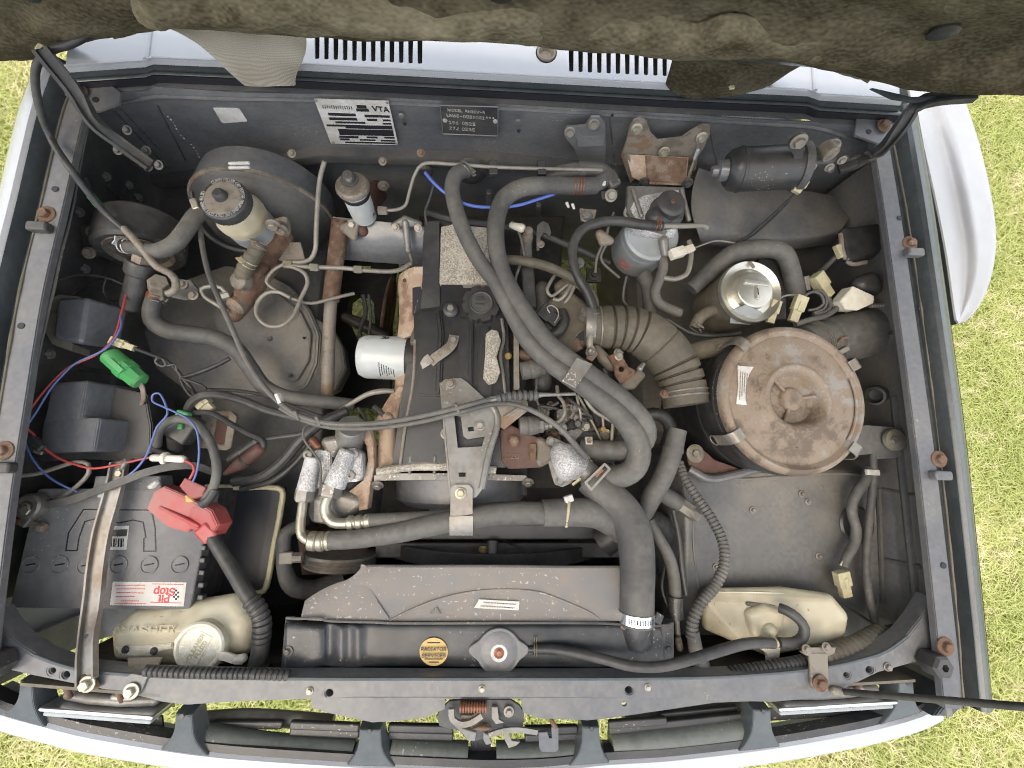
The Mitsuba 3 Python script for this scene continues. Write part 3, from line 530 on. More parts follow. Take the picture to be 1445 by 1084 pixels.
for u0, v0, u1, v1, nm in ((64, 1008, 216, 1020, 'left'), (1098, 1008, 1258, 998, 'right')):
    h = thing('headlamp', 'headlamp with a pale green lens edge behind the grille below the ' + ('battery' if nm == 'left' else 'bonnet prop rod'), 'headlamp')
    a, b = at(u0, v0 - 3, .90), at(u1, v1 - 3, .90); t = unit(b - a); up_y = np.cross(Z, t)
    part(h, 'lens', rbox(a + [0, 0, -.05], b + [0, 0, -.05], .007, .11, .003), 'mat_canister'); part(h, 'bezel', rbox(a - t * .004 + up_y * .008 + [0, 0, -.045], b + t * .004 + up_y * .008 + [0, 0, -.045], .006, .11, .003), 'mat_chrome')
    part(h, 'bucket', hull([(a + (b - a) * f + up_y * .020 + [0, 0, dz], .008) for f, dz in ((.12, -.012), (.35, -.006), (.65, -.006), (.92, -.014), (.15, -.08), (.9, -.08))]), 'mat_alloy')
    for f in (.2, .68): part(h, 'adjuster', tube([a + (b - a) * f + up_y * .05 + [0, 0, .02], a + (b - a) * f + up_y * .024 + [0, 0, .002]], .0036), 'mat_rust')
    part(h, 'bulb_holder', hull([(a + (b - a) * .6 + up_y * .028 + [0, 0, .0], .006), (a + (b - a) * .75 + up_y * .028 + [0, 0, .0], .005)]), 'mat_steel')
    part(h, 'back_panel', plate([a - t * .02 + up_y * .055 + [0, 0, .03], b + t * .02 + up_y * .055 + [0, 0, .03], b + t * .02 + up_y * .05 + [0, 0, -.14], a - t * .02 + up_y * .05 + [0, 0, -.14]], .004, 0, nrm=-up_y), 'mat_duct')
    part(h, 'surround', sheet([[a + (b - a) * f - up_y * .006 + [0, 0, -.02], a + (b - a) * f - up_y * .03 + [0, 0, -.03]] for f in (0, .5, 1.)], (10, 8), .003, (1, 1)), 'mat_plastic')
part(car, 'bumper', rbox((CX - .74, -.37, .50), (CX + .74, -.37, .50), .14, .16, .03), 'mat_slate')
part(car, 'front_valance', rbox((CX - .70, -.36, .66), (CX + .70, -.36, .66), .05, .16, .02), 'mat_plastic')
# corner ends of the fenders, wrapping to the lamps
part(car, 'fender_nose', plate([at(1343, 930, .93), at(1372, 905, .93), at(1386, 800, .93), at(1382, 930, .93), at(1372, 985, .93), at(1345, 1012, .93), at(1318, 1012, .93), at(1330, 996, .93), at(1346, 975, .93)], .10, .006, nrm=(0, 0, 1)), 'mat_slate')

# ---------------------------------------------------------------- bonnet, hinged at the rear and propped open
TH = math.radians(68); bd = A([0, -math.cos(TH), math.sin(TH)]); bn = A([0, -math.sin(TH), -math.cos(TH)])    # along the bonnet, and out of its underside
lipu = [(-60, 92), (0, 88), (70, 84), (110, 60), (240, 40), (300, 44), (420, 52), (560, 57), (700, 60), (760, 66), (900, 78), (960, 88), (1060, 84), (1130, 88), (1190, 104), (1240, 118), (1300, 131), (1380, 132), (1500, 134)]
bon = thing('bonnet', 'open bonnet overhead with torn brown felt lining its underside', 'bonnet')
B0 = [at(u, v, 1.10 + .00002 * (u - 700) * 0) for u, v in lipu]
xs = A([p[0] for p in B0]); ys = A([p[1] for p in B0])
y0b = .615
def bp(x, s, off=0.): return A([x, y0b, 1.10]) + bd * s + bn * off
rows = []
XL, XR = CX - .90, CX + .87
xg = np.linspace(XL, XR, 70)
SO = ((0, .0), (.012, .020), (.035, .028), (.062, .024), (.085, .006), (.11, .0), (.15, .008), (.20, .012), (.24, .0), (.32, .01), (.45, .012), (.6, .01), (.8, .01), (1.0, 0))
wobble = [[1 + .8 * (meshkit.fbm(A([x * 5, s * 9, 1.]), 3) - .5) for x in xg] for s, o in SO]
edge = np.zeros(len(xg))
for _ in range(12):                         # slide each strip of felt along the bonnet until its lower edge has the torn outline
    for j, x in enumerate(xg):
        q = [pix(bp(x, s + edge[j], o * wobble[k][j])) for k, (s, o) in enumerate(SO[:6])]
        m = max(q, key=lambda a: a[1]); edge[j] += .0011 * (m[1] - np.interp(m[0], [a for a, b in lipu], [b for a, b in lipu]))
rows = [[bp(x, s + edge[j], o * wobble[k][j]) for j, x in enumerate(xg)] for k, (s, o) in enumerate(SO)]
felt = sheet(rows, (150, 260), .010, (1, 1), .012, 11, 5)
part(bon, 'felt_lining', felt, 'mat_felt', True)
part(bon, 'outer_panel', sheet([[bp(XL - .0, s, -.045), bp(CX, s, -.06), bp(XR + .0, s, -.045)] for s in (-.01, .2, .6, 1.06)], (24, 24), .002, (2, 2)), 'mat_silver')
part(bon, 'rear_lip', sheet([[bp(x, s, o) for x in np.linspace(XL, XR, 12)] for s, o in ((-.012, -.042), (-.006, -.03), (.03, -.02))], (8, 30), .002, (1, 1)), 'mat_slate')
for s in (-1, 1):
    part(bon, 'side_flange', rbox(bp(CX + s * .80, 0., -.025), bp(CX + s * .80, 1.04, -.025), .02, .05, .006, up=(1, 0, 0)), 'mat_slate')
for u, v in ((37, 18), (705, 20), (1325, 73), (290, -20), (1010, -8)):
    w = _ray(u, v); t = ((A([0, y0b, 1.10]) + bn * .030 - EYE) @ bn) / (w @ bn); c = EYE + w * t
    part(bon, 'felt_clip', lathe([(0, .002), (.012, .002), (.017, 0), (.014, -.008), (0, -.008)], c - bn * .020, bn, 20), 'mat_plastic')
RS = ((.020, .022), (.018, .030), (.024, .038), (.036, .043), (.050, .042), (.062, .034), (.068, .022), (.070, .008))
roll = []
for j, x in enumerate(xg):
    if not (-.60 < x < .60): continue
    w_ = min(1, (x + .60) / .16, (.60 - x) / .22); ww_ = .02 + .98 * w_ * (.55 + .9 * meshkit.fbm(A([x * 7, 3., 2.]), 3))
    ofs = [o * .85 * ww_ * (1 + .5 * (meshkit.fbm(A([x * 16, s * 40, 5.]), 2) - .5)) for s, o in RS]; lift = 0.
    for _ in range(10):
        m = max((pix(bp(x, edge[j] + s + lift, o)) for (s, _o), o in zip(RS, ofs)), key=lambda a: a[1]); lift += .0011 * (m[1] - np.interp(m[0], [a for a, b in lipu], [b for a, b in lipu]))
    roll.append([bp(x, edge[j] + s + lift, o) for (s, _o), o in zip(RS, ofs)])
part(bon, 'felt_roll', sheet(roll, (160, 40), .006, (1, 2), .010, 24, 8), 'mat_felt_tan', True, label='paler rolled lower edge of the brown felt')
sw_ = [hit(fwm, u, v) for u, v in [(165, 146), (212, 137), (222, 136), (330, 139), (450, 141), (700, 152), (940, 166), (1060, 174), (1150, 180), (1215, 200)]]
part(fw, 'swage_line', tube([p + [0, -.001, 0] for p in sw_], .0035, 8), 'mat_rail')
for a, b in (((158, 152), (238, 238)), ((168, 150), (226, 212)), ((222, 148), (262, 226)), ((860, 165), (868, 232)), ((1000, 178), (1016, 250)), ((1190, 190), (1130, 262))): part(fw, 'weld_seam', tube([hit(fwm, a[0] + (b[0] - a[0]) * f, a[1] + (b[1] - a[1]) * f) for f in np.linspace(0, 1, 5)], .0018, 6), 'mat_apron')
for i in range(16): u_, v_ = 232 + i * 3.6 + 2 * math.sin(i * 7), 160 + i * 4.4; part(fw, 'paint_chip', hull([(hit(fwm, u_, v_), .0008 + .0005 * (i % 3))], 6), 'mat_label')
# torn flaps of felt hanging over the cowl
def flap(rows, name, mat, lab): return part(bon, name, sheet([ats(r) for r in rows], (30, 40), .004, (2, 2), .010, 16, 2), mat, label=lab)
flap([[(232, 38, 1.13), (300, 40, 1.13), (360, 44, 1.13), (432, 50, 1.13)], [(285, 66, 1.085), (330, 68, 1.09), (375, 72, 1.09), (430, 78, 1.085)], [(318, 96, 1.055), (350, 96, 1.06), (380, 98, 1.06), (420, 100, 1.055)], [(345, 122, 1.03), (362, 123, 1.032), (390, 122, 1.032), (417, 120, 1.03)]], 'felt_flap', 'mat_weave', 'frayed woven flap hanging from the bonnet over the cowl')
flap([[(952, 64, 1.13), (1010, 66, 1.13), (1070, 72, 1.13), (1135, 84, 1.13)], [(948, 88, 1.085), (1000, 90, 1.09), (1060, 92, 1.09), (1128, 95, 1.085)], [(942, 108, 1.055), (985, 116, 1.06), (1040, 116, 1.06), (1108, 108, 1.055)], [(940, 119, 1.04), (972, 138, 1.03), (1030, 136, 1.032), (1085, 122, 1.04)]], 'felt_flap', 'mat_felt', 'brown felt flap hanging from the bonnet over the louvres')
part(bon + '__felt_flap_001', 'staple', rbox(at(1008, 78, 1.118), at(1018, 70, 1.122), .012, .006, .002), 'mat_chrome')
part(bon + '__felt_flap_001', 'chip', rbox(at(1029, 124, 1.066), at(1036, 123, 1.066), .007, .004, .0015), 'mat_beige')
for px, nm in (([(60, 70, 1.10), (80, 96, 1.085), (112, 135, 1.06), (142, 178, 1.02), (172, 205, .99), (214, 236, .955)], 'left'), ([(1370, 138, 1.11), (1318, 143, 1.10), (1290, 152, 1.085), (1266, 182, 1.06), (1238, 212, 1.02), (1212, 230, .985), (1182, 240, .955)], 'right')):
    h = part(bon, 'hinge_arm', ribbon(px, .021, .005, .006), 'mat_hose_dark')
for u, v in ((180, 184), (167, 212), (207, 213), (224, 233), (209, 235), (1192, 225), (1172, 238)):
    part(car, 'hinge_bolt', bolt(at(u, v, .955), (0, -.4, 1), .0052), 'mat_apron')
part(bon, 'hinge_cover', plate([at(1230, 124, 1.10), at(1290, 135, 1.105), at(1368, 133, 1.11), at(1352, 141, 1.105), at(1290, 143, 1.10), at(1262, 138, 1.10)], .006, .002), 'mat_slate')
# ---------------------------------------------------------------- small shared builders
def connector(name, label, a, b, w, h, mat, wires=(), group=None, cat='connector', wmat='mat_hose_dark'):
    k = thing(name, label, cat, group); a, b = A(a), A(b); t = unit(b - a); L = np.linalg.norm(b - a)
    part(k, 'housing', rbox(a, a + t * L * .58, w, h, .0015, seg=8), mat)
    part(k, 'plug', rbox(a + t * L * .5, b, w * .74, h * .74, .0012, seg=8), mat)
    part(k, 'latch', rbox(a + t * L * .25 + Z * h * .5, a + t * L * .62 + Z * h * .5, w * .3, .003, .0008, seg=6), mat)
    return k
def wire(name, label, px, d, mat, cat='wire', group=None, n=8):
    return solo(name, label, cat, hose(px, d, n=n, step=.006), mat, 60, group)
def clampband(parent, c, axis, r, w, mat='mat_zinc', screw=(0, 0, 1)):
    c = A(c); k = unit(axis); m = [lathe([(r, -w / 2), (r + .0012, -w / 2), (r + .0012, w / 2), (r, w / 2)], c, k, 28)]
    s = unit(A(screw) - k * (A(screw) @ k)); m.append(rbox(c + s * (r + .003) - np.cross(k, s) * .007, c + s * (r + .003) + np.cross(k, s) * .007, w * .9, .008, .0015, seg=8))
    return part(parent, 'hose_clamp', merge(m), mat)
def wireclip(parent, c, axis, r, mat='mat_steel', ear=(0, 0, 1)):
    c, k = A(c), unit(axis); s = unit(A(ear) - k * (A(ear) @ k)); x = np.cross(k, s)
    m = []
    for o in (-.004, .004):
        th = np.linspace(.25, 2 * np.pi - .25, 22); m.append(tube([c + k * o + (r + .001) * (np.cos(t) * s + np.sin(t) * x) for t in th], .0011, 6))
    for sg in (-1, 1): m.append(rbox(c + s * r + x * sg * .003 - k * .005, c + s * (r + .010) + x * sg * .004, .008, .002, .0008, seg=6))
    return part(parent, 'spring_clip', merge(m), mat)

# ---------------------------------------------------------------- battery and what belongs to it
ZB = .84
bt = thing('car_battery', 'large dusty dark grey car battery with six round filler caps', 'battery')
btop = [(53, 690), (300, 690), (288, 760), (268, 861), (13, 858)]
part(bt, 'case', plate([at(u, v, ZB - .022) for u, v in [(55, 693), (297, 693), (286, 760), (266, 858), (16, 855)]], .165, .003, nrm=(0, 0, 1)), 'mat_hose_dark')
part(bt, 'lid', slab(btop, ZB, .020, .003, rnd=.004), 'mat_battery')
part(bt, 'handle_recess', stripe([(93, 777), (97, 752), (118, 719), (214, 720), (219, 745), (220, 778), (203, 778), (203, 760), (206, 758), (202, 737), (188, 734), (168, 738), (135, 732), (120, 736), (112, 758), (109, 777), (93, 777)], ZB, .0018, .0006), 'mat_ink')
for u, v in ((44, 797), (85, 797), (122, 798), (168, 797), (211, 797), (254, 797)):
    c = at(u, v, ZB); cap = part(bt, 'filler_cap', lathe([(0, .0006), (.0125, .0006), (.0125, .0020), (.0140, .0020), (.0140, 0), (.0145, -.001), (0, -.001)], c, n=28), 'mat_battery')
    part(cap, 'slot', rbox(c + [-.007, -.001, .001], c + [.007, .002, .001], .002, .002, .0006, seg=6), 'mat_ink')
for i in range(9):
    c = at(280 - i * .9 * 4.2 / 4, 700 + i * 17.5, ZB); part(bt, 'side_rib', rbox(c + [.006, -.004, -.006], c + [.016, -.004, -.006], .009, .012, .002, seg=6), 'mat_plastic')
part(bt, 'lid_step', slab([(134, 672), (225, 672), (228, 692), (130, 692)], ZB - .001, .03, .003), 'mat_battery')
for u, v, r in ((145, 697, .010), (216, 685, .008)): part(bt, 'corrosion', hull([(at(u - 4, v + 2, ZB), .004), (at(u + 5, v - 4, ZB), .005), (at(u, v, ZB), .0055)], 8), 'mat_label')
s1 = part(bt, 'barcode_sticker', slab([(136, 743), (182, 742), (178, 776), (131, 776)], ZB + .0008, .0008, .0002), 'mat_label')
part(s1, 'dark_band', slab([(139, 748), (180, 747), (178.5, 757), (137, 757)], ZB + .0013, .0005, 0), 'mat_engine')
for i in range(7): part(s1, 'bar', slab([(153 + i * 3.4, 760), (154.3 + i * 3.4 + (i % 3) * .6, 760), (153.6 + i * 3.4 + (i % 3) * .6, 772), (152.4 + i * 3.4, 772)], ZB + .0013, .0005, 0), 'mat_ink')
s2 = part(bt, 'service_sticker', slab([(159, 821), (263, 822), (259, 856), (155, 854)], ZB + .0008, .0008, .0002), 'mat_label')
part(s2, 'lettering', text('Pit', at(231, 845, ZB + .0012), (-1, 0, 0), Z, .011, bold=True), 'mat_redink', False)
part(s2, 'lettering', text('Stop', at(232, 834, ZB + .0012), (-1, 0, 0), Z, .0115, bold=True), 'mat_redink', False)
part(s2, 'printed_line', merge([stripe([(a, b), (c, d)], ZB + .0009, .0010, .0004) for a, b, c, d in ((162, 826, 205, 826), (164, 831, 205, 831), (164, 836, 203, 837), (163, 842, 190, 842), (170, 848, 196, 848), (215, 824, 259, 825), (212, 850, 256, 851), (161, 852, 206, 852))]), 'mat_redink', False, kind='stuff')
for i in range(3):
    for j in range(5): 
        if (i + j) % 2: part(s2, 'checker', slab([(244 + i * 3, 832 + j * 3), (246.8 + i * 3, 832 + j * 3), (246.6 + i * 3, 834.8 + j * 3), (243.8 + i * 3, 834.8 + j * 3)], ZB + .0013, .0005, 0), 'mat_ink')
ng = part(bt, 'terminal_post', lathe([(0, 0), (.011, 0), (.0095, .020), (.008, .022), (0, .022)], at(52, 715, ZB)), 'mat_alloy')
# battery tray with its pale rim
tr = thing('battery_tray', 'black plastic battery tray with a pale beige rim right of the battery', 'tray')
part(tr, 'floor', slab([(20, 680), (402, 688), (380, 838), (0, 860)], .655, .006, .002), 'mat_ink')
part(tr, 'wall', slab([(302, 690), (398, 690), (376, 836), (300, 846)], .675, .02, .003), 'mat_ink')
part(tr, 'rim', hose([(290, 687, .70), (340, 688, .695), (384, 688, .69), (398, 692, .69), (396, 720, .69), (386, 775, .69), (378, 820, .69), (372, 834, .69), (352, 839, .69)], 8, n=10), 'mat_beige')
part(tr, 'rim_shelf', slab([(384, 692), (398, 692), (377, 832), (355, 836), (362, 826)], .69, .004, .001), 'mat_ink')
# hold-down strap
hd = thing('battery_clamp', 'weathered steel hold-down strap bent across the battery to the front crossmember', 'clamp')
part(hd, 'strap', ribbon([(172, 652, .855), (168, 676, .868), (158, 714, .872), (148, 750, .875), (140, 800, .878), (136, 840, .885), (131, 880, .90), (127, 920, .935), (127, 962, .962)], .026, .003, .006), 'mat_steel')
part(hd, 'bolt', bolt(at(124, 965, .966), (0, 0, 1), .0075, 1.5), 'mat_zinc')
part(hd, 'hole', lathe([(0, .0002), (.003, .0002), (.003, .0008), (0, .0008)], at(122, 898, .917), (0, .3, 1), 10), 'mat_ink')
part(hd, 'corner_rust', hull([(at(118, 955, .958), .004), (at(136, 968, .960), .005), (at(130, 958, .958), .005)], 8), 'mat_rust')
part(hd, 'hook_bolt', tube([at(172, 668, .84), at(172, 664, .87), at(178, 652, .878), at(188, 650, .86)], .004), 'mat_alloy')
part(hd, 'nut', bolt(at(171, 668, .868), (0, 0, 1), .006), 'mat_zinc')
# negative terminal and braid
nt = thing('negative_terminal', 'grey lead terminal clamp with corroded bolts at the left end of the battery', 'terminal clamp')
part(nt, 'ring', lathe([(.011, 0), (.020, 0), (.021, .004), (.020, .017), (.017, .020), (.011, .020), (.010, .015)], at(54, 713, ZB + .003), n=24), 'mat_alloy')
part(nt, 'cable_boss', rbox(at(60, 712, ZB + .012), at(80, 712, ZB + .012), .014, .012, .004), 'mat_alloy')
part(nt, 'ear', rbox(at(50, 722, ZB + .013), at(34, 742, ZB + .013), .014, .016, .003), 'mat_alloy')
part(nt, 'bolt', bolt(at(43, 719, ZB + .024), (0, 0, 1), .0085, 1.1), 'mat_zinc')
part(nt, 'clamp_bolt', tube([at(24, 733, ZB + .016), at(58, 744, ZB + .014)], .005), 'mat_zinc'); part(nt, 'nut', hexnut(at(56, 744, ZB + .014), (1, -.2, 0), .008, .009), 'mat_bracket'); part(nt, 'nut', hexnut(at(33, 736, ZB + .016), (-1, .2, 0), .008, .009), 'mat_copper')
solo('ground_cable', 'flat grey earth cable arching from the lead terminal clamp over the battery', 'cable', ribbon([(72, 712, .862), (105, 705, .872), (140, 692, .884), (175, 679, .892), (210, 666, .890), (240, 659, .876), (275, 657, .85), (300, 664, .80)], .012, .005), 'mat_hose')
solo('ground_lead', 'beige lead curling from the wing to the lead terminal clamp', 'cable', hose([(15, 672, .90), (50, 669, .88), (80, 660, .87), (108, 652, .868), (124, 655, .868), (125, 668, .866), (112, 683, .862), (95, 696, .856), (78, 706, .852)], 6), 'mat_pipe')
# red terminal cover with its cables
rc = thing('terminal_cover', 'bright red plastic terminal cover over the right end of the battery', 'terminal cover')
ZT = .872
part(rc, 'main_cover', plate([at(u, v, ZT) for u, v in [(208, 718), (218, 694), (232, 686), (262, 700), (288, 716), (278, 740), (262, 752), (236, 744), (222, 732)]], .030, .006, nrm=(0.1, 0, 1)), 'mat_red')
part(rc, 'front_cover', plate([at(u, v, ZT + .002) for u, v in [(262, 714), (284, 712), (300, 720), (311, 740), (300, 757), (290, 759), (272, 750), (258, 744)]], .032, .006, nrm=(-.15, 0, 1)), 'mat_red')
part(rc, 'flap', plate([at(u, v, ZT + .012) for u, v in [(252, 686), (258, 674), (290, 688), (287, 700), (270, 704)]], .010, .003, nrm=(0, .2, 1)), 'mat_red')
part(rc, 'spout', rbox(at(286, 742, ZT - .010), at(303, 760, ZT - .012), .026, .024, .005), 'mat_red')
part(rc, 'yellow_tag', hull([(at(264, 700, ZT + .008), .0025), (at(272, 707, ZT + .008), .0025), (at(264, 707, ZT + .010), .002)], 8), 'mat_goldsticker')
part(rc, 'ridge', hull([(at(228, 716, ZT), .0035), (at(280, 742, ZT + .001), .0035)], 10), 'mat_red')
solo('positive_cable', 'thick black cable leaving the red terminal cover down past the battery', 'cable', hose([(296, 752, .862), (306, 770, .868), (320, 792, .872), (335, 816, .878), (348, 838, .885), (358, 852, .888)], [17, 18, 20, 20], wob=.05), 'mat_hose_dark')
cd = thing('conduit', 'ribbed black conduit running down from the battery cable to the crossmember', 'conduit')
part(cd, 'sleeve', hose([(354, 846, .888), (365, 862, .89), (370, 880, .89), (369, 905, .885)], 25, n=16, ridge=(.0085, .0022)), 'mat_hose_dark')
part(cd, 'rubber_end', hose([(370, 896, .884), (366, 925, .88), (362, 946, .878), (378, 950, .878)], 24, n=14), 'mat_hose_dark')
solo('terminal_lead', 'thick grey cable looping from the relay behind into the red terminal cover', 'cable', hose([(222, 628, .80), (224, 610, .84), (234, 597, .865), (252, 591, .875), (272, 596, .88), (290, 612, .88), (302, 638, .882), (306, 664, .885), (302, 685, .886), (294, 700, .880), (286, 712, .872)], 12, wob=.06), 'mat_hose')
solo('black_lead', 'black sheathed lead tucked under the loop beside the red terminal cover', 'cable', hose([(303, 690, .885), (296, 703, .883), (285, 712, .878)], 13), 'mat_hose_dark')
# loose red and blue wires
wire('red_wire', 'loose thin red wire looping over the fuse box to the battery', [(178, 415, .83), (172, 440, .85), (160, 478, .875), (140, 498, .885), (98, 518, .89), (78, 535, .89), (52, 565, .89), (37, 590, .89), (36, 603, .89), (46, 612, .885), (58, 628, .88), (80, 645, .875), (105, 655, .875), (130, 661, .875), (165, 656, .878), (200, 648, .88), (216, 645, .88)], 3.3, 'mat_redwire')
wire('red_wire', 'short red wire from the white fuse holder into the red cover', [(260, 650, .88), (272, 656, .885), (274, 664, .886), (268, 676, .884)], 4, 'mat_redwire')
wire('blue_wire', 'blue wire hanging in a big loop left of the fuse box', [(170, 446, .86), (171, 460, .872), (152, 490, .885), (105, 514, .892), (84, 534, .892), (72, 548, .892), (52, 580, .892), (37, 604, .892), (35, 620, .89), (46, 648, .885), (70, 674, .875), (95, 688, .866), (110, 694, .858)], 2.9, 'mat_blue')
wire('blue_wire', 'blue wire with a folded loop above the battery', [(130, 698, .868), (160, 683, .89), (190, 664, .90), (207, 642, .902), (216, 618, .90), (222, 602, .90), (236, 585, .90), (234, 572, .90), (224, 555, .898), (216, 557, .898), (215, 566, .898), (228, 573, .90), (248, 582, .902), (266, 592, .905), (277, 606, .905), (281, 640, .90), (277, 668, .895), (272, 680, .888)], 2.9, 'mat_blue')
fh = thing('fuse_holder', 'white inline fuse holder on the red wire above the battery', 'fuse holder')
part(fh, 'barrel', rbox(at(212, 646, .88), at(262, 648, .88), .012, .012, .005), 'mat_cap'); part(fh, 'collar', lathe([(0, -.003), (.010, -.003), (.011, 0), (.010, .003), (0, .003)], at(233, 647, .88), at(262, 648, .88) - at(212, 646, .88), 16), 'mat_cap')
js = thing('wire_joiner', 'grey blade connector joining the red wires beside the fuse box', 'connector'); part(js, 'housing', rbox(at(44, 618, .885), at(60, 634, .885), .013, .010, .003), 'mat_engine'); part(js, 'tab', rbox(at(48, 636, .883), at(60, 640, .883), .006, .004, .001, seg=6), 'mat_alloy')

# ---------------------------------------------------------------- fuse box, relay cover, round canister
fb = thing('fuse_box', 'black stepped fuse box cover beside the battery', 'fuse box')
up_ = [(66, 538), (128, 537), (120, 590), (150, 590), (142, 637), (45, 640), (50, 600)]
part(fb, 'cover', plate([at(u, v, .865) for u, v in up_], .09, .006, nrm=(-.18, 0, 1), rnd=.006), 'mat_boxtop')
part(fb, 'raised_block', plate([at(u, v, .868) for u, v in [(68, 539), (126, 538), (117, 592), (58, 594)]], .09, .006, nrm=(-.14, 0, 1), rnd=.004), 'mat_boxtop')
part(fb, 'side', plate([at(u, v, .80) for u, v in [(120, 536), (206, 556), (214, 600), (214, 640), (140, 640), (148, 590), (116, 590)]], .07, .006, nrm=(0, 0, 1), rnd=.005), 'mat_plastic')
part(fb, 'base_lip', plate([at(u, v, .79) for u, v in [(40, 640), (150, 634), (214, 638), (190, 652), (120, 648), (60, 652)]], .012, .003, nrm=(0, 0, 1)), 'mat_engine')
rb = thing('relay_cover', 'glossy black ribbed relay cover on a pale gasket on the inner wing', 'relay cover')
part(rb, 'gasket', plate([at(u, v, .86) for u, v in [(72, 425), (84, 416), (110, 417), (112, 440), (94, 440), (88, 470), (100, 485), (98, 495), (74, 486), (66, 470)]], .05, .004, nrm=(.25, 0, 1), rnd=.003), 'mat_pipe')
part(rb, 'box', hull([(at(u, v, z), .008) for u, v, z in ((92, 428, .875), (124, 427, .875), (86, 474, .875), (116, 480, .875), (124, 427, .80), (170, 440, .79), (160, 486, .79), (116, 480, .80))]), 'mat_boxtop')
for i in range(4): part(rb, 'rib', hull([(at(96 + i * 7.5, 430, .881), .0028), (at(90 + i * 7.5, 476, .881), .0028)], 8), 'mat_plastic')
part(rb, 'nut', hexnut(at(79, 446, .862), (.3, 0, 1), .006, .006), 'mat_alloy')
ca = thing('vacuum_canister', 'grey round drum with a ribbed front on the left inner wing', 'canister')
cc = at(198, 352, .80); ax = unit(A([.12, -1, .12]))
part(ca, 'drum', lathe([(0, -.06), (.062, -.06), (.070, -.052), (.072, -.01), (.070, .006), (.064, .012), (.055, .010), (.05, .004), (0, .004)], cc, ax, 44), 'mat_engine')
part(ca, 'face_ring', lathe([(.045, .004), (.052, .010), (.058, .006), (.06, .002)], cc, ax, 40), 'mat_bracket')
part(ca, 'mount_plate', plate(ats([(112, 318, .80), (152, 315, .80), (158, 360, .80), (120, 362, .80)]), .004, .001), 'mat_engine')
for u, v in ((131, 327), (126, 357)): part(ca, 'bolt', bolt(at(u, v, .804), (.2, -.2, 1), .007), 'mat_bracket')
sw = thing('pressure_switch', 'dark grey pressure switch with a stepped body below the round drum', 'switch')
d0, d1 = at(198, 372, .86), at(187, 428, .79)
part(sw, 'cap', lathe([(0, -.004), (.020, -.004), (.022, .0), (.022, .018), (.020, .022), (0, .022)], d0, d1 - d0, 24), 'mat_engine')
part(sw, 'body', lathe([(0, 0), (.017, 0), (.018, .03), (.019, .07), (.0165, .075), (0, .075)], d0 + unit(d1 - d0) * .018, d1 - d0, 24), 'mat_engine')
part(sw, 'hex_nut', hexnut(d0 - unit(d1 - d0) * .004, -(d1 - d0), .015, .014), 'mat_bracket')
vv = thing('check_valve', 'brass coloured hose fitting below the round drum', 'valve')
part(vv, 'body', hexnut(at(224, 410, .80), at(224, 398, .86) - at(224, 412, .80), .017, .04), 'mat_bracket'); part(vv, 'flange', plate(ats([(232, 392, .82), (270, 396, .80), (286, 418, .79), (262, 424, .79), (236, 418, .80)]), .005, .001), 'mat_engine')
for u, v in ((258, 402), (273, 417)): part(vv, 'bolt', bolt(at(u, v, .803), Z, .006), 'mat_bracket')
h = thing('vacuum_hose', 'fat grey hose bending from the fitting over the wing towards the engine', 'hose')
hp = [(220, 416, .80), (214, 436, .80), (216, 452, .79), (235, 466, .785), (270, 472, .785), (305, 478, .78), (332, 492, .77), (352, 518, .75), (372, 545, .74), (405, 560, .73), (450, 566, .72), (500, 572, .70)]
part(h, 'tube', hose(hp, [20, 24, 24, 22, 20, 18], n=16), 'mat_hose'); wireclip(h, at(221, 424, .80), at(214, 440, .80) - at(220, 416, .80), .0125, 'mat_alloy', (1, 0, .4)); part(h, 'copper_collar', lathe([(.0135, -.006), (.0145, -.006), (.0145, .006), (.0135, .006)], at(219, 419, .80), at(214, 440, .80) - at(220, 416, .80), 20), 'mat_copper')
h = thing('vacuum_hose', 'fat grey hose curving from the round drum up beside the brake booster', 'hose')
part(h, 'tube', hose([(178, 348, .89), (200, 352, .895), (222, 355, .90), (246, 344, .90), (262, 325, .895), (276, 305, .885), (292, 292, .87)], [17, 22, 22, 21], n=16), 'mat_hose')
wireclip(h, at(177, 347, .89), at(200, 352, .895) - at(178, 348, .89), .0115, 'mat_label'); part(h, 'wire_clamp', rbox(at(272, 281, .905), at(278, 296, .90), .012, .008, .002), 'mat_zinc')
ch = thing('breather_tube', 'long black tube from the bonnet hinge down to the pressure switch, its lower end tan', 'tube')
part(ch, 'upper_tube', hose([(150, 34, 1.12), (100, 62, 1.10), (66, 74, 1.09), (52, 92, 1.08), (50, 120, 1.06), (58, 160, 1.03), (72, 195, 1.0), (92, 228, 1.02), (120, 266, .995), (148, 300, .95), (176, 325, .925)], 9.5, n=12), 'mat_hose_dark')
part(ch, 'lower_tube', hose([(174, 322, .926), (188, 336, .92), (206, 358, .91), (222, 377, .90), (240, 386, .88), (248, 398, .86), (246, 410, .845), (236, 415, .84)], 10, n=12), 'mat_bracket')
part(ch, 'green_tape', hose([(128, 276, .956), (140, 291, .947)], 10.5, n=12), 'mat_green')
part(ch, 'tie', rbox(at(52, 66, 1.10), at(66, 74, 1.095), .012, .008, .002), 'mat_beige'); part(ch, 'tie', rbox(at(58, 80, 1.09), at(72, 80, 1.09), .010, .008, .002), 'mat_beige')
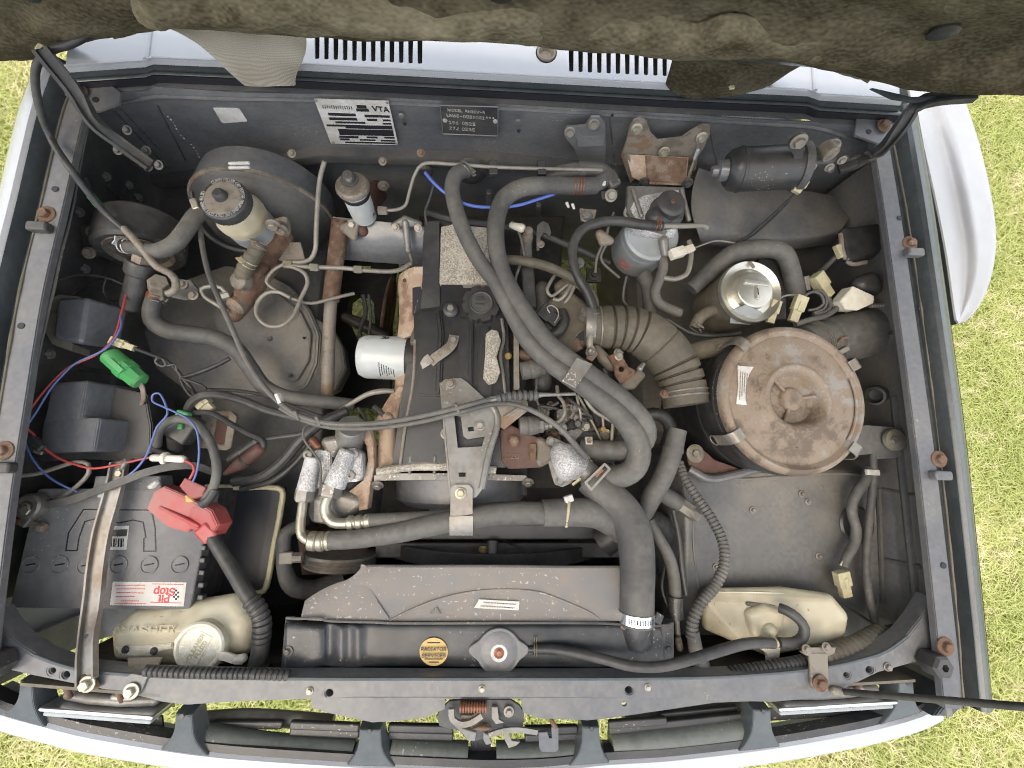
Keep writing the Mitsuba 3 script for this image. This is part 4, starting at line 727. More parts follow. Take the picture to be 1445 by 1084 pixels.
# green plug and its harness
gp = thing('green_plug', 'bright green round two part plug with tan wires beside the fuse box', 'connector')
g0, g1 = at(153, 500, .86), at(196, 537, .85); gd = unit(g1 - g0)
part(gp, 'socket', lathe([(0, 0), (.013, 0), (.016, .004), (.0165, .03), (.018, .032), (.018, .036), (0, .036)], g0, gd, 18), 'mat_green')
part(gp, 'plug', lathe([(0, 0), (.0185, 0), (.019, .012), (.0165, .014), (.016, .036), (.012, .040), (0, .040)], g0 + gd * .034, gd, 8), 'mat_green')
part(gp, 'latch', rbox(g0 + gd * .020 + Z * .016, g0 + gd * .05 + Z * .018, .010, .004, .001, seg=8), 'mat_green')
for i in range(3): wire('tan_wire', ('outermost', 'middle', 'innermost')[i] + ' of three tan wires curling from the back of the green plug', [(192 + i * 2, 536 - i, .845), (199 + i * 2, 548, .84), (201 + i * 1.5, 562, .82), (196, 578, .78)], 3.4, 'mat_bracket', group='tan wires behind the green plug')
connector('beige_connector', 'small beige plug between the relay cover and the green plug', at(157, 480, .862), at(190, 492, .855), .015, .013, 'mat_beige')
wire('harness_wire', 'thin black twin wire from the small beige plug down to the taped harness', [(188, 491, .855), (212, 500, .83), (232, 508, .81), (247, 520, .79), (257, 533, .775), (270, 548, .76), (276, 560, .74)], 5.5, 'mat_hose_dark')
wire('wire_loop', 'loose grey wire tied in a loop below the beige plug', [(222, 505, .835), (219, 511, .835), (228, 517, .83), (234, 515, .83), (230, 507, .832), (236, 516, .825), (246, 514, .82), (250, 524, .80)], 3, 'mat_hose')
wire('taped_branch', 'black tape covered branch lying across the wing below the beige plug', [(254, 534, .775), (280, 526, .765), (305, 516, .76), (324, 506, .755)], 6.5, 'mat_hose_dark')
wire('harness_wire', 'thin black wire loop standing up behind the relay of the battery', [(256, 534, .78), (275, 540, .785), (290, 548, .785), (290, 556, .785), (272, 560, .78), (262, 550, .775), (254, 534, .775)], 4, 'mat_hose_dark')
# relay with round base, white connector, brown caps
rl = thing('starter_relay', 'grey relay with a black round socket behind the red terminal cover', 'relay')
part(rl, 'body', rbox(at(246, 596, .79), at(276, 612, .79), .05, .03, .005), 'mat_engine'); part(rl, 'green_seal', rbox(at(250, 583, .82), at(268, 588, .82), .014, .012, .003), 'mat_green'); part(rl, 'green_mark', rbox(at(251, 602, .82), at(258, 602, .82), .010, .006, .002), 'mat_green')
part(rl, 'round_socket', lathe([(0, 0), (.017, 0), (.017, .035), (.014, .038), (0, .038)], at(251, 612, .80), at(252, 636, .74) - at(251, 612, .80), 20), 'mat_plastic')
mp = thing('relay_bracket', 'brown framed mounting plate with a window on the wing behind the battery', 'bracket')
part(mp, 'frame', plate(ats([(284, 580, .74), (325, 580, .74), (334, 588, .735), (326, 632, .72), (318, 636, .72), (280, 632, .72)]), .01, .002, holes=[ats([(306, 586, .74), (322, 587, .738), (316, 628, .722), (300, 626, .722)])]), 'mat_bracket')
part(mp, 'face', plate(ats([(286, 584, .733), (328, 584, .733), (320, 632, .716), (282, 630, .716)]), .003, 0), 'mat_redbrown')
connector('white_connector', 'square cream connector standing behind the grey relay', at(280, 562, .80), at(298, 580, .79), .024, .018, 'mat_beige')
cp = thing('cable_boot', 'pair of dark rubber boots, one brown and pointed, right of the grey relay', 'rubber boot')
part(cp, 'brown_boot', hull([(at(318, 668, .78), .004), (at(340, 654, .79), .012), (at(366, 634, .80), .011)]), 'mat_redbrown'); part(cp, 'black_boot', hull([(at(326, 648, .76), .009), (at(362, 624, .78), .009)]), 'mat_plastic')
part(cp, 'ring', lathe([(.0125, -.002), (.0135, 0), (.0125, .002)], at(346, 650, .792), at(366, 634, .8) - at(340, 654, .79), 20), 'mat_hose_dark')
for k_, px, d, lab in ((0, [(264, 582, .80), (270, 568, .82), (285, 558, .825), (310, 557, .82), (345, 566, .80), (375, 578, .79), (420, 590, .78)], 12, 'black sheathed cable arching over the cream connector towards the engine'),
                       (1, [(272, 582, .80), (300, 584, .81), (325, 598, .80), (350, 612, .80), (370, 622, .81), (373, 632, .81)], 8, 'black cable from the relay into the brown rubber boot'),
                       (2, [(292, 550, .76), (340, 552, .75), (380, 560, .74), (420, 576, .74), (460, 590, .72)], 5, 'thin black harness line crossing the wing behind the cream connector'),
                       (3, [(372, 620, .80), (400, 616, .79), (425, 612, .79), (450, 600, .78)], 7, 'black cable running from the brown boot towards the compressor'),
                       (4, [(330, 680, .72), (370, 672, .74), (400, 650, .76), (424, 622, .78), (452, 598, .78), (490, 580, .77)], 15, 'thick black harness sweeping from under the battery past the compressor'),
                       (5, [(340, 690, .71), (385, 678, .73), (415, 655, .74), (440, 625, .76)], 8, 'second black cable below the thick harness beside the compressor')):
    solo('harness_cable', lab, 'cable', hose(px, d, n=10), 'mat_hose_dark')

# ---------------------------------------------------------------- brake booster, master cylinder, clutch reservoir
bb = thing('brake_booster', 'big dark round brake booster against the firewall', 'brake booster')
ctr = aty(378, 300, .50); bax = unit(A([0.02, -1, .10]))
part(bb, 'rear_shell', lathe([(0, -.075), (.10, -.075), (.128, -.05), (.135, -.01), (.136, .006), (.133, .010), (0, .010)], ctr, bax, 64), 'mat_bay')
part(bb, 'front_shell', lathe([(.131, .008), (.1345, .012), (.130, .018), (.122, .022), (.112, .040), (.095, .060), (.062, .074), (.050, .078), (.046, .070), (0, .070)], ctr, bax, 64), 'mat_apron')
part(bb, 'seam', lathe([(.135, .002), (.1385, .005), (.1385, .010), (.135, .012)], ctr, bax, 64), 'mat_bracket')
lb = aty(338, 233, ctr[1] - .02)
for dz in (0, .011): c = aty(338, 231, .50) + [0, .004, -dz]; part(bb, 'paint_mark', rbox(aty(323, 231 + dz * 550, .478), aty(352, 230 + dz * 550, .478), .004, .005, .001, seg=6), 'mat_label')
mc = thing('brake_master_cylinder', 'rusty brake master cylinder with a yellowed reservoir under a round black cap', 'brake master cylinder')
r0_, r1_ = at(317, 282, .955), at(352, 332, .83); ra = A([.03, -.02, -1.]); ra = unit(ra)
part(mc, 'cap', lathe([(0, -.006), (.034, -.006), (.0395, -.002), (.041, .004), (.041, .014), (.038, .018), (0, .018)], r0_, ra, 48), 'mat_engine')
part(mc, 'cap_nipple', lathe([(0, -.018), (.007, -.018), (.010, -.015), (.0115, -.008), (.0125, -.005), (0, -.005)], at(315, 280, .957), ra, 24), 'mat_engine')
part(mc, 'cap_ring', lathe([(.014, -.0075), (.020, -.0085), (.030, -.0075), (.032, -.0055), (.014, -.0055)], r0_, ra, 40), 'mat_bracket')
capn = -ra
for i, w_ in enumerate('CLEAN FILLER CAP BEFORE REMOVING USE ONLY DOT3 BRAKE FLUID '):
    if w_ == ' ': continue
    t = -2.2 + i * .098; x, y, kk = basis(capn)
    pos = r0_ + capn * .0064 + (.0345 if i < 64 else .026) * (math.cos(-t) * x + math.sin(-t) * y)
    part(mc, 'letter', text(w_, pos, math.sin(-t) * x - math.cos(-t) * y, capn, .0055, .0006, True), 'mat_dustlabel', False)
part(mc, 'reservoir', lathe([(0, .014), (.037, .014), (.040, .018), (.041, .034), (.0445, .040), (.045, .050), (.0425, .055), (.042, .096), (.036, .112), (.022, .120), (0, .120)], r0_, ra, 44), 'mat_bottle')
part(mc, 'reservoir_label', lathe([(.0428, .062), (.0431, .063), (.0431, .090), (.0427, .091)], r0_, ra, 44), 'mat_canister')
m0, m1 = aty(400, 320, .42), at(338, 428, .72)
part(mc, 'flange', plate([aty(u, v, .415) for u, v in [(386, 316), (404, 311), (411, 328), (402, 346), (384, 348), (376, 332)]], .010, .003, rnd=.006), 'mat_bracket')
part(mc, 'body', hull([(at(396, 340, .76), .026), (at(372, 372, .74), .024), (at(345, 420, .735), .022), (at(330, 442, .73), .018)]), 'mat_rust')
part(mc, 'port_block', hull([(at(352, 396, .765), .014), (at(372, 378, .768), .014), (at(340, 392, .76), .010)]), 'mat_rust')
part(mc, 'end_plug', lathe([(0, -.004), (.018, -.004), (.019, .012), (.014, .018), (0, .018)], at(338, 428, .742), (-.35, -.75, .5), 20), 'mat_bracket')
for u, v, z in ((386, 316, .80), (396, 322, .80)): part(mc, 'stud', bolt(aty(u, v, .405), (0, -1, .2), .009, 1.4), 'mat_bracket')
part(mc, 'wire_bracket', plate(ats([(398, 358, .77), (404, 342, .775), (424, 342, .775), (430, 366, .77), (412, 372, .768), (390, 366, .768)]), .004, .001), 'mat_bracket')
hh = thing('feed_hose', 'short ribbed feed hose from the reservoir to the master cylinder body', 'hose')
part(hh, 'tube', hose([(366, 344, .85), (360, 358, .845), (350, 372, .835), (344, 384, .82), (342, 394, .80)], [20, 22, 22, 20], n=16, ridge=(.012, .0010)), 'mat_duct'); wireclip(hh, at(350, 371, .835), at(344, 384, .82) - at(360, 358, .845), .0135, 'mat_beige'); wireclip(hh, at(366, 346, .85), at(360, 358, .845) - at(366, 344, .85), .012, 'mat_bracket')
part(hh, 'elbow', lathe([(0, -.010), (.016, -.010), (.019, 0), (.016, .012), (.010, .016), (0, .016)], at(342, 397, .795), (-.2, -.3, 1), 20), 'mat_bracket')
for k_, px, d in ((0, [(458, 228, .93), (452, 250, .90), (448, 290, .87), (446, 330, .84), (445, 352, .82), (438, 366, .80), (424, 370, .79), (404, 370, .785)], 6.5), (1, [(398, 374, .79), (416, 378, .79), (430, 386, .79), (434, 398, .785), (425, 420, .78), (412, 448, .78), (396, 460, .78), (376, 459, .78), (362, 444, .78), (364, 426, .78), (376, 414, .78), (392, 412, .78), (410, 420, .775)], 6),
                  (2, [(402, 372, .785), (385, 382, .78), (376, 398, .775), (390, 410, .77), (420, 424, .76), (440, 428, .75), (466, 422, .74), (500, 414, .72)], 5), (3, [(322, 418, .775), (312, 406, .79), (298, 404, .795), (284, 408, .795), (288, 418, .79), (306, 430, .78), (322, 440, .77)], 6), (4, [(405, 375, .79), (440, 377, .785), (480, 378, .78), (520, 382, .77), (560, 382, .76), (580, 372, .75)], 6.5)):
    lab = ['vertical brake pipe down the face of the brake booster', 'brake pipe coiled in a round loop over the wing', 'thin brake pipe running from the master cylinder across the gap to the frame', 'short looped brake pipe at the nose of the rusty master cylinder', 'straight brake pipe from the master cylinder to the engine side'][k_]
    solo('brake_pipe', lab, 'brake pipe', hose(px, d, n=8), 'mat_pipe', 60)
for c, dd in ((at(401, 373, .788), (1, 0, 0)), (at(322, 416, .776), (-.6, -.4, .3)), (at(500, 380, .776), (1, 0, 0)), (at(438, 377, .786), (1, 0, 0))): part(mc, 'pipe_nut', hexnut(c, dd, .008, .016), 'mat_zinc')
cl = thing('clutch_reservoir', 'small white clutch fluid reservoir with a round steel cap and rusty bracket', 'reservoir')
q0, q1 = at(497, 262, .90), at(514, 322, .73); qa = unit(A([.02, -.15, -1.]))
part(cl, 'cap', lathe([(0, -.004), (.027, -.004), (.031, -.001), (.032, .003), (.031, .007), (.026, .008), (0, .008)], q0, qa, 36), 'mat_bracket')
part(cl, 'cap_boss', lathe([(0, -.018), (.009, -.018), (.0115, -.014), (.012, -.006), (.0165, -.0055), (.0165, -.003), (0, -.003)], at(494, 256, .90), qa, 18), 'mat_engine'); part(cl, 'cap_bolt', hexnut(at(493, 254, .918), -qa, .007, .006), 'mat_steel')
part(cl, 'body', lathe([(0, .006), (.025, .006), (.0255, .05), (.024, .085), (.018, .092), (0, .092)], q0, qa, 32), 'mat_filterwhite'); part(cl, 'black_band', lathe([(.0258, .016), (.0266, .017), (.0266, .024), (.0258, .025)], q0, qa, 32), 'mat_ink')
part(cl, 'slave_body', hull([(at(512, 326, .74), .012), (at(516, 330, .68), .014)]), 'mat_redbrown')
part(cl, 'bracket', hull([(aty(530, 262, .60), .012), (aty(540, 276, .60), .010), (at(520, 300, .79), .012)]), 'mat_redbrown'); part(cl, 'bracket_bolt', bolt(aty(541, 262, .578), (.3, -1, .3), .008), 'mat_bracket')
solo('clutch_pipe', 'thin pipe curving from the clutch reservoir up the firewall', 'pipe', hose([(540, 297, .80), (560, 296, .81), (572, 290, .83), (578, 270, .87), (586, 245, .90), (596, 232, .915), (640, 232, .916), (700, 236, .912), (850, 240, .91)], 5, n=8), 'mat_pipe', 60)
part(cl, 'union', hexnut(at(534, 297, .80), (1, 0, 0), .009, .018), 'mat_bracket')
so = thing('steering_shaft', 'rusty steering shaft slanting down from the firewall', 'steering shaft')
part(so, 'shaft', tube([at(478, 318, .74), at(466, 440, .69), at(462, 568, .65)], [.014, .0125, .0125], 16), 'mat_bracket'); part(so, 'rusty_sleeve', tube([at(480, 312, .75), at(467, 425, .70)], .0165, 16), 'mat_rust')
part(so, 'joint', hull([(at(486, 322, .76), .010), (at(502, 316, .76), .008), (at(500, 336, .75), .006)]), 'mat_bracket'); part(so, 'pinch_bolt', bolt(at(497, 318, .765), (0, -.4, 1), .007), 'mat_steel')
dr_ = thing('engine_hook', 'cast T shaped stay hanging from the firewall beside the engine', 'bracket')
part(dr_, 'arms', hull([(at(556, 318, .80), .006), (at(572, 310, .81), .008), (at(592, 316, .80), .006)]), 'mat_alloy'); part(dr_, 'leg', hull([(at(572, 314, .81), .008), (at(576, 354, .77), .006)]), 'mat_alloy'); part(dr_, 'rod', tube([at(577, 354, .77), at(583, 374, .73)], .004), 'mat_steel')
for u, v in ((558, 321), (590, 322)): part(dr_, 'bolt', bolt(at(u, v, .812), (0, -.5, 1), .005), 'mat_steel')
# ---------------------------------------------------------------- engine
en = thing('engine', 'dirty black diesel engine in the middle of the bay', 'engine')
ZE = .80
part(en, 'block', plate(ats([(572, 330, .66), (700, 325, .66), (742, 420, .66), (745, 700, .66), (560, 700, .66), (575, 560, .66)]), .34, .02, nrm=(0, 0, 1)), 'mat_grease')
part(en, 'rear_housing', plate(ats([(590, 300, .60), (800, 300, .60), (790, 420, .60), (590, 420, .60)]), .22, .03, nrm=(0, 0, 1)), 'mat_grease')
part(en, 'added_dark_block', plate([atz(u, v, .55) for u, v in [(500, 650), (880, 650), (900, 790), (480, 790)]], .10, .02, nrm=(0, 0, 1)), 'mat_grease')  # added dark block; keeps bright lawn out of the slot below the timing cover
part(en, 'pump_plate', plate([atz(u, v, .60) for u, v in [(735, 380), (800, 390), (838, 430), (880, 560), (900, 650), (740, 660)]], .08, .01, nrm=(0, 0, 1)), 'mat_grease')  # added black plate under the pump, hiding lawn in the dark gaps
part(en, 'sump', plate(ats([(590, 330, .42), (790, 330, .42), (790, 690, .42), (590, 690, .42)]), .10, .03, nrm=(0, 0, 1)), 'mat_grease')
part(en, 'cylinder_head', plate(ats([(598, 310, ZE - .03), (700, 312, ZE - .03), (716, 420, ZE - .03), (720, 560, ZE - .03), (716, 660, ZE - .03), (552, 664, ZE - .03), (566, 560, ZE - .03), (580, 470, ZE - .03), (592, 440, ZE - .03)]), .10, .006, nrm=(0, 0, 1), rnd=.006), 'mat_engine')
part(en, 'head_flange', plate(ats([(599, 312, ZE - .004), (620, 312, ZE - .004), (621, 436, ZE - .004), (594, 442, ZE - .004)]), .03, .003, nrm=(0, 0, 1)), 'mat_engine')
vc = part(en, 'valve_cover', plate(ats([(621, 402, ZE), (704, 405, ZE), (713, 450, ZE), (712, 552, ZE), (694, 660, ZE), (566, 664, ZE), (574, 590, ZE), (584, 520, ZE), (583, 442, ZE), (592, 434, ZE), (621, 430, ZE)]), .06, .010, nrm=(0, 0, 1), rnd=.005), 'mat_cover', 40)
part(vc, 'left_cushion', plate(ats([(585, 448, ZE + .022), (592, 438, ZE + .022), (622, 434, ZE + .022), (626, 470, ZE + .022), (622, 560, ZE + .022), (586, 558, ZE + .022), (590, 500, ZE + .022)]), .04, .014, nrm=(0, 0, 1), rnd=.008), 'mat_cover', 40)
for px in ([(646, 448), (668, 448), (666, 560), (645, 560)], [(676, 458), (690, 458), (700, 500), (694, 560), (673, 560)]):
    part(vc, 'raised_rib', plate(ats([(u, v, ZE + .022) for u, v in px]), .03, .010, nrm=(0, 0, 1), rnd=.004), 'mat_cover', 40)
part(vc, 'rear_panel', plate(ats([(622, 400, ZE + .004), (680, 402, ZE + .004), (662, 424, ZE + .004), (624, 428, ZE + .004)]), .02, .005, nrm=(0, 0, 1), rnd=.003), 'mat_cover', 40)
part(vc, 'front_panel', plate(ats([(588, 572, ZE + .006), (626, 572, ZE + .006), (630, 640, ZE + .006), (572, 646, ZE + .006)]), .02, .006, nrm=(0, 0, 1), rnd=.004), 'mat_cover', 40)
for v in (0, 1): part(vc, 'web', hull([(at(579 + v * 35, 645, ZE), .003), (at(578 + v * 35, 668, ZE - .008), .003)], 8), 'mat_alloy')
part(vc, 'front_bead', hose([(532, 666, ZE - .006), (556, 662, ZE - .004), (580, 659, ZE - .004), (640, 659, ZE - .004), (700, 664, ZE - .004)], 12, n=10), 'mat_pad')
part(vc, 'left_edge', hose([(564, 664, ZE - .005), (568, 630, ZE - .004), (574, 590, ZE - .004), (583, 540, ZE - .004), (586, 480, ZE - .006)], 4.5, n=8), 'mat_bracket')
part(en, 'cast_pad', plate(ats([(622, 318, ZE + .006), (640, 314, ZE + .006), (694, 320, ZE + .006), (700, 402, ZE + .006), (678, 402, ZE + .006), (620, 401, ZE + .006)]), .05, .004, nrm=(0, .06, 1), rnd=.003), 'mat_pad')
part(en, 'cast_pad_edge', plate(ats([(652, 401, ZE + .006), (694, 401, ZE + .006), (692, 407, ZE + .004), (654, 407, ZE + .004)]), .02, .002, nrm=(0, 0, 1)), 'mat_alloy')
part(en, 'cast_shoulder', plate([at(u, v, ZE + .034) for u, v in [(686, 470), (694, 464), (703, 466), (708, 480), (701, 503), (707, 524), (701, 539), (690, 543), (682, 533), (685, 502)]], .03, .008, nrm=(.1, 0, 1), rnd=.005), 'mat_pad', 50)
part(en, 'cast_edge', hose([(708, 450, ZE), (711, 478, ZE), (706, 500, ZE), (710, 530, ZE), (713, 556, ZE)], 5, n=8), 'mat_alloy')
oc = thing('oil_filler_cap', 'round black notched oil filler cap on the valve cover', 'cap')
oc_c = at(679, 431, ZE + .010)
th = np.arange(0, 2 * np.pi, 2 * np.pi / 64); rr_ = np.where((np.cos(th * 8 + .4) > .72), .0315, .0365)
part(oc, 'rim', place(extr(Polygon([(r * math.cos(t), r * math.sin(t)) for r, t in zip(rr_, th)]), .022, .002), oc_c + Z * .014, A([1., 0, 0]), A([0, 1., 0]), Z), 'mat_plastic')
part(oc, 'top', lathe([(0, .014), (.0215, .014), (.0225, .0165), (.021, .018), (.019, .0165), (0, .0165)], oc_c, n=40), 'mat_engine')
part(oc, 'lettering', text('OIL', oc_c + [0, .008, .0163], (1, 0, 0), Z, .008, .0012, True), 'mat_plastic', False)
part(oc, 'can_symbol', merge([rbox(oc_c + [-.011, -.004, .0166], oc_c + [.006, -.004, .0166], .005, .002, .0008, seg=6), rbox(oc_c + [.004, -.003, .0166], oc_c + [.014, .001, .0166], .002, .002, .0008, seg=6), hull([(oc_c + [.0135, -.006, .0168], .0011)], 6)]), 'mat_plastic', kind='stuff')
part(vc, 'dark_washer', lathe([(.006, 0), (.0145, 0), (.015, .003), (.012, .006), (.007, .007), (0, .007)], at(636, 438, ZE + .006), n=26), 'mat_plastic'); part(vc, 'bolt', hexnut(at(636, 436, ZE + .012), Z, .0072, .009), 'mat_alloy')
rcl = thing('pipe_clip', 'rusty bent steel clip bolted on top of the valve cover', 'clip')
part(rcl, 'strap', ribbon([(641, 474, ZE + .016), (638, 486, ZE + .020), (628, 496, ZE + .024), (615, 505, ZE + .022), (603, 516, ZE + .014)], .019, .003), 'mat_bracket'); part(rcl, 'bolt', bolt(at(640, 480, ZE + .020), Z, .0062, 1.3), 'mat_alloy')
part(rcl, 'lip', ribbon([(608, 505, ZE + .026), (600, 513, ZE + .022), (605, 521, ZE + .012)], .018, .003), 'mat_alloy'); part(rcl, 'rust_patch', ribbon([(636, 487, ZE + .0232), (622, 499, ZE + .0262)], .012, .0006), 'mat_rust')
part(vc, 'stud', bolt(at(630, 612, ZE + .008), Z, .0075, 1.5), 'mat_alloy'); part(vc, 'brass_stud', lathe([(0, 0), (.007, 0), (.007, .006), (.004, .009), (.004, .012), (0, .012)], at(717, 503, .79), n=12), 'mat_brass')
# timing cover: a big round case facing forward
tcov = part(en, 'timing_cover', lathe([(0, .075), (.065, .075), (.068, .060), (.118, .058), (.134, .046), (.137, .030), (.137, .004), (.143, .003), (.143, -.006), (0, -.006)], atz(646, 676, .872) - Z * .139, (0.02, -1, 0), 72), 'mat_rail')
part(en, 'timing_flange', plate(ats([(527, 671, .795), (545, 668, .795), (640, 668, .798), (742, 671, .795), (748, 679, .79), (640, 677, .795), (548, 678, .79), (528, 680, .79)]), .03, .003, nrm=(0, 0, 1)), 'mat_alloy')
for u, v in ((533, 684), (660, 674), (745, 680)): part(en, 'timing_bolt', bolt(at(u, v, .790), (0, -.7, .6), .007), 'mat_steel')
# exhaust side: flaking tan heat shield, manifold shadow, oil filter
hs = thing('heat_shield', 'flaking tan heat shield down the left side of the engine', 'heat shield')
part(hs, 'upper_sheet', sheet([ats([(567, 390, .735), (580, 378, .755), (594, 376, .77), (600, 376, .775)]), ats([(562, 400, .72), (576, 394, .75), (590, 394, .765), (598, 394, .77)]), ats([(563, 440, .71), (572, 440, .74), (580, 440, .75), (586, 440, .76)]), ats([(560, 480, .71), (570, 478, .745), (582, 474, .758), (588, 472, .765)])], (30, 24), .002, (2, 2), .006, 30), 'mat_shield')
part(hs, 'lower_sheet', sheet([ats([(560, 488, .71), (569, 486, .738), (580, 482, .75), (588, 480, .758)]), ats([(557, 520, .70), (567, 520, .735), (579, 518, .748), (586, 516, .758)]), ats([(556, 548, .69), (564, 548, .73), (574, 546, .745), (584, 544, .755)]), ats([(558, 562, .68), (564, 562, .72), (571, 560, .735), (578, 560, .745)])], (30, 24), .002, (2, 2), .006, 30, 2), 'mat_shield')
part(hs, 'window', plate(ats([(582, 406, .757), (594, 404, .767), (594, 438, .767), (582, 446, .757)]), .004, 0), 'mat_ink'); part(hs, 'shield_step', tube([at(560, 486, .716), at(568, 480, .742), at(586, 473, .766)], .0018), 'mat_redbrown')  # window is a flat black plate with the manifold shadow painted on
for u, v in ((571, 396), (557, 515)): part(hs, 'hole', lathe([(0, 0), (.004, 0), (.004, .002), (0, .002)], at(u, v, .745 if v < 500 else .712), (-.6, 0, .8), 10), 'mat_redbrown')
of = thing('oil_filter', 'clean white spin on oil filter lying beside the tan heat shield', 'oil filter')
o0, o1 = at(507, 503, .70), at(566, 506, .70); oa = unit(o1 - o0)
part(of, 'can', lathe([(0, .0), (.030, 0), (.039, .004), (.043, .012), (.0445, .020), (.0445, .098), (0, .098)], o0, oa, 48), 'mat_filterwhite')
part(of, 'lettering', text('R', o0 + oa * .056 + A([0, .034, .0287]), (0, -1, .8), (0, .76, .65), .013, .0008, True), 'mat_ink', False)
for i in range(7): b = o0 + oa * (.050 + i * .0045); part(of, 'printed_line', tube([b + .0448 * A([0, math.cos(t), math.sin(t)]) for t in np.linspace(2.0 + i * .05, 2.75 - (i % 3) * .1, 8)], .0007, 5), 'mat_ink')
part(of, 'base', lathe([(0, .096), (.043, .096), (.046, .104), (.046, .13), (0, .13)], o0, oa, 30), 'mat_grease')
dc = thing('brake_backing', 'rusty brown edged disc of the suspension far below the brake booster', 'disc')
part(dc, 'plate', lathe([(0, -.004), (.10, -.004), (.105, 0), (.10, .004), (0, .004)], at(548, 445, .30), (-.97, .1, .12), 40), 'mat_rust')
for px, d in (([(512, 415, .60), (516, 440, .56), (508, 470, .50), (514, 500, .46)], 6), ([(520, 415, .60), (523, 450, .56), (519, 480, .52), (514, 500, .50)], 4)): solo('brake_line', 'thin line dangling to the suspension in front of the lawn gap' if d == 4 else 'black flexible brake line hanging in the gap left of the engine', 'brake line', hose(px, d, n=8), 'mat_hose_dark')
part(en, 'engine_mount', hull([(at(488, 448, .44), .012), (at(545, 476, .46), .014), (at(514, 456, .45), .010)]), 'mat_grease')
# fuel tan line and brown casting near the compressor
solo('dipstick_tube', 'pale tan tube running from the engine casting towards the compressor', 'tube', hose([(556, 552, .76), (540, 552, .765), (520, 556, .765), (498, 568, .76), (470, 586, .755), (440, 606, .74)], [6, 8, 7, 6, 6]), 'mat_pipe')
part(en, 'brown_casting', hull([(at(556, 560, .745), .008), (at(566, 550, .75), .008), (at(535, 600, .73), .012), (at(548, 610, .735), .012)]), 'mat_shield')
part(en, 'brown_casting', hull([(at(548, 590, .75), .012), (at(548, 640, .75), .015), (at(538, 665, .74), .012), (at(555, 655, .745), .010)]), 'mat_shield')
# compressor
ac = thing('compressor', 'air conditioning compressor with two speckled alloy manifolds left of the engine', 'compressor')
part(ac, 'body', lathe([(0, -.09), (.062, -.09), (.066, -.08), (.066, .05), (.060, .06), (0, .06)], at(492, 690, .66), (-.05, -1, 0), 36), 'mat_engine')
part(ac, 'pulley', lathe([(0, 0), (.050, 0), (.056, .004), (.066, .004), (.068, .008), (.062, .012), (.068, .016), (.062, .020), (.068, .024), (.066, .028), (0, .028)], at(482, 776, .64), (-.05, -1, 0), 44), 'mat_steel')
part(ac, 'bracket', plate(ats([(508, 612, .80), (520, 606, .80), (526, 625, .80), (527, 660, .80), (522, 690, .79), (520, 718, .78), (508, 720, .78), (504, 700, .79), (492, 694, .79), (512, 678, .795), (518, 650, .80), (516, 630, .80)]), .03, .004, nrm=(0, 0, 1)), 'mat_shield')
part(ac, 'lug', lathe([(.008, -.004), (.024, -.004), (.026, 0), (.026, .046), (0, .046)], at(496, 603, .83), at(492, 630, .76) - at(496, 603, .83), 32), 'mat_alloy')
part(ac, 'lug_arm', hull([(at(462, 624, .80), .010), (at(482, 622, .80), .012), (at(470, 640, .79), .010)]), 'mat_alloy')
def cyl(a, b, r0_, r1_, mat, parent, name): return part(parent, name, lathe([(0, -.003), (r0_ * .85, -.003), (r0_, 0), (r1_, np.linalg.norm(A(b) - A(a))), (0, np.linalg.norm(A(b) - A(a)))], a, A(b) - A(a), 28), mat)
cyl(at(492, 638, .825), at(472, 686, .825), .0165, .019, 'mat_cast', ac, 'manifold'); cyl(at(441, 648, .82), at(432, 692, .82), .013, .0165, 'mat_cast', ac, 'manifold')
part(ac, 'manifold_plate', plate(ats([(482, 634, .826), (500, 632, .826), (510, 640, .826), (512, 672, .826), (504, 680, .826), (476, 682, .826)]), .035, .006, nrm=(0, 0, 1), rnd=.006), 'mat_cast')
part(ac, 'manifold_plate', plate(ats([(434, 640, .815), (446, 634, .815), (466, 636, .815), (468, 660, .812), (458, 690, .81), (436, 690, .81)]), .03, .006, nrm=(0, 0, 1), rnd=.006), 'mat_cast')
for u, v, z in ((500, 641, .827), (495, 671, .827), (435, 642, .822)): s_ = part(ac, 'socket_screw', lathe([(0, 0), (.008, 0), (.008, .004), (.006, .005), (.0035, .005), (.003, .001), (0, .001)], at(u, v, z), n=16), 'mat_pipe')
for a, b, r in (((469, 684, .825), (465, 702, .825), .0195), ((431, 690, .82), (428, 708, .82), .017)): part(ac, 'union_nut', hexnut(at(*a), at(*b) - at(*a), r, np.linalg.norm(at(*b) - at(*a))), 'mat_alloy')
part(ac, 'clutch_lead', hose([(438, 597, .82), (428, 606, .83), (430, 622, .83), (442, 638, .83), (452, 655, .835), (452, 685, .825), (450, 700, .81)], 3, n=8), 'mat_hose'); part(ac, 'copper_plug', hull([(at(442, 622, .80), .008), (at(448, 630, .80), .008)]), 'mat_copper')
part(ac, 'side_plate', plate(ats([(442, 688, .79), (455, 686, .79), (462, 700, .79), (456, 738, .79), (442, 736, .79)]), .03, .004, nrm=(0, 0, 1)), 'mat_alloy')
part(ac, 'lower_casting', hull([(at(480, 700, .77), .016), (at(506, 708, .77), .016), (at(486, 724, .76), .016), (at(470, 712, .77), .012)]), 'mat_alloy')
def aline(nm, lab, pipe, dp, fer, df, hs_, dh):
    k = thing('refrigerant_hose', lab, 'hose'); part(k, 'alloy_pipe', hose(pipe, dp, n=16), 'mat_zinc'); part(k, 'ferrule', hose(fer, df, n=24, ridge=(.014, .0022)), 'mat_zinc'); part(k, 'rubber_hose', hose(hs_, dh, n=22), 'mat_hose'); return k
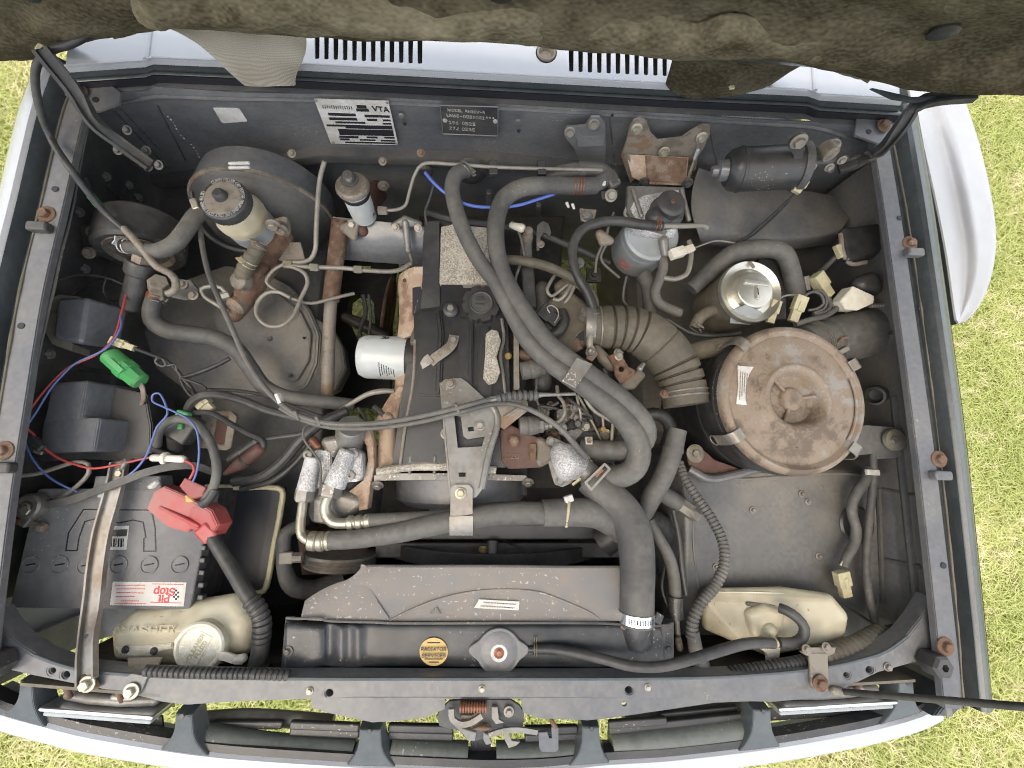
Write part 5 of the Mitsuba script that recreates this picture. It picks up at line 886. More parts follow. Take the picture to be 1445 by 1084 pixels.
aline('a', 'thick grey refrigerant hose in front of the engine with the outer bent alloy pipe', [(428, 706, .82), (426, 722, .825), (424, 742, .83), (426, 756, .833), (436, 763, .835), (448, 764, .836)], 13, [(436, 763, .836), (450, 764, .836), (466, 763, .837)], 27, [(460, 763, .837), (500, 761, .84), (560, 752, .845), (620, 739, .85), (665, 731, .85), (700, 726, .85), (770, 724, .85), (830, 724, .845), (862, 732, .835), (880, 752, .82)], [25, 26, 29, 30, 31, 32, 34, 36])
aline('b', 'thinner refrigerant hose behind the thick one with the inner bent alloy pipe', [(464, 700, .825), (459, 714, .825), (461, 728, .825), (470, 737, .825), (484, 739, .825), (496, 738, .825)], 15, [(490, 738, .826), (506, 737, .826), (524, 735, .826)], 20, [(518, 735, .826), (560, 733, .825), (620, 730, .822), (680, 720, .815), (740, 716, .80)], 19)
k = 'refrigerant_hose'; part(k, 'rubber_sleeve', hose([(766, 724, .8502), (800, 723, .850), (840, 725, .843), (868, 738, .832)], [37, 39, 40, 40], n=20), 'mat_hose'); part(k, 'cable_tie', hose([(799, 743, .86), (800, 735, .882), (802, 722, .8905), (803, 709, .882), (804, 702, .862)], 4.5, n=8), 'mat_beige'); part(k, 'tie_head', rbox(at(797, 706, .878), at(808, 702, .874), .012, .010, .002), 'mat_label')
# lifting bracket
lk = thing('lifting_bracket', 'tall grey steel bracket with a cut out bolted to the engine front', 'bracket')
LB = [(622, 540, .838), (628, 535, .838), (650, 533, .838), (658, 538, .838), (684, 562, .838), (700, 574, .840), (706, 588, .842), (702, 602, .845), (681, 690, .858), (672, 702, .860), (654, 704, .860), (637, 700, .859), (630, 620, .847)]
part(lk, 'plate', plate(ats(LB), .004, .0015, holes=[ats([(641, 586, .843), (650, 588, .843), (654, 616, .845), (660, 620, .846), (684, 616, .846), (680, 630, .848), (646, 632, .848)]), ats([(647, 667, .852), (657, 667, .852), (657, 673, .853), (648, 673, .853)]), ats([(660, 603, .845), (668, 602, .845), (669, 608, .845), (661, 609, .845)])]), 'mat_alloy')
part(lk, 'side_flange', tube(ats([(688, 566, .838), (699, 580, .840), (702, 596, .843), (690, 640, .850), (680, 690, .857)]), .0065, 10), 'mat_alloy'); part(lk, 'left_flange', plate(ats([(622, 540, .838), (637, 700, .859), (638, 701, .83), (624, 542, .81)]), .003, 0), 'mat_alloy')
for u, v, z in ((636, 542, .840), (677, 601, .846)): part(lk, 'bolt', bolt(at(u, v, z), Z, .0068, 1.4), 'mat_steel')
part(lk, 'wing_plate', plate(ats([(700, 568, .842), (722, 560, .842), (744, 566, .84), (747, 578, .838), (712, 606, .84), (703, 602, .842)]), .004, .0015), 'mat_bracket'); part(lk, 'wing_rib', hull([(at(712, 588, .846), .003), (at(734, 574, .843), .003)], 8), 'mat_bracket')
lk2 = thing('hose_bracket', 'short grey steel strap holding the thick hose under the lifting bracket', 'bracket')
part(lk2, 'strap', plate(ats([(636, 688, .872), (642, 684, .872), (662, 684, .872), (667, 690, .872), (667, 732, .878), (635, 732, .878)]), .003, .001), 'mat_steel'); part(lk2, 'saddle', ribbon([(651, 728, .8775), (651, 745, .874), (651, 754, .860)], .040, .003), 'mat_steel'); part(lk2, 'bolt', bolt(at(650, 696, .874), Z, .0068, 1.5), 'mat_zinc')
# thermostat housing
th_ = thing('thermostat_housing', 'red brown thermostat housing with a bright cast domed outlet', 'thermostat housing')
part(th_, 'red_block', plate(ats([(706, 606, .81), (722, 600, .81), (768, 622, .81), (772, 640, .81), (764, 660, .81), (718, 662, .81), (708, 650, .81)]), .06, .006, nrm=(0, 0, 1), rnd=.004), 'mat_redbrown')
part(th_, 'lettering', text('ZIZC', at(722, 644, .8105), (1, .0, 0), Z, .0085, .0014, True), 'mat_rust', False)
part(th_, 'red_bolt', bolt(at(725, 622, .812), Z, .0095, 1.25), 'mat_rust'); part(th_, 'lug', rbox(at(752, 626, .814), at(752, 650, .814), .012, .012, .002), 'mat_rust'); part(th_, 'neck', hull([(at(762, 624, .80), .010), (at(762, 652, .80), .010), (at(780, 640, .80), .013)]), 'mat_bracket')
fl_ = ats([(770, 621, .815), (780, 617, .815), (792, 622, .815), (830, 640, .815), (834, 650, .815), (806, 682, .815), (794, 688, .815), (783, 684, .815), (778, 668, .815), (772, 645, .815)])
part(th_, 'outlet_flange', plate(fl_, .010, .003, nrm=(-.05, 0, 1), rnd=.004), 'mat_alloy'); part(th_, 'outlet_dome', hull([(at(793, 641, .828), .022), (at(800, 654, .835), .026), (at(808, 642, .825), .018), (at(798, 666, .825), .018), (at(822, 660, .822), .019)], 22), 'mat_cast')
for u, v in ((777, 622), (790, 679)): part(th_, 'flange_bolt', bolt(at(u, v, .816), Z, .0068, 1.25), 'mat_alloy')
part(th_, 'outlet_neck', hose([(806, 652, .812), (822, 662, .818), (836, 674, .822)], 34, n=20), 'mat_alloy'); part(th_, 'sealant', hose([(808, 684, .825), (818, 676, .838), (828, 664, .838), (834, 650, .824)], 4, n=6, wob=.9), 'mat_beige')
uh = thing('radiator_hose', 'fat grey upper radiator hose from the thermostat outlet to the radiator', 'hose')
part(uh, 'tube', hose([(830, 676, .826), (850, 694, .84), (874, 714, .855), (892, 744, .872), (899, 790, .888), (899, 835, .897), (898, 880, .893)], [42, 45, 47, 51, 49, 48, 47], n=28), 'mat_hose')
rcl2 = part(uh, 'clamp_frame', merge([stripe([(826, 681), (853, 655), (860, 662), (834, 691), (826, 681)], .905, .004, .002)]), 'mat_pipe')
part(uh, 'clamp_strip', merge([hose([(821, 684, .875), (840, 668, .902), (858, 657, .88)], 5, n=8)]), 'mat_hose_dark'); part(uh, 'clamp_mark', slab([(838, 669), (848, 660), (852, 664), (842, 674)], .9055, .0015, .0003), 'mat_copper')
cb = at(898, 870, .895); wrm = pm(898, 870, .895, 48) / 2
part(uh, 'worm_clamp', lathe([(wrm, -.008), (wrm + .0016, -.008), (wrm + .0016, .008), (wrm, .008)], cb, at(898, 890, .895) - at(898, 850, .895), 40), 'mat_chrome')
for i in range(11):
    t = math.radians(48 + i * 8.4); o = cb + A([-math.cos(t), 0, math.sin(t)]) * (wrm + .0017); part(uh, 'clamp_slot', rbox(o + [0, -.004, 0], o + [0, .004, 0], .0016, .0012, .0005, seg=6), 'mat_ink')
part(uh, 'clamp_screw', rbox(cb + [.028, -.006, .012], cb + [.036, .008, .008], .014, .012, .002), 'mat_plastic')
# heater hoses
hA = [(658, 240, .90), (644, 246, .915), (638, 262, .915), (642, 290, .91), (656, 330, .905), (676, 368, .90), (701, 402, .895), (721, 440, .89), (744, 480, .89), (772, 508, .89), (800, 528, .892), (840, 556, .892), (872, 584, .89), (896, 616, .885), (902, 640, .88), (894, 662, .872), (876, 672, .86), (852, 672, .83)]
h1 = thing('heater_hose', 'long grey heater hose with its upturned end on the firewall behind the valve cover', 'hose'); part(h1, 'tube', hose(hA, [20, 21, 22, 22, 22, 25, 29, 31, 32, 33, 32], n=20), 'mat_hose')
hB = [(842, 262, .885), (815, 263, .89), (770, 262, .895), (735, 266, .90), (712, 280, .905), (701, 308, .905), (700, 345, .902), (709, 385, .90), (727, 420, .898), (751, 456, .898), (775, 486, .898), (805, 510, .898), (846, 540, .895), (884, 570, .885), (908, 600, .87), (908, 622, .85), (890, 634, .83), (858, 636, .81), (820, 632, .78)]
h2 = thing('heater_hose', 'long grey heater hose ending under the copper spring clamp on the firewall', 'hose'); part(h2, 'tube', hose(hB, [23, 24, 25, 25, 25, 26, 27, 30, 32, 30, 26], n=20), 'mat_hose')
wireclip(h1, at(656, 240, .905), at(640, 262, .915) - at(662, 238, .90), .0125, 'mat_alloy', (.3, -1, .3))
k_ = part(h2, 'copper_clamp', merge([tube([at(814 + o, 263, .89) + .0162 * A([0, math.cos(t), math.sin(t)]) for t in np.linspace(-1.2, 4.4, 24)], .0013, 6) for o in (-4, 0, 4, 8)]), 'mat_copper')
for u, v in ((800, 290), (808, 292)): part(h2, 'clamp_ear', hull([(at(u, v - 3, .885), .0035), (at(u + 2, v + 2, .885), .0025)], 8), 'mat_label')
sep = thing('hose_separator', 'bright zinc clip holding the two heater hoses together', 'clip')
part(sep, 'top', plate(ats([(814, 505, .944), (836, 514, .944), (812, 548, .944), (793, 538, .944)]), .002, .0008), 'mat_alloy'); part(sep, 'side', plate(ats([(814, 505, .944), (836, 514, .944), (836, 514, .90), (814, 505, .90)]), .002, 0), 'mat_alloy'); part(sep, 'side', plate(ats([(793, 538, .944), (812, 548, .944), (812, 548, .90), (793, 538, .90)]), .002, 0), 'mat_alloy')
hv = thing('heater_valve', 'grey heater pipe elbow and valve at the firewall beside the copper clamp', 'valve')
part(hv, 'pipe', hose([(838, 262, .888), (850, 256, .89), (856, 246, .89), (845, 240, .89), (815, 240, .885), (790, 244, .87), (772, 250, .85)], [20, 21, 20, 20], n=16), 'mat_hose'); part(hv, 'pipe_ring', hose([(816, 240, .886), (826, 240, .887)], 23, n=16), 'mat_hose'); part(hv, 'valve_body', rbox(at(856, 244, .89), at(868, 266, .88), .026, .026, .006), 'mat_engine')
part(hv, 'pale_lever', rbox(at(855, 238, .905), at(852, 262, .905), .007, .006, .002), 'mat_label'); part(hv, 'screw', bolt(at(862, 276, .88), (0, -.6, 1), .009, 1.4), 'mat_pipe'); part(hv, 'bracket', plate(ats([(848, 270, .88), (872, 268, .88), (870, 280, .875), (850, 281, .875)]), .004, .001), 'mat_engine')
solo('vacuum_line', 'bright blue vacuum tube sagging across the firewall', 'tube', hose([(600, 244, .90), (612, 258, .905), (632, 275, .90), (660, 289, .895), (700, 293, .89), (730, 290, .89), (760, 281, .885), (784, 273, .875), (806, 262, .86)], 4.6, n=10), 'mat_bluehose', 60)
part(hv, 'firewall_grommet', lathe([(0, 0), (.012, 0), (.016, .004), (.012, .010), (0, .010)], aty(601, 240, .60), (0, -1, .2), 18), 'mat_hose_dark'); gk = aty(664, 238, .60); part(h1, 'firewall_seal', lathe([(0, 0), (.030, 0), (.034, .004), (.028, .010), (.018, .012), (0, .012)], gk + [0, -.004, 0], (0, -1, .2), 24), 'mat_hose_dark'); part(h1, 'heater_pipe', tube([gk, at(652, 242, .905)], .0105, 16), 'mat_pipe')
for u in (696, 764): part(car + '__lower_firewall', 'pipe_clip', rbox(at(u - 6, 238, .905), at(u + 6, 238, .905), .030, .012, .002), 'mat_plastic')
for u, v in ((690, 282), (760, 300)): part(car + '__lower_firewall', 'ridge_bracket', rbox(aty(u, v - 12, .60), aty(u, v + 10, .60), .014, .012, .003), 'mat_bay')
# throttle cables with their rubber bellows
h3 = solo('throttle_cable', 'grey throttle cable sweeping from the wing across the engine to the ribbed bellows', 'cable', hose([(282, 318, .86), (286, 350, .875), (294, 385, .88), (308, 420, .885), (326, 460, .89), (346, 505, .892), (368, 540, .893), (392, 566, .894), (420, 586, .895), (460, 597, .897), (520, 598, .90), (580, 590, .90), (640, 577, .90), (690, 564, .90), (712, 560, .898)], 7.5, n=10), 'mat_hose')
solo('accelerator_cable', 'second grey cable running just below the throttle cable and on to the thermostat outlet', 'cable', hose([(395, 576, .885), (425, 592, .888), (465, 603, .89), (530, 604, .893), (590, 596, .893), (645, 583, .893), (700, 570, .893), (730, 572, .89), (760, 584, .89), (792, 606, .885), (812, 628, .875), (828, 646, .862)], [6, 6.5, 7, 8, 9], n=10), 'mat_hose')
bel = thing('cable_bellows', 'ribbed grey rubber bellows at the end of the throttle cable', 'bellows')
part(bel, 'bellows', hose([(700, 563, .898), (722, 559, .898), (760, 558, .896)], [11, 15, 15], n=16, ridge=(.0095, .003)), 'mat_hose'); part(bel, 'tip', hose([(756, 558, .896), (768, 557, .896), (778, 557, .896), (812, 556, .89)], [9, 6, 5, 5], n=10), 'mat_alloy'); part(bel, 'collar', rbox(at(690, 564, .898), at(702, 562, .898), .010, .010, .003), 'mat_alloy')
for u, v in ((394, 562), (420, 586), (450, 594), (645, 576)):
    k_ = thing('cable_clip', {394: 'cream round clip on the cables above the wing', 420: 'grey clip tying the two cables where they bend', 450: 'small grey clip on the cables just left of the compressor lug', 645: 'small clip on the cables crossing the lifting bracket'}[u], 'clip')
    part(k_, 'band', rbox(at(u - 3, v - 7, .897), at(u + 3, v + 7, .889), .006, .016, .002), 'mat_cap' if u == 394 else 'mat_hose')
# fan, pulley and belt in the dark slot in front of the engine
fan = thing('cooling_fan', 'black engine cooling fan in the dark slot behind the shroud', 'fan')
fc = at(695, 780, .60) + [0, 0, .0]; fc = A([fc[0], at(695, 775, .60)[1], .60])
part(fan, 'hub', lathe([(0, 0), (.055, 0), (.055, .04), (.03, .06), (0, .06)], fc + [0, .03, 0], (0, -1, 0), 28), 'mat_engine')
for i in range(7):
    t = i * 2 * np.pi / 7 + .25; c_, s_ = math.cos(t), math.sin(t); rad = A([c_, 0, s_]); tan = A([-s_, 0, c_])
    part(fan, 'blade', sheet([[fc + rad * .05 + tan * .02 + [0, .01, 0], fc + rad * .05 - tan * .02 + [0, -.015, 0]], [fc + rad * .12 + tan * .04 + [0, .015, 0], fc + rad * .12 - tan * .035 + [0, -.02, 0]], [fc + rad * .185 + tan * .045 + [0, .015, 0], fc + rad * .185 - tan * .05 + [0, -.02, 0]]], (10, 6), .003, (2, 1)), 'mat_plastic')
part(fan, 'shaft', tube([fc + [0, .03, 0], fc + [0, .14, 0]], .02), 'mat_steel'); part(fan, 'belt', rbox(at(530, 776, .62), at(880, 776, .62), .03, .010, .003), 'mat_hose_dark'); part(fan, 'belt', rbox(at(560, 750, .66), at(860, 750, .66), .03, .012, .003), 'mat_plastic')
part(fan, 'copper_bolt', bolt(at(682, 776, .70), (0, -.5, 1), .006), 'mat_brass'); part(fan, 'shaft_nut', lathe([(0, 0), (.011, 0), (.011, .03), (0, .03)], at(695, 764, .70), (0, -1, .3), 14), 'mat_engine')
# pipes at the left front corner of the engine
ph = thing('power_steering_hose', 'bent grey hose with a pale clamp right of the battery tray', 'hose')
part(ph, 'tube', hose([(420, 742, .70), (404, 752, .72), (400, 775, .725), (402, 805, .72), (412, 826, .70), (440, 832, .66), (480, 820, .60)], [16, 18, 20, 26, 26], n=16), 'mat_hose'); part(ph, 'clamp', rbox(at(394, 788, .742), at(414, 787, .742), .022, .008, .003), 'mat_pipe'); part(ph, 'clamp_screw', hexnut(at(414, 787, .745), (1, 0, 0), .009, .016), 'mat_bracket')
part(en, 'pump_plate', plate(ats([(418, 748, .62), (520, 756, .62), (510, 810, .62), (425, 812, .62)]), .05, .006, nrm=(0, 0, 1)), 'mat_redbrown')
# ---------------------------------------------------------------- radiator, shroud, cap
ZR2 = .905
ra_ = thing('radiator', 'dented black radiator with a worn round gold sticker on its top tank', 'radiator')
fr = [(402, 878), (412, 872), (460, 873), (540, 875), (860, 877), (930, 880), (952, 876)]
def tank(dv, z, off=0): return [at(u, v + dv, z) for u, v in fr]
prof = [(0, .875), (3, .893), (10, .902), (26, ZR2), (46, ZR2), (58, ZR2 - .004), (64, ZR2 - .016), (66, ZR2 - .05)]
rows = []
for k, (dv, z) in enumerate(prof):
    r = []
    for u in (404, 416, 450, 465, 480, 492, 505, 516, 540, 620, 700, 780, 850, 884, 912, 935, 948):
        b = .006 if (450 <= u <= 480 or 500 <= u <= 510) and 2 <= k <= 5 else 0
        w_ = (10 if u < 440 else 8 if u > 900 else 0) if k >= 4 else 0
        r.append(at(u, np.interp(u, [400, 540, 860, 950], [877, 876, 878, 880]) + dv + w_ + (3 if 470 < u < 510 and k > 4 else 0), z + (b if u in (450, 480, 505) else -b)))
    rows.append(r)
part(ra_, 'top_tank', sheet(rows, (50, 130), .0025, (3, 2), .0035, 22), 'mat_radiator')
part(ra_, 'core', rbox(at(415, 905, .905) - Z * .22, at(940, 905, .905) - Z * .22, .05, .36, .006), 'mat_grease')
part(ra_, 'end_cap', plate([at(400, 876, .895), at(412, 884, .903), at(408, 940, .903), at(420, 952, .895), at(396, 946, .89)], .02, .003, nrm=(-.3, 0, 1)), 'mat_radiator'); part(ra_, 'end_cap', plate([at(933, 884, .907), at(952, 878, .90), at(952, 935, .90), at(936, 938, .905)], .02, .003, nrm=(.2, 0, 1)), 'mat_apron')
part(ra_, 'seam', hose([(404, 872, .902), (420, 873, .905), (455, 873, .907), (458, 875, .907), (530, 878, .906), (545, 879, .906), (860, 880, .906), (905, 884, .906), (944, 882, .906)], 4, n=8), 'mat_apron')
for i, u in enumerate(range(430, 930, 10)):
    part(ra_, 'fin', rbox(at(u, 885, .905) - Z * .22, at(u, 925, .905) - Z * .22, .0012, .34, .0004, seg=4), 'mat_engine')
for u0, u1, v in ((520, 552, 949), (572, 600, 949), (620, 660, 948), (850, 880, 950)): part(ra_, 'scuffed_edge', hose([(u0, v, ZR2 - .008), ((u0 + u1) / 2, v + .5, ZR2 - .008), (u1, v, ZR2 - .008)], 2.6, n=6), 'mat_bracket')
for u, v in ((407, 919), (943, 915)): part(ra_, 'bolt', bolt(at(u, v, .904), (-.2, 0, 1), .005), 'mat_apron')
part(ra_, 'outlet_neck', hose([(898, 872, .893), (898, 888, .889), (898, 904, .878)], 45, n=24), 'mat_radiator'); part(ra_, 'flaking_sealant', merge([hull([(at(u, 885 + (i % 3), .912), .003), (at(u + 3, 887 + (i % 2), .912), .0022)], 6) for i, u in enumerate(range(878, 924, 6))]), 'mat_bracket', kind='stuff')
st_ = part(ra_, 'sticker', plate(disc(612, 920, ZR2 + .0042, 20, 36), .0008, .0002, nrm=(0, 0, 1)), 'mat_goldsticker')
zs = ZR2 + .0046
for i, (w_, v, hh_) in enumerate((('RADIATOR', 914, .0056), ('SERVICES', 923, .0056))): part(st_, 'lettering', text(w_, at(612.5, v, ZR2)*1 + [0, 0, .0052], (1, 0, 0), Z, hh_, .0004, True), 'mat_ink', False)
for v, w_ in ((907, 9), (930, 13), (934.5, 7)): part(st_, 'printed_line', stripe([(612 - w_, v), (612 + w_, v)], ZR2 + .0046, .0016, .0004), 'mat_ink')
oc2 = at(704, 920, ZR2 + .012); ang = np.linspace(0, 2 * np.pi, 72, endpoint=False)
er = .0345 + .0135 * np.exp(-((np.minimum(np.abs(ang - .05), 2 * np.pi - np.abs(ang - .05))) / .28) ** 2) + .0135 * np.exp(-((ang - np.pi + .05) / .28) ** 2)
rcap = part(ra_, 'cap', place(extr(Polygon([(r * math.cos(t), r * math.sin(t)) for r, t in zip(er, ang)]), .007, .002), oc2, A([1., 0, 0]), A([0, 1., 0]), Z), 'mat_rail', 40, 'grey metal filler cap with two ears')
part(rcap, 'dome', lathe([(0, .004), (.012, .004), (.024, .003), (.030, .0005), (.030, -.002), (0, -.002)], oc2, n=40), 'mat_rail', 60); part(rcap, 'pale_ring', lathe([(.0085, .004), (.0125, .0058), (.0135, .004)], oc2, n=32), 'mat_label'); part(rcap, 'rivet', lathe([(0, .007), (.004, .0068), (.006, .005), (.0085, .0042), (0, .0038)], oc2, n=20), 'mat_copper'); part(rcap, 'neck', lathe([(.024, -.022), (.026, -.02), (.026, 0), (.02, 0)], oc2, n=30), 'mat_steel')
ov = thing('overflow_hose', 'thin black overflow hose from the radiator cap to the coolant bottle', 'hose')
part(ov, 'tube', hose([(752, 916, .912), (775, 916, .918), (800, 919, .925), (850, 930, .94), (890, 940, .955), (930, 941, .965), (970, 932, .968), (1010, 920, .96), (1050, 909, .945), (1078, 907, .935), (1092, 908, .932)], [13, 14, 14, 14, 15, 15, 14], n=14), 'mat_hose_dark'); part(ov, 'nipple', hose([(736, 917, .908), (758, 916, .912)], 8, n=12), 'mat_radiator'); part(ov, 'wire_clip', merge([tube([at(755 + o, 916, .912) + .0095 * A([0, math.cos(t), math.sin(t)]) for t in np.linspace(-.6, 3.9, 18)] + [at(756 + o, 899, .92)], .0009, 6) for o in (-1.5, 1.5)]), 'mat_bracket')
sh = thing('fan_shroud', 'rust stained metal fan shroud behind the radiator', 'shroud')
S1 = [[(520, 798, .855), (600, 799, .862), (700, 799, .864), (800, 800, .862), (880, 800, .855)], [(505, 815, .868), (600, 822, .872), (700, 822, .874), (800, 823, .872), (884, 818, .868)], [(470, 840, .88), (600, 850, .884), (700, 850, .885), (800, 850, .884), (890, 845, .88)], [(428, 872, .898), (550, 876, .898), (700, 876, .898), (820, 877, .898), (884, 876, .898)]]
part(sh, 'top_sheet', sheet([ats(r) for r in S1], (40, 90), .002, (2, 2), .003, 14), 'mat_shroud')
part(sh, 'left_flank', sheet([ats([(430, 848, .872), (470, 825, .866), (508, 812, .862), (518, 800, .855)]), ats([(427, 860, .888), (468, 842, .882), (500, 822, .872), (512, 808, .862)]), ats([(424, 874, .897), (460, 876, .90), (530, 876, .90), (548, 872, .898)])], (30, 30), .002, (2, 2), .003, 14, 1), 'mat_shroud')
part(sh, 'pressed_seam', hose([(550, 876, .900), (575, 863, .8945), (612, 848, .887), (660, 836, .8815), (710, 832, .8795), (760, 836, .8815), (800, 850, .8855), (838, 868, .896), (846, 875, .899)], 2.2, n=8), 'mat_shroud'); part(sh, 'rear_edge', hose([(518, 799, .854), (600, 799, .862), (700, 799, .864), (800, 800, .862), (880, 800, .855)], 4, n=8), 'mat_apron')
part(sh, 'tag', slab([(676, 846), (733, 849), (732, 862), (669, 858)], .8905, .0012, .0003), 'mat_label'); part(sh, 'tag_line', merge([stripe([(682, 850), (728, 853)], .8906, .0016, .0004), stripe([(678, 855), (726, 858)], .8906, .0016, .0004)]), 'mat_bracket', False, kind='stuff'); part(sh, 'stamped_mark', merge([tube([at(608, 866, .8935), at(616, 858, .891)], .0012, 6), tube([at(616, 858, .891), at(621, 866, .8935)], .0012, 6)]), 'mat_steel')
part(sh, 'barrel', sheet([[A([at(695, 775, .6)[0] + .27 * math.cos(t), y, .585 + .255 * math.sin(t)]) for t in np.linspace(.3, 2.84, 24)] for y in (at(700, 800, .86)[1] + .005, at(700, 820, .86)[1])], (4, 60), .003, (1, 2)), 'mat_grease')
# ---------------------------------------------------------------- washer bottle (left) and coolant bottle (right)
wb = thing('washer_bottle', 'yellowed plastic washer bottle with a big round cap in front of the battery', 'bottle')
part(wb, 'body', hull([(at(u, v, z), r) for u, v, z, r in ((185, 890, .83, .022), (200, 876, .82, .020), (330, 862, .80, .028), (345, 880, .82, .024), (345, 908, .825, .018), (300, 930, .83, .014), (230, 920, .835, .014), (180, 915, .835, .016), (190, 900, .70, .02), (340, 890, .70, .02))], 24), 'mat_bottle', True)
part(wb, 'shoulder', hull([(at(u, v, z), r) for u, v, z, r in ((320, 868, .82, .018), (345, 875, .83, .015), (348, 902, .83, .012), (318, 905, .838, .010))], 20), 'mat_bottle', True)
part(wb, 'moulded_shelf', plate(ats([(160, 914, .868), (166, 922, .868), (180, 926, .868), (214, 927, .868), (230, 918, .868), (243, 916, .868), (242, 908, .868), (200, 912, .868)]), .02, .004, nrm=(0, 0, 1)), 'mat_cap')
part(wb, 'lettering', text('WASHER', at(207, 889, .8645), (1, .04, 0), A([0, -.25, 1]), .015, .0008), 'mat_bottle', False)
for u, v in ((177, 917), (217, 919)): part(wb, 'rivet', lathe([(0, 0), (.006, 0), (.004, .003), (0, .003)], at(u, v, .869), n=12), 'mat_engine')
cz = .885; cc_ = at(280, 914, cz)
cp_ = [(244, 905), (250, 898), (256, 892), (266, 884), (282, 879), (300, 883), (312, 894), (317, 910), (314, 928), (304, 942), (288, 948), (270, 946), (258, 935), (250, 920), (245, 912)]
part(wb, 'cap', slab(cp_, cz, .016, .004, rnd=.004), 'mat_cap', 40); part(wb, 'cap_ring', lathe([(.030, .0), (.0325, .003), (.0355, .003), (.038, 0)], cc_ + [.001, .0, 0], n=44), 'mat_cap'); part(wb, 'cap_neck', lathe([(0, -.05), (.036, -.05), (.036, -.012), (0, -.012)], cc_, n=36), 'mat_bottle')
xd = unit(at(290, 893, cz) - at(268, 930, cz))
part(wb, 'cap_panel', place(extr(Polygon([(-.022, -.011), (.022, -.011), (.022, .011), (-.022, .011)]), .0012, .0003), cc_ + Z * .0012, xd, np.cross(Z, xd), Z), 'mat_cap')
part(wb, 'lettering', text('CLEANER', cc_ + np.cross(Z, xd) * .004 + Z * .0012, xd, Z, .0065, .0008, True), 'mat_beige', False); part(wb, 'lettering', text('FLUID', cc_ - np.cross(Z, xd) * .005 + Z * .0012, xd, Z, .0065, .0008, True), 'mat_beige', False)
part(wb, 'hinge', ribbon([(312, 924, cz), (322, 926, cz + .002), (334, 930, cz), (344, 930, cz - .006)], .012, .004), 'mat_cap'); part(wb, 'hinge_knob', hull([(at(334, 930, cz), .006), (at(343, 929, cz - .004), .007)], 12), 'mat_cap')
wbk = thing('bottle_bracket', 'rusty folded bracket holding the washer bottle to the crossmember', 'bracket')
part(wbk, 'plate', plate(ats([(180, 929, .90), (230, 926, .90), (214, 955, .94), (182, 950, .94)]), .003, .001), 'mat_bracket'); part(wbk, 'gusset', plate(ats([(206, 928, .90), (231, 926, .89), (214, 957, .945), (208, 955, .945)]), .003, .001), 'mat_rust'); part(wbk, 'foot', plate(ats([(176, 956, .957), (186, 951, .957), (208, 955, .957), (200, 975, .957), (190, 982, .957), (178, 977, .957)]), .004, .001), 'mat_rail'); part(wbk, 'bolt', bolt(at(186, 975, .959), Z, .007, 1.6), 'mat_zinc')
cdt = thing('conduit', 'long ribbed conduit lying behind the front crossmember left of the radiator', 'conduit'); part(cdt, 'sleeve', hose([(205, 946, .955), (240, 948, .957), (300, 950, .957), (360, 951, .955), (410, 953, .94)], 15, n=14, ridge=(.0075, .0020)), 'mat_hose_dark')
cdt = thing('conduit', 'ribbed black conduit curving from the right engine side down to the crossmember', 'conduit'); part(cdt, 'sleeve', hose([(958, 652, .80), (966, 674, .82), (982, 700, .835), (1004, 732, .85), (1020, 765, .86), (1022, 795, .87), (1010, 825, .875), (990, 850, .88), (978, 875, .885), (976, 900, .885)], [12, 14, 15, 16, 17], n=16, ridge=(.0070, .0020)), 'mat_hose'); part(cdt, 'taped_end', hose([(977, 890, .884), (982, 918, .88), (987, 935, .88), (990, 950, .88)], [18, 20, 26, 30], n=14), 'mat_hose')
cdt = thing('conduit', 'dusty ribbed conduit lying behind the crossmember under the coolant bottle', 'conduit'); part(cdt, 'sleeve', hose([(1030, 950, .915), (1080, 943, .92), (1120, 936, .92), (1160, 928, .915)], 18, n=14, ridge=(.0075, .0020)), 'mat_hose_dark'); part(cdt, 'wide_sleeve', hose([(1150, 930, .91), (1185, 920, .90), (1215, 908, .885), (1245, 892, .86)], 27, n=16, ridge=(.011, .0018)), 'mat_duct')
ob = thing('coolant_bottle', 'cloudy cream coolant overflow bottle with a black hose loop on top', 'bottle')
part(ob, 'body', hull([(at(u, v, z), r) for u, v, z, r in ((1000, 850, .80, .014), (1012, 838, .80, .010), (1105, 838, .82, .012), (1165, 850, .845, .016), (1178, 868, .845, .018), (1176, 892, .84, .016), (1080, 912, .83, .014), (1040, 895, .825, .014), (1000, 880, .79, .012), (1010, 868, .70, .01), (1165, 880, .70, .01))], 24), 'mat_bottle', True)
part(ob, 'upper_bulge', hull([(at(u, v, z), r) for u, v, z, r in ((1060, 868, .845, .012), (1078, 862, .85, .012), (1095, 866, .85, .012), (1092, 890, .845, .012), (1064, 890, .845, .012))], 20), 'mat_bottle', True); part(ob, 'filler_boss', hull([(at(1085, 890, .865), .014), (at(1085, 905, .862), .012)], 16), 'mat_bottle', True)
part(ob, 'cap_tab', plate(ats([(1070, 914, .884), (1078, 902, .886), (1096, 902, .886), (1102, 914, .884), (1100, 932, .88), (1092, 938, .878), (1084, 934, .88), (1082, 922, .884)]), .006, .002), 'mat_cap'); part(ob, 'hose_tee', hose([(1080, 908, .905), (1096, 907, .905)], 12, n=12), 'mat_beige')
part(ob, 'loop_hose', hose([(1100, 858, .885), (1110, 862, .898), (1125, 872, .908), (1135, 886, .912), (1132, 900, .912), (1120, 907, .91), (1100, 907, .906)], 14, n=14), 'mat_hose_dark'); part(ob, 'mould_line', hose([(1006, 836, .815), (1050, 836, .826), (1110, 839, .840), (1122, 844, .845)], 2, n=6), 'mat_cap'); part(ob, 'stain', hull([(at(1055, 852, .838), .004), (at(1092, 856, .845), .004)], 8), 'mat_duct')
obk = thing('bottle_bracket', 'bent steel bracket with a rusty bolt holding the coolant bottle', 'bracket')
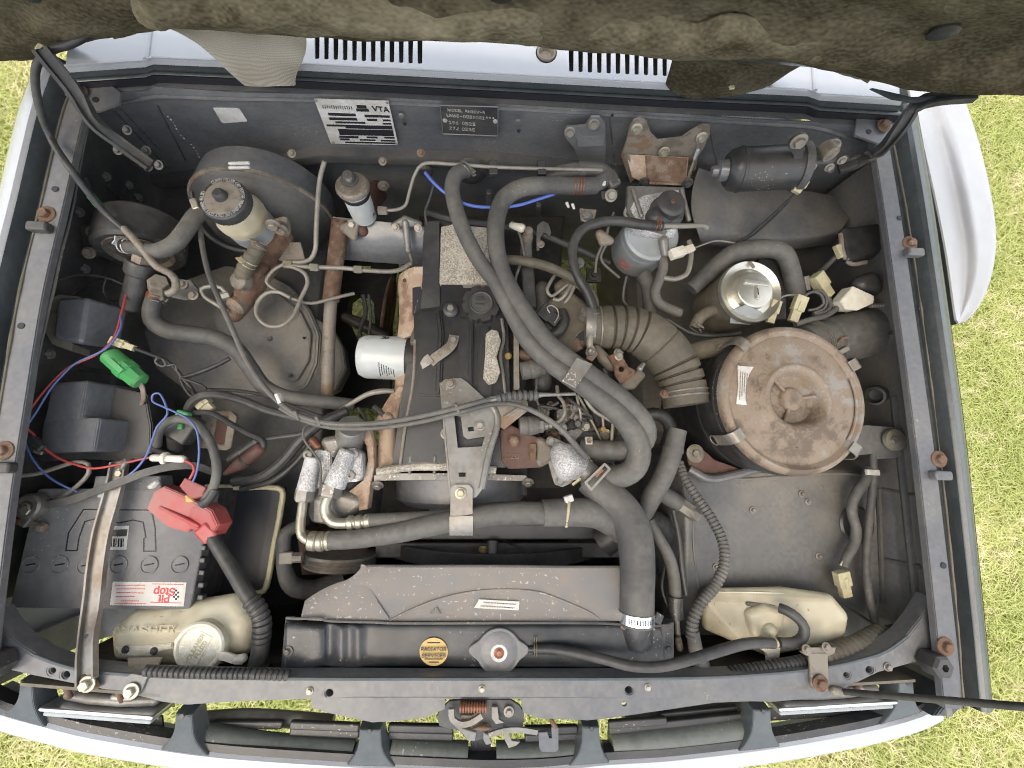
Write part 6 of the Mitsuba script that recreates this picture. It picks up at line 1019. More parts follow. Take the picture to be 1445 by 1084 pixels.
part(obk, 'tab', plate(ats([(1130, 920, .948), (1140, 914, .945), (1180, 914, .945), (1178, 922, .948), (1166, 928, .95), (1144, 928, .95)]), .005, .001), 'mat_bracket'); part(obk, 'leg', plate(ats([(1141, 922, .950), (1168, 922, .950), (1171, 966, .966), (1166, 975, .963), (1150, 975, .963), (1146, 966, .966)]), .003, .001), 'mat_bracket'); part(obk, 'bolt', bolt(at(1157, 964, .9635), Z, .0070, 1.8), 'mat_rust')
for u, v in ((1138, 914), (1166, 911)): part(obk, 'rivet', bolt(at(u, v + 3, .950), (0, .3, 1), .005), 'mat_bracket')
for i in range(3): wire('red_wire', ('first', 'second', 'third')[i] + ' from the bottle of the three cut red wire stubs behind the coolant bottle', [(1164 + i * 2, 856, .80), (1165 + i * 2, 844, .85)], 1.8, 'mat_redwire', group='red wire stubs behind the coolant bottle')
# ---------------------------------------------------------------- air filter and its ducts
af = thing('air_filter', 'large round air filter housing with a rusty lid', 'air filter')
ac_ = at(1121, 563, .930); rl_ = pm(1121, 563, .93, 106)
part(af, 'can', lathe([(0, -.30), (rl_ * .95, -.30), (rl_ * .985, -.28), (rl_ * .985, -.06), (rl_ * 1.01, -.055), (rl_ * 1.01, -.016), (rl_ * .99, -.012), (0, -.012)], ac_, n=72), 'mat_plastic')
part(af, 'can_bead', lathe([(rl_ * .98, -.105), (rl_ * 1.0, -.10), (rl_ * 1.0, -.094), (rl_ * .98, -.09)], ac_, n=72), 'mat_plastic')
R = rl_
part(af, 'lid', lathe([(R * .98, -.020), (R * 1.005, -.020), (R * 1.01, -.010), (R * 1.0, -.003), (R * .97, .002), (R * .93, .003), (R * .90, -.001), (R * .87, -.004), (R * .84, -.002), (R * .62, .002), (R * .50, .004), (R * .455, .010), (R * .44, .011), (R * .40, .010), (R * .355, .004), (R * .335, -.006), (R * .31, -.011), (R * .17, -.0095), (R * .15, -.004), (R * .12, -.0015), (0, -.001)], ac_, n=96), 'mat_lid', 50)
for t in (.15, 2.3, 4.3): part(af, 'spoke', hull([(ac_ + R * .13 * A([math.cos(t), math.sin(t), 0]) + Z * -.007, .003), (ac_ + R * .34 * A([math.cos(t), math.sin(t), 0]) + Z * -.006, .004)], 12), 'mat_lid')
part(af, 'side_crease', tube([ac_ + A([R * .87 * math.cos(t), R * .87 * math.sin(t), .0]) for t in np.linspace(-.65, .35, 20)], .0025, 8), 'mat_lid')
la = part(af, 'torn_label', slab([(1041, 516), (1066, 518), (1062, 545), (1064, 570), (1060, 573), (1039, 570), (1042, 545)], .9315, .0012, .0004), 'mat_label')
for i in range(6): part(la, 'printed_line', tube([at(1045 + i * 3.2, 524 + i, .9325), at(1044 + i * 3.0, 564 - i % 3 * 5, .9325)], .0006, 5), 'mat_bracket')
part(af, 'hole', lathe([(0, .0), (.0035, 0), (.003, .0018), (0, .001)], ac_ + [.0, .0, .0] + (at(1123, 630, .93) - ac_), n=10), 'mat_ink')
for t, nm in ((-2.6, 0), (-.72, 1), (2.35, 2), (.52, 3)):
    d_ = A([math.cos(t), math.sin(t), 0]); tn = A([-d_[1], d_[0], 0]); b_ = ac_ + d_ * R
    cl_ = part(af, 'clip', ribbon([b_ + d_ * -.012 + Z * .006, b_ + d_ * .004 + Z * .007, b_ + d_ * .011 - Z * .004, b_ + d_ * .010 - Z * .045], .020, .0025, raw=True, up=tuple(d_ * .5 + Z * .5), step=.004), 'mat_steel'); part(cl_, 'wire_ring', tube([b_ + d_ * .012 - Z * .05 + .010 * (math.cos(a) * tn + math.sin(a) * Z) for a in np.linspace(0, 6.1, 20)], .0012, 6), 'mat_zinc')
bs = part(af, 'bead_line', lathe([(R * 1.012, -.034), (R * 1.02, -.032), (R * 1.02, -.028), (R * 1.012, -.026)], ac_, n=72), 'mat_plastic')
ab = thing('air_filter_bracket', 'grey steel bracket with a large washer bolt right of the air filter', 'bracket')
part(ab, 'strap', plate(ats([(1205, 603, .845), (1222, 600, .85), (1300, 606, .875), (1300, 642, .875), (1234, 640, .85), (1200, 644, .845)]), .004, .0015), 'mat_rail'); part(ab, 'rear_leaf', plate(ats([(1232, 640, .845), (1300, 636, .87), (1298, 644, .868), (1236, 648, .842)]), .003, .001), 'mat_rail'); part(ab, 'grommet', lathe([(0, 0), (.019, 0), (.021, .004), (.020, .010), (.013, .012), (0, .012)], at(1258, 621, .868), n=28), 'mat_zinc'); part(ab, 'bolt', bolt(at(1258, 621, .880), Z, .0075, 1.3), 'mat_alloy')
ab2 = thing('filter_foot_bracket', 'brown pressed bracket with a round washer below the left side of the air filter', 'bracket')
part(ab2, 'web', plate(ats([(968, 640, .76), (985, 628, .77), (1010, 650, .77), (1050, 664, .76), (1010, 668, .755), (975, 666, .755)]), .006, .002), 'mat_redbrown'); part(ab2, 'washer', lathe([(0, 0), (.017, 0), (.018, .004), (.012, .006), (0, .006)], at(980, 640, .775), n=22), 'mat_bracket'); part(ab2, 'bolt', bolt(at(980, 640, .781), Z, .007, 1.2), 'mat_bracket'); part(ab2, 'edge', hose([(972, 662, .765), (1000, 676, .775), (1030, 672, .775), (1075, 660, .77)], 12, n=10), 'mat_rail')
du = thing('intake_duct', 'fat dusty brown ribbed intake duct curving from the engine to the air filter', 'duct')
dl = [(838, 462, .815), (856, 462, .82), (880, 463, .825), (905, 470, .825), (930, 488, .825), (950, 512, .825), (962, 540, .825), (968, 572, .825)]
dp_, dpar = spline(ats(dl), .0012); s_ = np.concatenate([[0], np.cumsum(np.linalg.norm(np.diff(dp_, axis=0), axis=1))]); L_ = s_[-1]
rd = np.interp(s_ / L_, [0, .08, .5, .75, 1], [.037, .042, .047, .044, .042])
for f0 in (.13, .20, .265, .335, .70, .77, .84): rd = rd - .0065 * np.exp(-((s_ / L_ - f0) / .0075) ** 4)
rd = rd - .0022 * np.exp(-((s_ / L_ - .52) / .006) ** 2)
t_, a_, b_2 = frames(dp_); th2 = np.linspace(0, 2 * np.pi, 40, endpoint=False)
part(du, 'tube', out(skin(dp_[:, None] + rd[:, None, None] * (np.cos(th2)[None, :, None] * a_[:, None] + np.sin(th2)[None, :, None] * b_2[:, None]))), 'mat_duct', 50)
def dband(f): i = int(f * (len(dp_) - 1)); return dp_[i], t_[i], rd[i]
for f in (.045, .90, .94): c, k, r = dband(f); part(du, 'clamp_wire', lathe([(r, -.0016), (r + .0022, -.0012), (r + .0022, .0012), (r, .0016)], c, k, 40), 'mat_alloy')
for f, u, v in ((.91, 937, 556), (.07, 872, 498)): part(du, 'clamp_screw', rbox(at(u - 5, v - 3, .845), at(u + 6, v + 3, .845), .011, .010, .002), 'mat_bracket'); part(du, 'clamp_bolt', bolt(at(u, v, .852), Z, .005), 'mat_rust' if v > 520 else 'mat_alloy')
sn = thing('air_snorkel', 'wide grey air inlet tube running from the air filter to the right wing', 'duct')
n0, n1 = at(1130, 490, .80), at(1262, 462, .79); na = unit(n1 - n0); SL = np.linalg.norm(n1 - n0)
part(sn, 'tube', lathe([(.038, 0), (.044, .004), (.0455, .02), (.0455, .055), (.050, .058), (.051, SL - .01), (.0505, SL - .002), (.046, SL), (.044, SL - .05), (0, SL - .05)], n0, na, 44), 'mat_hose', 50)
for dx in (.022, .027, .032, .037): part(sn, 'wire_clamp', lathe([(.0455, dx - .0013), (.0478, dx), (.0455, dx + .0013)], n0, na, 40), 'mat_pipe')
part(sn, 'screw_clip', tube([at(1183, 484, .875), at(1188, 478, .885), at(1196, 476, .885)], .0025), 'mat_rust'); part(sn, 'clamp_tail', rbox(at(1184, 498, .87), at(1198, 491, .88), .010, .005, .0015), 'mat_pipe'); part(sn, 'end_clamp', lathe([(.0505, SL - .008), (.0525, SL - .007), (.0525, SL - .001), (.0505, SL)], n0, na, 44), 'mat_alloy'); part(sn, 'clamp_screw', tube([at(1228, 432, .86), at(1256, 430, .86)], .005, 10, ridge=(.006, .0012)), 'mat_alloy')
part(sn, 'throat', hull([(at(1122, 496, .80), .034), (at(1136, 489, .80), .036)], 20), 'mat_hose')
# grille openings and hose between filter and duct
solo('breather_hose', 'thick black hose arching behind the air filter beside the intake duct', 'hose', hose([(966, 500, .76), (990, 494, .77), (1012, 490, .78), (1034, 488, .78)], 26, n=16), 'mat_duct')
# ---------------------------------------------------------------- silver topped canister, ac pipe
gc_ = thing('power_steering_reservoir', 'canister with a shiny pale metal lid and a T shaped grip', 'reservoir')
k0, k1 = at(1063, 402, .87), at(1040, 424, .74); ka = unit(A([.0, .06, -1.]))
part(gc_, 'lid', lathe([(0.0000, -.012), (0.0317, -.012), (0.0360, -.010), (0.0366, -.002), (0.0378, .004), (0.0488, .008), (0.0561, .004), (0.0616, .001), (0.0634, .004), (0.0634, .012), (0.0598, .015), (0.0000, .015)], at(1061, 411, .865), ka, 56), 'mat_goldcan', 40)
part(gc_, 'body', lathe([(0.0000, .012), (0.0573, .012), (0.0586, .03), (0.0586, .12), (0.0512, .13), (0.0000, .13)], at(1061, 411, .865), ka, 44), 'mat_duct')
tp = at(1061, 411, .865) - ka * .0126; tx = unit(A([1, -.08, 0]) - ka * (A([1, -.08, 0]) @ ka)); ty = np.cross(-ka, tx)
part(gc_, 'grip', merge([rbox(tp - tx * .025 + ty * .013, tp + tx * .025 + ty * .013, .011, .006, .002, up=-ka), rbox(tp + ty * .012 + tx * .001, tp - ty * .021 + tx * .003, .008, .005, .002, up=-ka)]), 'mat_goldcan', 40); part(gc_, 'red_mark', rbox(tp + ty * .002 - ka * .002 + tx * .002, tp - ty * .012 - ka * .002 + tx * .004, .0018, .003, .0006, up=-ka, seg=6), 'mat_redbrown')
part(gc_, 'blue_label', plate([at(u, v, .80) + [0, 0, z] for u, v, z in ((1020, 446, .03), (1034, 440, .045), (1056, 452, .045), (1050, 462, .02), (1026, 458, .01))], .002, 0), 'mat_canister'); part(gc_, 'outlet', hose([(1016, 436, .78), (1000, 440, .785), (986, 450, .79), (980, 462, .78)], 16, n=14), 'mat_duct'); wireclip(gc_, at(983, 462, .785), at(980, 462, .78) - at(990, 448, .79), .0125, 'mat_pipe'); part(gc_, 'rim_nick', rbox(at(1058, 370, .87), at(1064, 378, .875), .004, .006, .001, seg=6), 'mat_bracket')
part(gc_, 'holder', plate(ats([(1070, 365, .80), (1108, 362, .80), (1110, 450, .80), (1080, 452, .80)]), .01, .002), 'mat_plastic')
solo('heater_pipe', 'wide grey rubber pipe bent at a right angle above the shiny lidded canister', 'pipe', hose([(975, 408, .76), (992, 392, .775), (1012, 374, .79), (1035, 358, .81), (1062, 352, .83), (1092, 352, .838), (1106, 358, .838), (1114, 374, .832), (1119, 395, .82), (1123, 418, .80)], [22, 24, 26, 25, 24, 24], n=18), 'mat_hose')
solo('heater_pipe', 'dusty dark hose dropping behind the fuel filter', 'pipe', hose([(915, 460, .70), (918, 430, .72), (914, 400, .74), (906, 388, .74)], 22, n=14), 'mat_hose')
# ---------------------------------------------------------------- fuel filter and firewall bracket
fbk = thing('fuel_filter_bracket', 'rust patched steel bracket with three bolt ears high on the firewall', 'bracket')
yb = YF - .026
def F(u, v, d=0): return aty(u, v, yb - d)
part(fbk, 'back_plate', plate([F(u, v) for u, v in [(876, 222), (884, 200), (888, 182), (894, 172), (904, 168), (913, 174), (918, 190), (928, 200), (962, 196), (976, 186), (992, 178), (1002, 180), (1002, 190), (994, 208), (985, 222), (982, 240), (940, 262), (890, 240)]], .006, .002), 'mat_bracket')
part(fbk, 'folded_face', plate([F(884, 218, .004), F(972, 222, .004), F(968, 262, .045), F(912, 260, .045), F(892, 250, .035)], .005, .0015), 'mat_shield'); part(fbk, 'rust_patch', plate([F(911, 220, .006), F(970, 223, .006), F(966, 258, .046), F(914, 256, .046)], .003, .001), 'mat_rust'); part(fbk, 'right_wing', plate([F(972, 222, .004), F(985, 205, .002), F(996, 194, .002), F(984, 230, .006), F(976, 256, .03), F(968, 262, .045)], .004, .001), 'mat_bracket'); part(fbk, 'left_wing', plate([F(876, 222, .002), F(886, 216, .004), F(896, 252, .034), F(890, 258, .03)], .004, .001), 'mat_bracket')
for u, v, d in ((898, 182, .002), (990, 194, .002), (937, 214, .005), (909, 257, .046), (970, 258, .046)): part(fbk, 'bolt', bolt(F(u, v, d), (0, -1, .35), .0075, 1.5), 'mat_zinc' if d < .04 else 'mat_engine')
part(fbk, 'paint_chip', hull([(F(985, 212, .012), .004), (F(980, 224, .018), .003)], 8), 'mat_canister')
ffl = thing('fuel_filter', 'blue grey fuel filter canister under a black hand primer pump', 'fuel filter')
f0, f1 = at(918, 332, .80), at(898, 378, .70); fa = unit(A([0, .05, -1.]))
part(ffl, 'can', lathe([(0, -.01), (.052, -.01), (.0575, -.006), (.058, .006), (.056, .012), (.058, .018), (.058, .085), (.054, .096), (.042, .104), (0, .106)], f0, fa, 48), 'mat_canister')
x_, y_, z_ = basis(fa); vd = unit(EYE - f0); vd = unit(vd - fa * (vd @ fa)); xr = unit(np.cross(-fa, vd))
for i, (off, n_) in enumerate(((.044, 9), (.058, 6), (.066, 8))):
    part(ffl, 'printed_script', tube([f0 + fa * (off + .0035 * math.sin(k * 2.1) * (1 if i == 0 else .4)) + .0585 * unit(vd + xr * (-.28 + .07 * k)) for k in range(n_)], .0008, 5, step=.004), 'mat_redink')
part(ffl, 'head', hull([(at(888, 300, .84), .012), (at(950, 300, .84), .012), (at(900, 320, .82), .022), (at(940, 325, .82), .022), (at(900, 270, .85), .010), (at(955, 272, .85), .010)]), 'mat_cast'); part(ffl, 'head_flange', plate(ats([(886, 262, .868), (966, 264, .868), (970, 290, .86), (940, 330, .85), (900, 322, .85), (885, 300, .86)]), .012, .003), 'mat_alloy')
part(ffl, 'web', hull([(at(893, 268, .872), .004), (at(905, 305, .86), .005)], 10), 'mat_alloy'); part(ffl, 'web', hull([(at(962, 268, .872), .004), (at(972, 310, .85), .005)], 10), 'mat_alloy')
b0, ba = at(950, 284, .915), A([0, 0, -1.])
part(ffl, 'primer_knob', lathe([(0, 0), (.016, 0), (.024, .002), (.0275, .006), (.0275, .022), (.026, .026), (.031, .030), (.038, .034), (.040, .042), (.039, .056), (0, .060)], b0, ba, 40), 'mat_engine', 40); part(ffl, 'primer_screw', lathe([(0, -.003), (.004, -.003), (.006, 0), (0, 0)], b0 + ba * .002, ba, 16), 'mat_copper'); part(ffl, 'knob_boot', hull([(at(926, 310, .85), .026), (at(950, 300, .85), .022)], 18), 'mat_engine')
fh1 = thing('fuel_hose', 'black fuel hose looping from the fuel filter head down to the injection pump', 'hose'); part(fh1, 'tube', hose([(934, 319, .868), (905, 317, .872), (870, 312, .874), (845, 314, .872), (822, 324, .868), (810, 342, .865), (808, 365, .862), (815, 390, .858), (828, 412, .85), (837, 435, .842), (839, 452, .838)], [14, 14, 14, 14, 13, 14, 13], n=14), 'mat_hose_dark'); wireclip(fh1, at(928, 318, .869), (1, 0, 0), .0095, 'mat_copper'); part(fh1, 'banjo_pipe', hose([(936, 319, .868), (965, 319, .866), (994, 319, .862), (998, 322, .855)], 7, n=10), 'mat_pipe'); wireclip(fh1, at(838, 446, .84), at(839, 452, .838) - at(837, 435, .842), .0095, 'mat_pipe')
part(fh1, 'lower_pipe', hose([(838, 448, .84), (834, 470, .85), (832, 485, .848), (834, 498, .84)], 10, n=12), 'mat_pipe')
solo('fuel_hose', 'black fuel hose bending down and right below the fuel filter', 'hose', hose([(934, 360, .80), (936, 376, .795), (930, 396, .79), (924, 412, .785), (928, 426, .78), (944, 436, .775), (960, 442, .77)], 14, n=12), 'mat_hose'); solo('fuel_pipe', 'bent metal fuel pipe beside the blue grey fuel filter', 'pipe', hose([(972, 340, .82), (975, 352, .82), (974, 372, .815), (968, 388, .81), (952, 394, .80), (936, 392, .80)], 7, n=10), 'mat_pipe')
for lab, a, b in (('cream plug pushed into the right side of the fuel filter', (946, 360, .835), (978, 350, .83)),): connector('cream_plug', lab, at(*a), at(*b), .020, .016, 'mat_cap')
part(ffl, 'outlet_nipple', hull([(at(936, 340, .83), .010), (at(938, 358, .82), .008)]), 'mat_alloy')
# second firewall bracket, wiper motor
sb = thing('cable_bracket', 'dark two bolt bracket with a bent leg on the firewall left of the rusty bracket', 'bracket')
part(sb, 'plate', plate([F(u, v) for u, v in [(796, 186), (800, 180), (810, 180), (826, 178), (834, 166), (846, 166), (854, 176), (855, 208), (853, 236), (818, 232), (810, 210), (797, 194)]], .005, .0015), 'mat_bay'); part(sb, 'pressed_rib', plate([F(814, 196, .003), F(852, 194, .003), F(852, 206, .006), F(816, 208, .006)], .004, .001), 'mat_bay')
for u, v in ((804, 186), (838, 175)): part(sb, 'bolt', bolt(F(u, v, .001), (0, -1, .35), .0075, 1.4), 'mat_pipe')
wm = thing('wiper_motor', 'black cylindrical wiper motor with a strap on the right of the firewall', 'wiper motor')
w0, w1 = aty(1034, 240, .545), aty(1120, 236, .545); wa = unit(w1 - w0)
part(wm, 'can', lathe([(0, -.012), (.028, -.012), (.036, -.004), (.039, .006), (.039, .115), (.036, .120), (0, .120)], w0, wa, 44), 'mat_plastic', 40); part(wm, 'nose', lathe([(0, -.038), (.009, -.038), (.011, -.028), (.018, -.026), (.020, -.012), (0, -.012)], w0, wa, 30), 'mat_bay'); part(wm, 'end_ridge', lathe([(.0385, .008), (.0405, .010), (.0405, .014), (.0385, .016)], w0, wa, 40), 'mat_plastic')
part(wm, 'gearbox_flange', lathe([(0, .112), (.042, .112), (.044, .116), (.044, .124), (.040, .127), (0, .127)], w0, wa, 40), 'mat_apron'); part(wm, 'flange_strap', plate([aty(u, v, .535) for u, v in [(1112, 196), (1130, 188), (1138, 192), (1134, 214), (1128, 250), (1110, 268), (1104, 266), (1118, 244), (1120, 220), (1112, 208)]], .005, .0015), 'mat_apron'); part(wm, 'bolt', bolt(aty(1127, 199, .53), (0, -1, .3), .009, 1.5), 'mat_pipe')
part(wm, 'crank_arm', hull([(aty(1134, 230, .55), .007), (aty(1172, 226, .55), .008)], 12), 'mat_apron'); part(wm, 'crank_pivot', lathe([(0, -.01), (.014, -.01), (.014, .012), (0, .014)], aty(1168, 212, .55), (.3, -1, .3), 20), 'mat_bracket'); part(wm, 'pivot_cup', hull([(aty(1158, 212, .56), .009), (aty(1176, 206, .56), .012)], 14), 'mat_steel')
for u, v in ((1146, 236), (1170, 236), (1188, 226)): part(wm, 'small_bolt', bolt(aty(u, v, .54), (0, -1, .4), .005), 'mat_pipe')
connector('motor_plug', 'cream plug hanging under the wiper motor', aty(1134, 254, .52), aty(1122, 272, .50), .020, .016, 'mat_beige'); wire('motor_lead', 'thin blue and black lead curling at the wiper motor end', [(1118, 250, .90), (1128, 246, .91), (1140, 246, .91), (1143, 250, .905), (1138, 254, .90), (1122, 256, .89)], 3, 'mat_blue'); wire('motor_lead', 'thin black lead trailing from the cream plug down the right wing', [(1124, 272, .87), (1110, 285, .86), (1094, 300, .84), (1072, 320, .82), (1054, 336, .80), (1040, 342, .79)], 3.5, 'mat_hose_dark')
# bulge of the heater box and seam on the right of the firewall
part(car, 'heater_bulge', sheet([[aty(u, v, YF - .03) for u, v in ((985, 238), (1030, 250), (1080, 262), (1140, 270), (1215, 285))], ats([(975, 290, .80), (1020, 310, .79), (1070, 322, .78), (1130, 326, .78), (1190, 320, .79)]), ats([(985, 330, .77), (1020, 342, .755), (1070, 350, .745), (1120, 346, .745), (1180, 336, .76)]), ats([(990, 345, .70), (1030, 352, .70), (1070, 358, .70), (1120, 352, .70), (1170, 346, .71)])], (34, 50), .002, (2, 2), .010, 9, 4), 'mat_tray'); part(car + '__heater_bulge', 'seam', hose([(1130, 262, .865), (1108, 290, .835), (1086, 312, .81), (1062, 332, .785), (1048, 340, .78)], 3, n=6), 'mat_hose_dark')
solo('vent_pipe', 'thin brown wire along the top edge of the right wing panel', 'wire', hose([(975, 352, .83), (990, 346, .825), (1010, 340, .82), (1030, 342, .815), (1045, 345, .81)], 2.6, n=6), 'mat_pipe')
# relays and plugs on the right wing
rr1 = thing('horn_relay', 'square black relay with a rusty patch high on the right wing', 'relay')
part(rr1, 'box', hull([(at(u, v, z), .008) for u, v, z in ((1190, 328, .87), (1236, 322, .87), (1242, 350, .87), (1196, 366, .87), (1200, 334, .83), (1244, 332, .83), (1246, 358, .83), (1204, 362, .83))]), 'mat_plastic', 40); part(rr1, 'rust_patch', plate(ats([(1219, 324, .8795), (1238, 320, .8795), (1246, 340, .8795), (1226, 346, .8795)]), .003, .001, nrm=(0, 0, 1)), 'mat_rust'); part(rr1, 'rim', hose([(1186, 330, .872), (1190, 358, .872), (1200, 372, .870), (1222, 370, .868)], 6, n=10), 'mat_bracket'); part(rr1, 'cream_tab', rbox(at(1180, 346, .868), at(1188, 364, .865), .012, .012, .002), 'mat_beige'); part(rr1, 'mount', plate(ats([(1244, 328, .85), (1262, 324, .86), (1260, 340, .86), (1246, 346, .85)]), .004, .001), 'mat_engine')
ww = thing('capped_connector', 'square white capped connector taped in black on the right wing', 'connector'); part(ww, 'cap', plate(ats([(1188, 424, .880), (1202, 404, .882), (1232, 418, .882), (1232, 428, .880), (1212, 438, .878), (1196, 436, .878)]), .030, .004, nrm=(-.1, -.2, 1), rnd=.002), 'mat_cap'); part(ww, 'taped_end', hull([(at(1214, 402, .86), .018), (at(1226, 396, .86), .017), (at(1232, 408, .86), .014)], 16), 'mat_hose_dark'); part(ww, 'stay', hull([(at(1238, 402, .86), .006), (at(1262, 396, .87), .008)], 10), 'mat_engine')
connector('grey_plug', 'stubby beige plug standing between the bent pipe and the white capped connector', at(1150, 388, .84), at(1170, 418, .82), .026, .022, 'mat_beige'); connector('flat_plug', 'flat beige plug hanging beside the shiny canister lid, nearest the lid', at(1096, 424, .85), at(1086, 456, .83), .020, .012, 'mat_beige'); connector('flat_plug', 'flat beige plug hanging just below the end of the bent pipe', at(1132, 418, .86), at(1118, 454, .84), .024, .014, 'mat_beige'); connector('clip_plug', 'tiny grey plug on the harness at the foot of the square relay', at(1136, 390, .83), at(1140, 410, .82), .012, .010, 'mat_pipe')
for i, (px, lab) in enumerate((([(1096, 424, .85), (1106, 418, .86), (1120, 416, .865), (1130, 418, .862)], 'short tan wire joining the two flat beige plugs'), ([(1132, 420, .86), (1146, 412, .865), (1158, 416, .86), (1162, 428, .85), (1152, 436, .845), (1140, 438, .84)], 'grey wire looped beside the lower flat beige plug'), ([(1140, 414, .85), (1156, 410, .855), (1166, 420, .85), (1164, 434, .84), (1148, 442, .835)], 'second looped grey wire outside the first beside the flat plug'), ([(1148, 444, .83), (1166, 440, .83), (1172, 430, .83), (1168, 420, .83)], 'thick grey wire bundle tail under the looped wires'), ([(1122, 458, .84), (1140, 452, .84), (1164, 446, .84), (1182, 434, .84), (1192, 420, .845)], 'black sheathed cable running from the flat plugs to the white cap'), ([(1152, 388, .83), (1166, 376, .83), (1178, 364, .845), (1184, 360, .855)], 'taped black lead rising to the square relay'))): wire('plug_wire', lab, px, (3, 4, 4, 7, 8, 8)[i], ('mat_bracket', 'mat_hose', 'mat_hose', 'mat_hose', 'mat_hose', 'mat_hose_dark')[i])
# right hand harness
hr = thing('lamp_harness', 'taped black harness with a kink down the right wing to a beige plug', 'harness'); part(hr, 'tape', hose([(1225, 660, .82), (1222, 676, .82), (1210, 694, .815), (1202, 712, .81), (1203, 728, .81), (1208, 745, .81), (1206, 766, .81), (1196, 784, .81), (1190, 800, .81)], [12, 15, 13, 13, 11], n=12, wob=.25), 'mat_hose'); part(hr, 'yellow_wire', hose([(1201, 776, .815), (1194, 786, .815), (1186, 798, .812)], 3, n=6), 'mat_beige')
connector('harness_plug', 'beige plug at the lower end of the kinked harness on the right wing', at(1186, 806, .812), at(1194, 842, .805), .025, .016, 'mat_beige'); h4 = thing('wing_cable', 'straight black cable running down the right wing beside the kinked harness', 'cable'); part(h4, 'cable', hose([(1232, 640, .835), (1232, 680, .825), (1228, 720, .815), (1224, 760, .81), (1222, 800, .805), (1226, 840, .80), (1234, 876, .79)], 10, n=12), 'mat_hose'); part(h4, 'white_tape', rbox(at(1222, 666, .838), at(1240, 667, .838), .011, .008, .002), 'mat_label'); solo('wing_cable', 'thin dark cable across the corner behind the coolant bottle', 'cable', hose([(1172, 846, .76), (1190, 856, .77), (1212, 868, .775), (1240, 884, .78), (1280, 880, .80)], 5, n=8), 'mat_hose_dark')
# right of the radiator: lower hoses
lh = thing('lower_hose', 'grey hose slanting between the heater hoses and the radiator hose', 'hose'); part(lh, 'tube', hose([(956, 606, .84), (948, 640, .835), (934, 676, .825), (918, 704, .81), (905, 730, .79)], [26, 28, 28, 26], n=18), 'mat_hose'); part(lh, 'seam_ring', hose([(950, 632, .8365), (949, 638, .8365)], 29.5, n=18), 'mat_hose')
solo('side_hose', 'narrow grey hose dropping right of the fat radiator hose', 'hose', hose([(916, 735, .80), (930, 760, .81), (944, 786, .82), (951, 815, .83), (953, 845, .84)], [15, 16, 17, 17], n=14), 'mat_hose'); bs_ = thing('side_union', 'grey rubber boot with a zinc union at the edge of the right wing', 'pipe union'); part(bs_, 'boot', hose([(924, 690, .80), (944, 702, .795), (958, 710, .79)], 24, n=16), 'mat_hose'); part(bs_, 'union', hose([(956, 709, .79), (975, 722, .78)], 20, n=6), 'mat_zinc'); part(bs_, 'nut', hexnut(at(972, 720, .78), at(985, 730, .775) - at(972, 720, .78), .014, .022), 'mat_alloy')
sd = thing('side_hose_sleeve', 'dark sleeve over the foot of the narrow grey hose', 'sleeve'); part(sd, 'sleeve', hose([(953, 842, .845), (953, 858, .845), (954, 872, .845)], 21, n=14), 'mat_plastic'); part(sd, 'pipe', hose([(955, 872, .84), (957, 900, .83), (958, 915, .82)], 7, n=10), 'mat_pipe'); part(sd, 'tan_plug', hull([(at(957, 902, .84), .006), (at(959, 914, .835), .006)], 10), 'mat_bracket')
solo('curved_hose', 'dark hose looping behind the heater hoses at the air filter', 'hose', hose([(896, 610, .72), (906, 590, .75), (922, 584, .76), (938, 590, .76), (946, 606, .75), (940, 630, .73)], 18, n=14), 'mat_hose_dark')
solo('lower_radiator_hose', 'dark lower radiator hose end poking out below the thick refrigerant hose', 'hose', hose([(850, 768, .70), (872, 750, .72), (900, 735, .72), (930, 745, .68), (938, 800, .60)], 40, n=18), 'mat_hose_dark')
# ---------------------------------------------------------------- injection pump side of the engine
ip = thing('injection_pump', 'oily injection pump with pipes and levers between the heater hoses and the intake duct', 'injection pump')
part(ip, 'body', hull([(at(u, v, z), .02) for u, v, z in ((800, 590, .70), (850, 590, .70), (850, 640, .68), (800, 640, .68))]), 'mat_engine'); part(ip, 'top_cover', plate(ats([(786, 578, .74), (822, 572, .745), (832, 600, .745), (812, 622, .74), (788, 612, .74)]), .04, .006, nrm=(0, 0, 1), rnd=.004), 'mat_alloy'); part(ip, 'governor', hull([(at(835, 575, .74), .018), (at(862, 600, .72), .016), (at(850, 620, .70), .014)]), 'mat_grease')
for u, v, z, m_ in ((811, 575, .775, 'mat_alloy'), (812, 590, .765, 'mat_steel'), (822, 586, .76, 'mat_alloy'), (826, 602, .765, 'mat_zinc'), (794, 604, .76, 'mat_steel')): part(ip, 'bolt', bolt(at(u, v, z), (.1, -.1, 1), .0075, 1.3), m_)
part(ip, 'lever', rbox(at(812, 598, .77), at(826, 596, .772), .009, .008, .003), 'mat_alloy'); part(ip, 'link_rod', tube([at(866, 582, .80), at(864, 612, .80), at(861, 646, .80)], .0035), 'mat_pipe'); part(ip, 'link_plate', plate(ats([(840, 642, .80), (861, 641, .80), (860, 649, .80), (841, 649, .80)]), .004, .001), 'mat_alloy'); part(ip, 'spring_post', tube([at(850, 580, .80), at(852, 610, .78)], .003), 'mat_steel'); part(ip, 'brass_post', lathe([(0, -.02), (.005, -.02), (.005, .008), (0, .008)], at(850, 606, .78), n=12), 'mat_brass'); part(ip, 'rusty_nut', rbox(at(825, 622, .815), at(836, 622, .815), .016, .010, .002), 'mat_zinc'); part(ip, 'rusty_screw', bolt(at(831, 622, .82), Z, .005, 1.2), 'mat_rust'); part(ip, 'coil', tube([at(829 + (i % 2) * 4, 626 + i * 1.6, .805) for i in range(7)], .0018, 6, step=.003), 'mat_zinc')
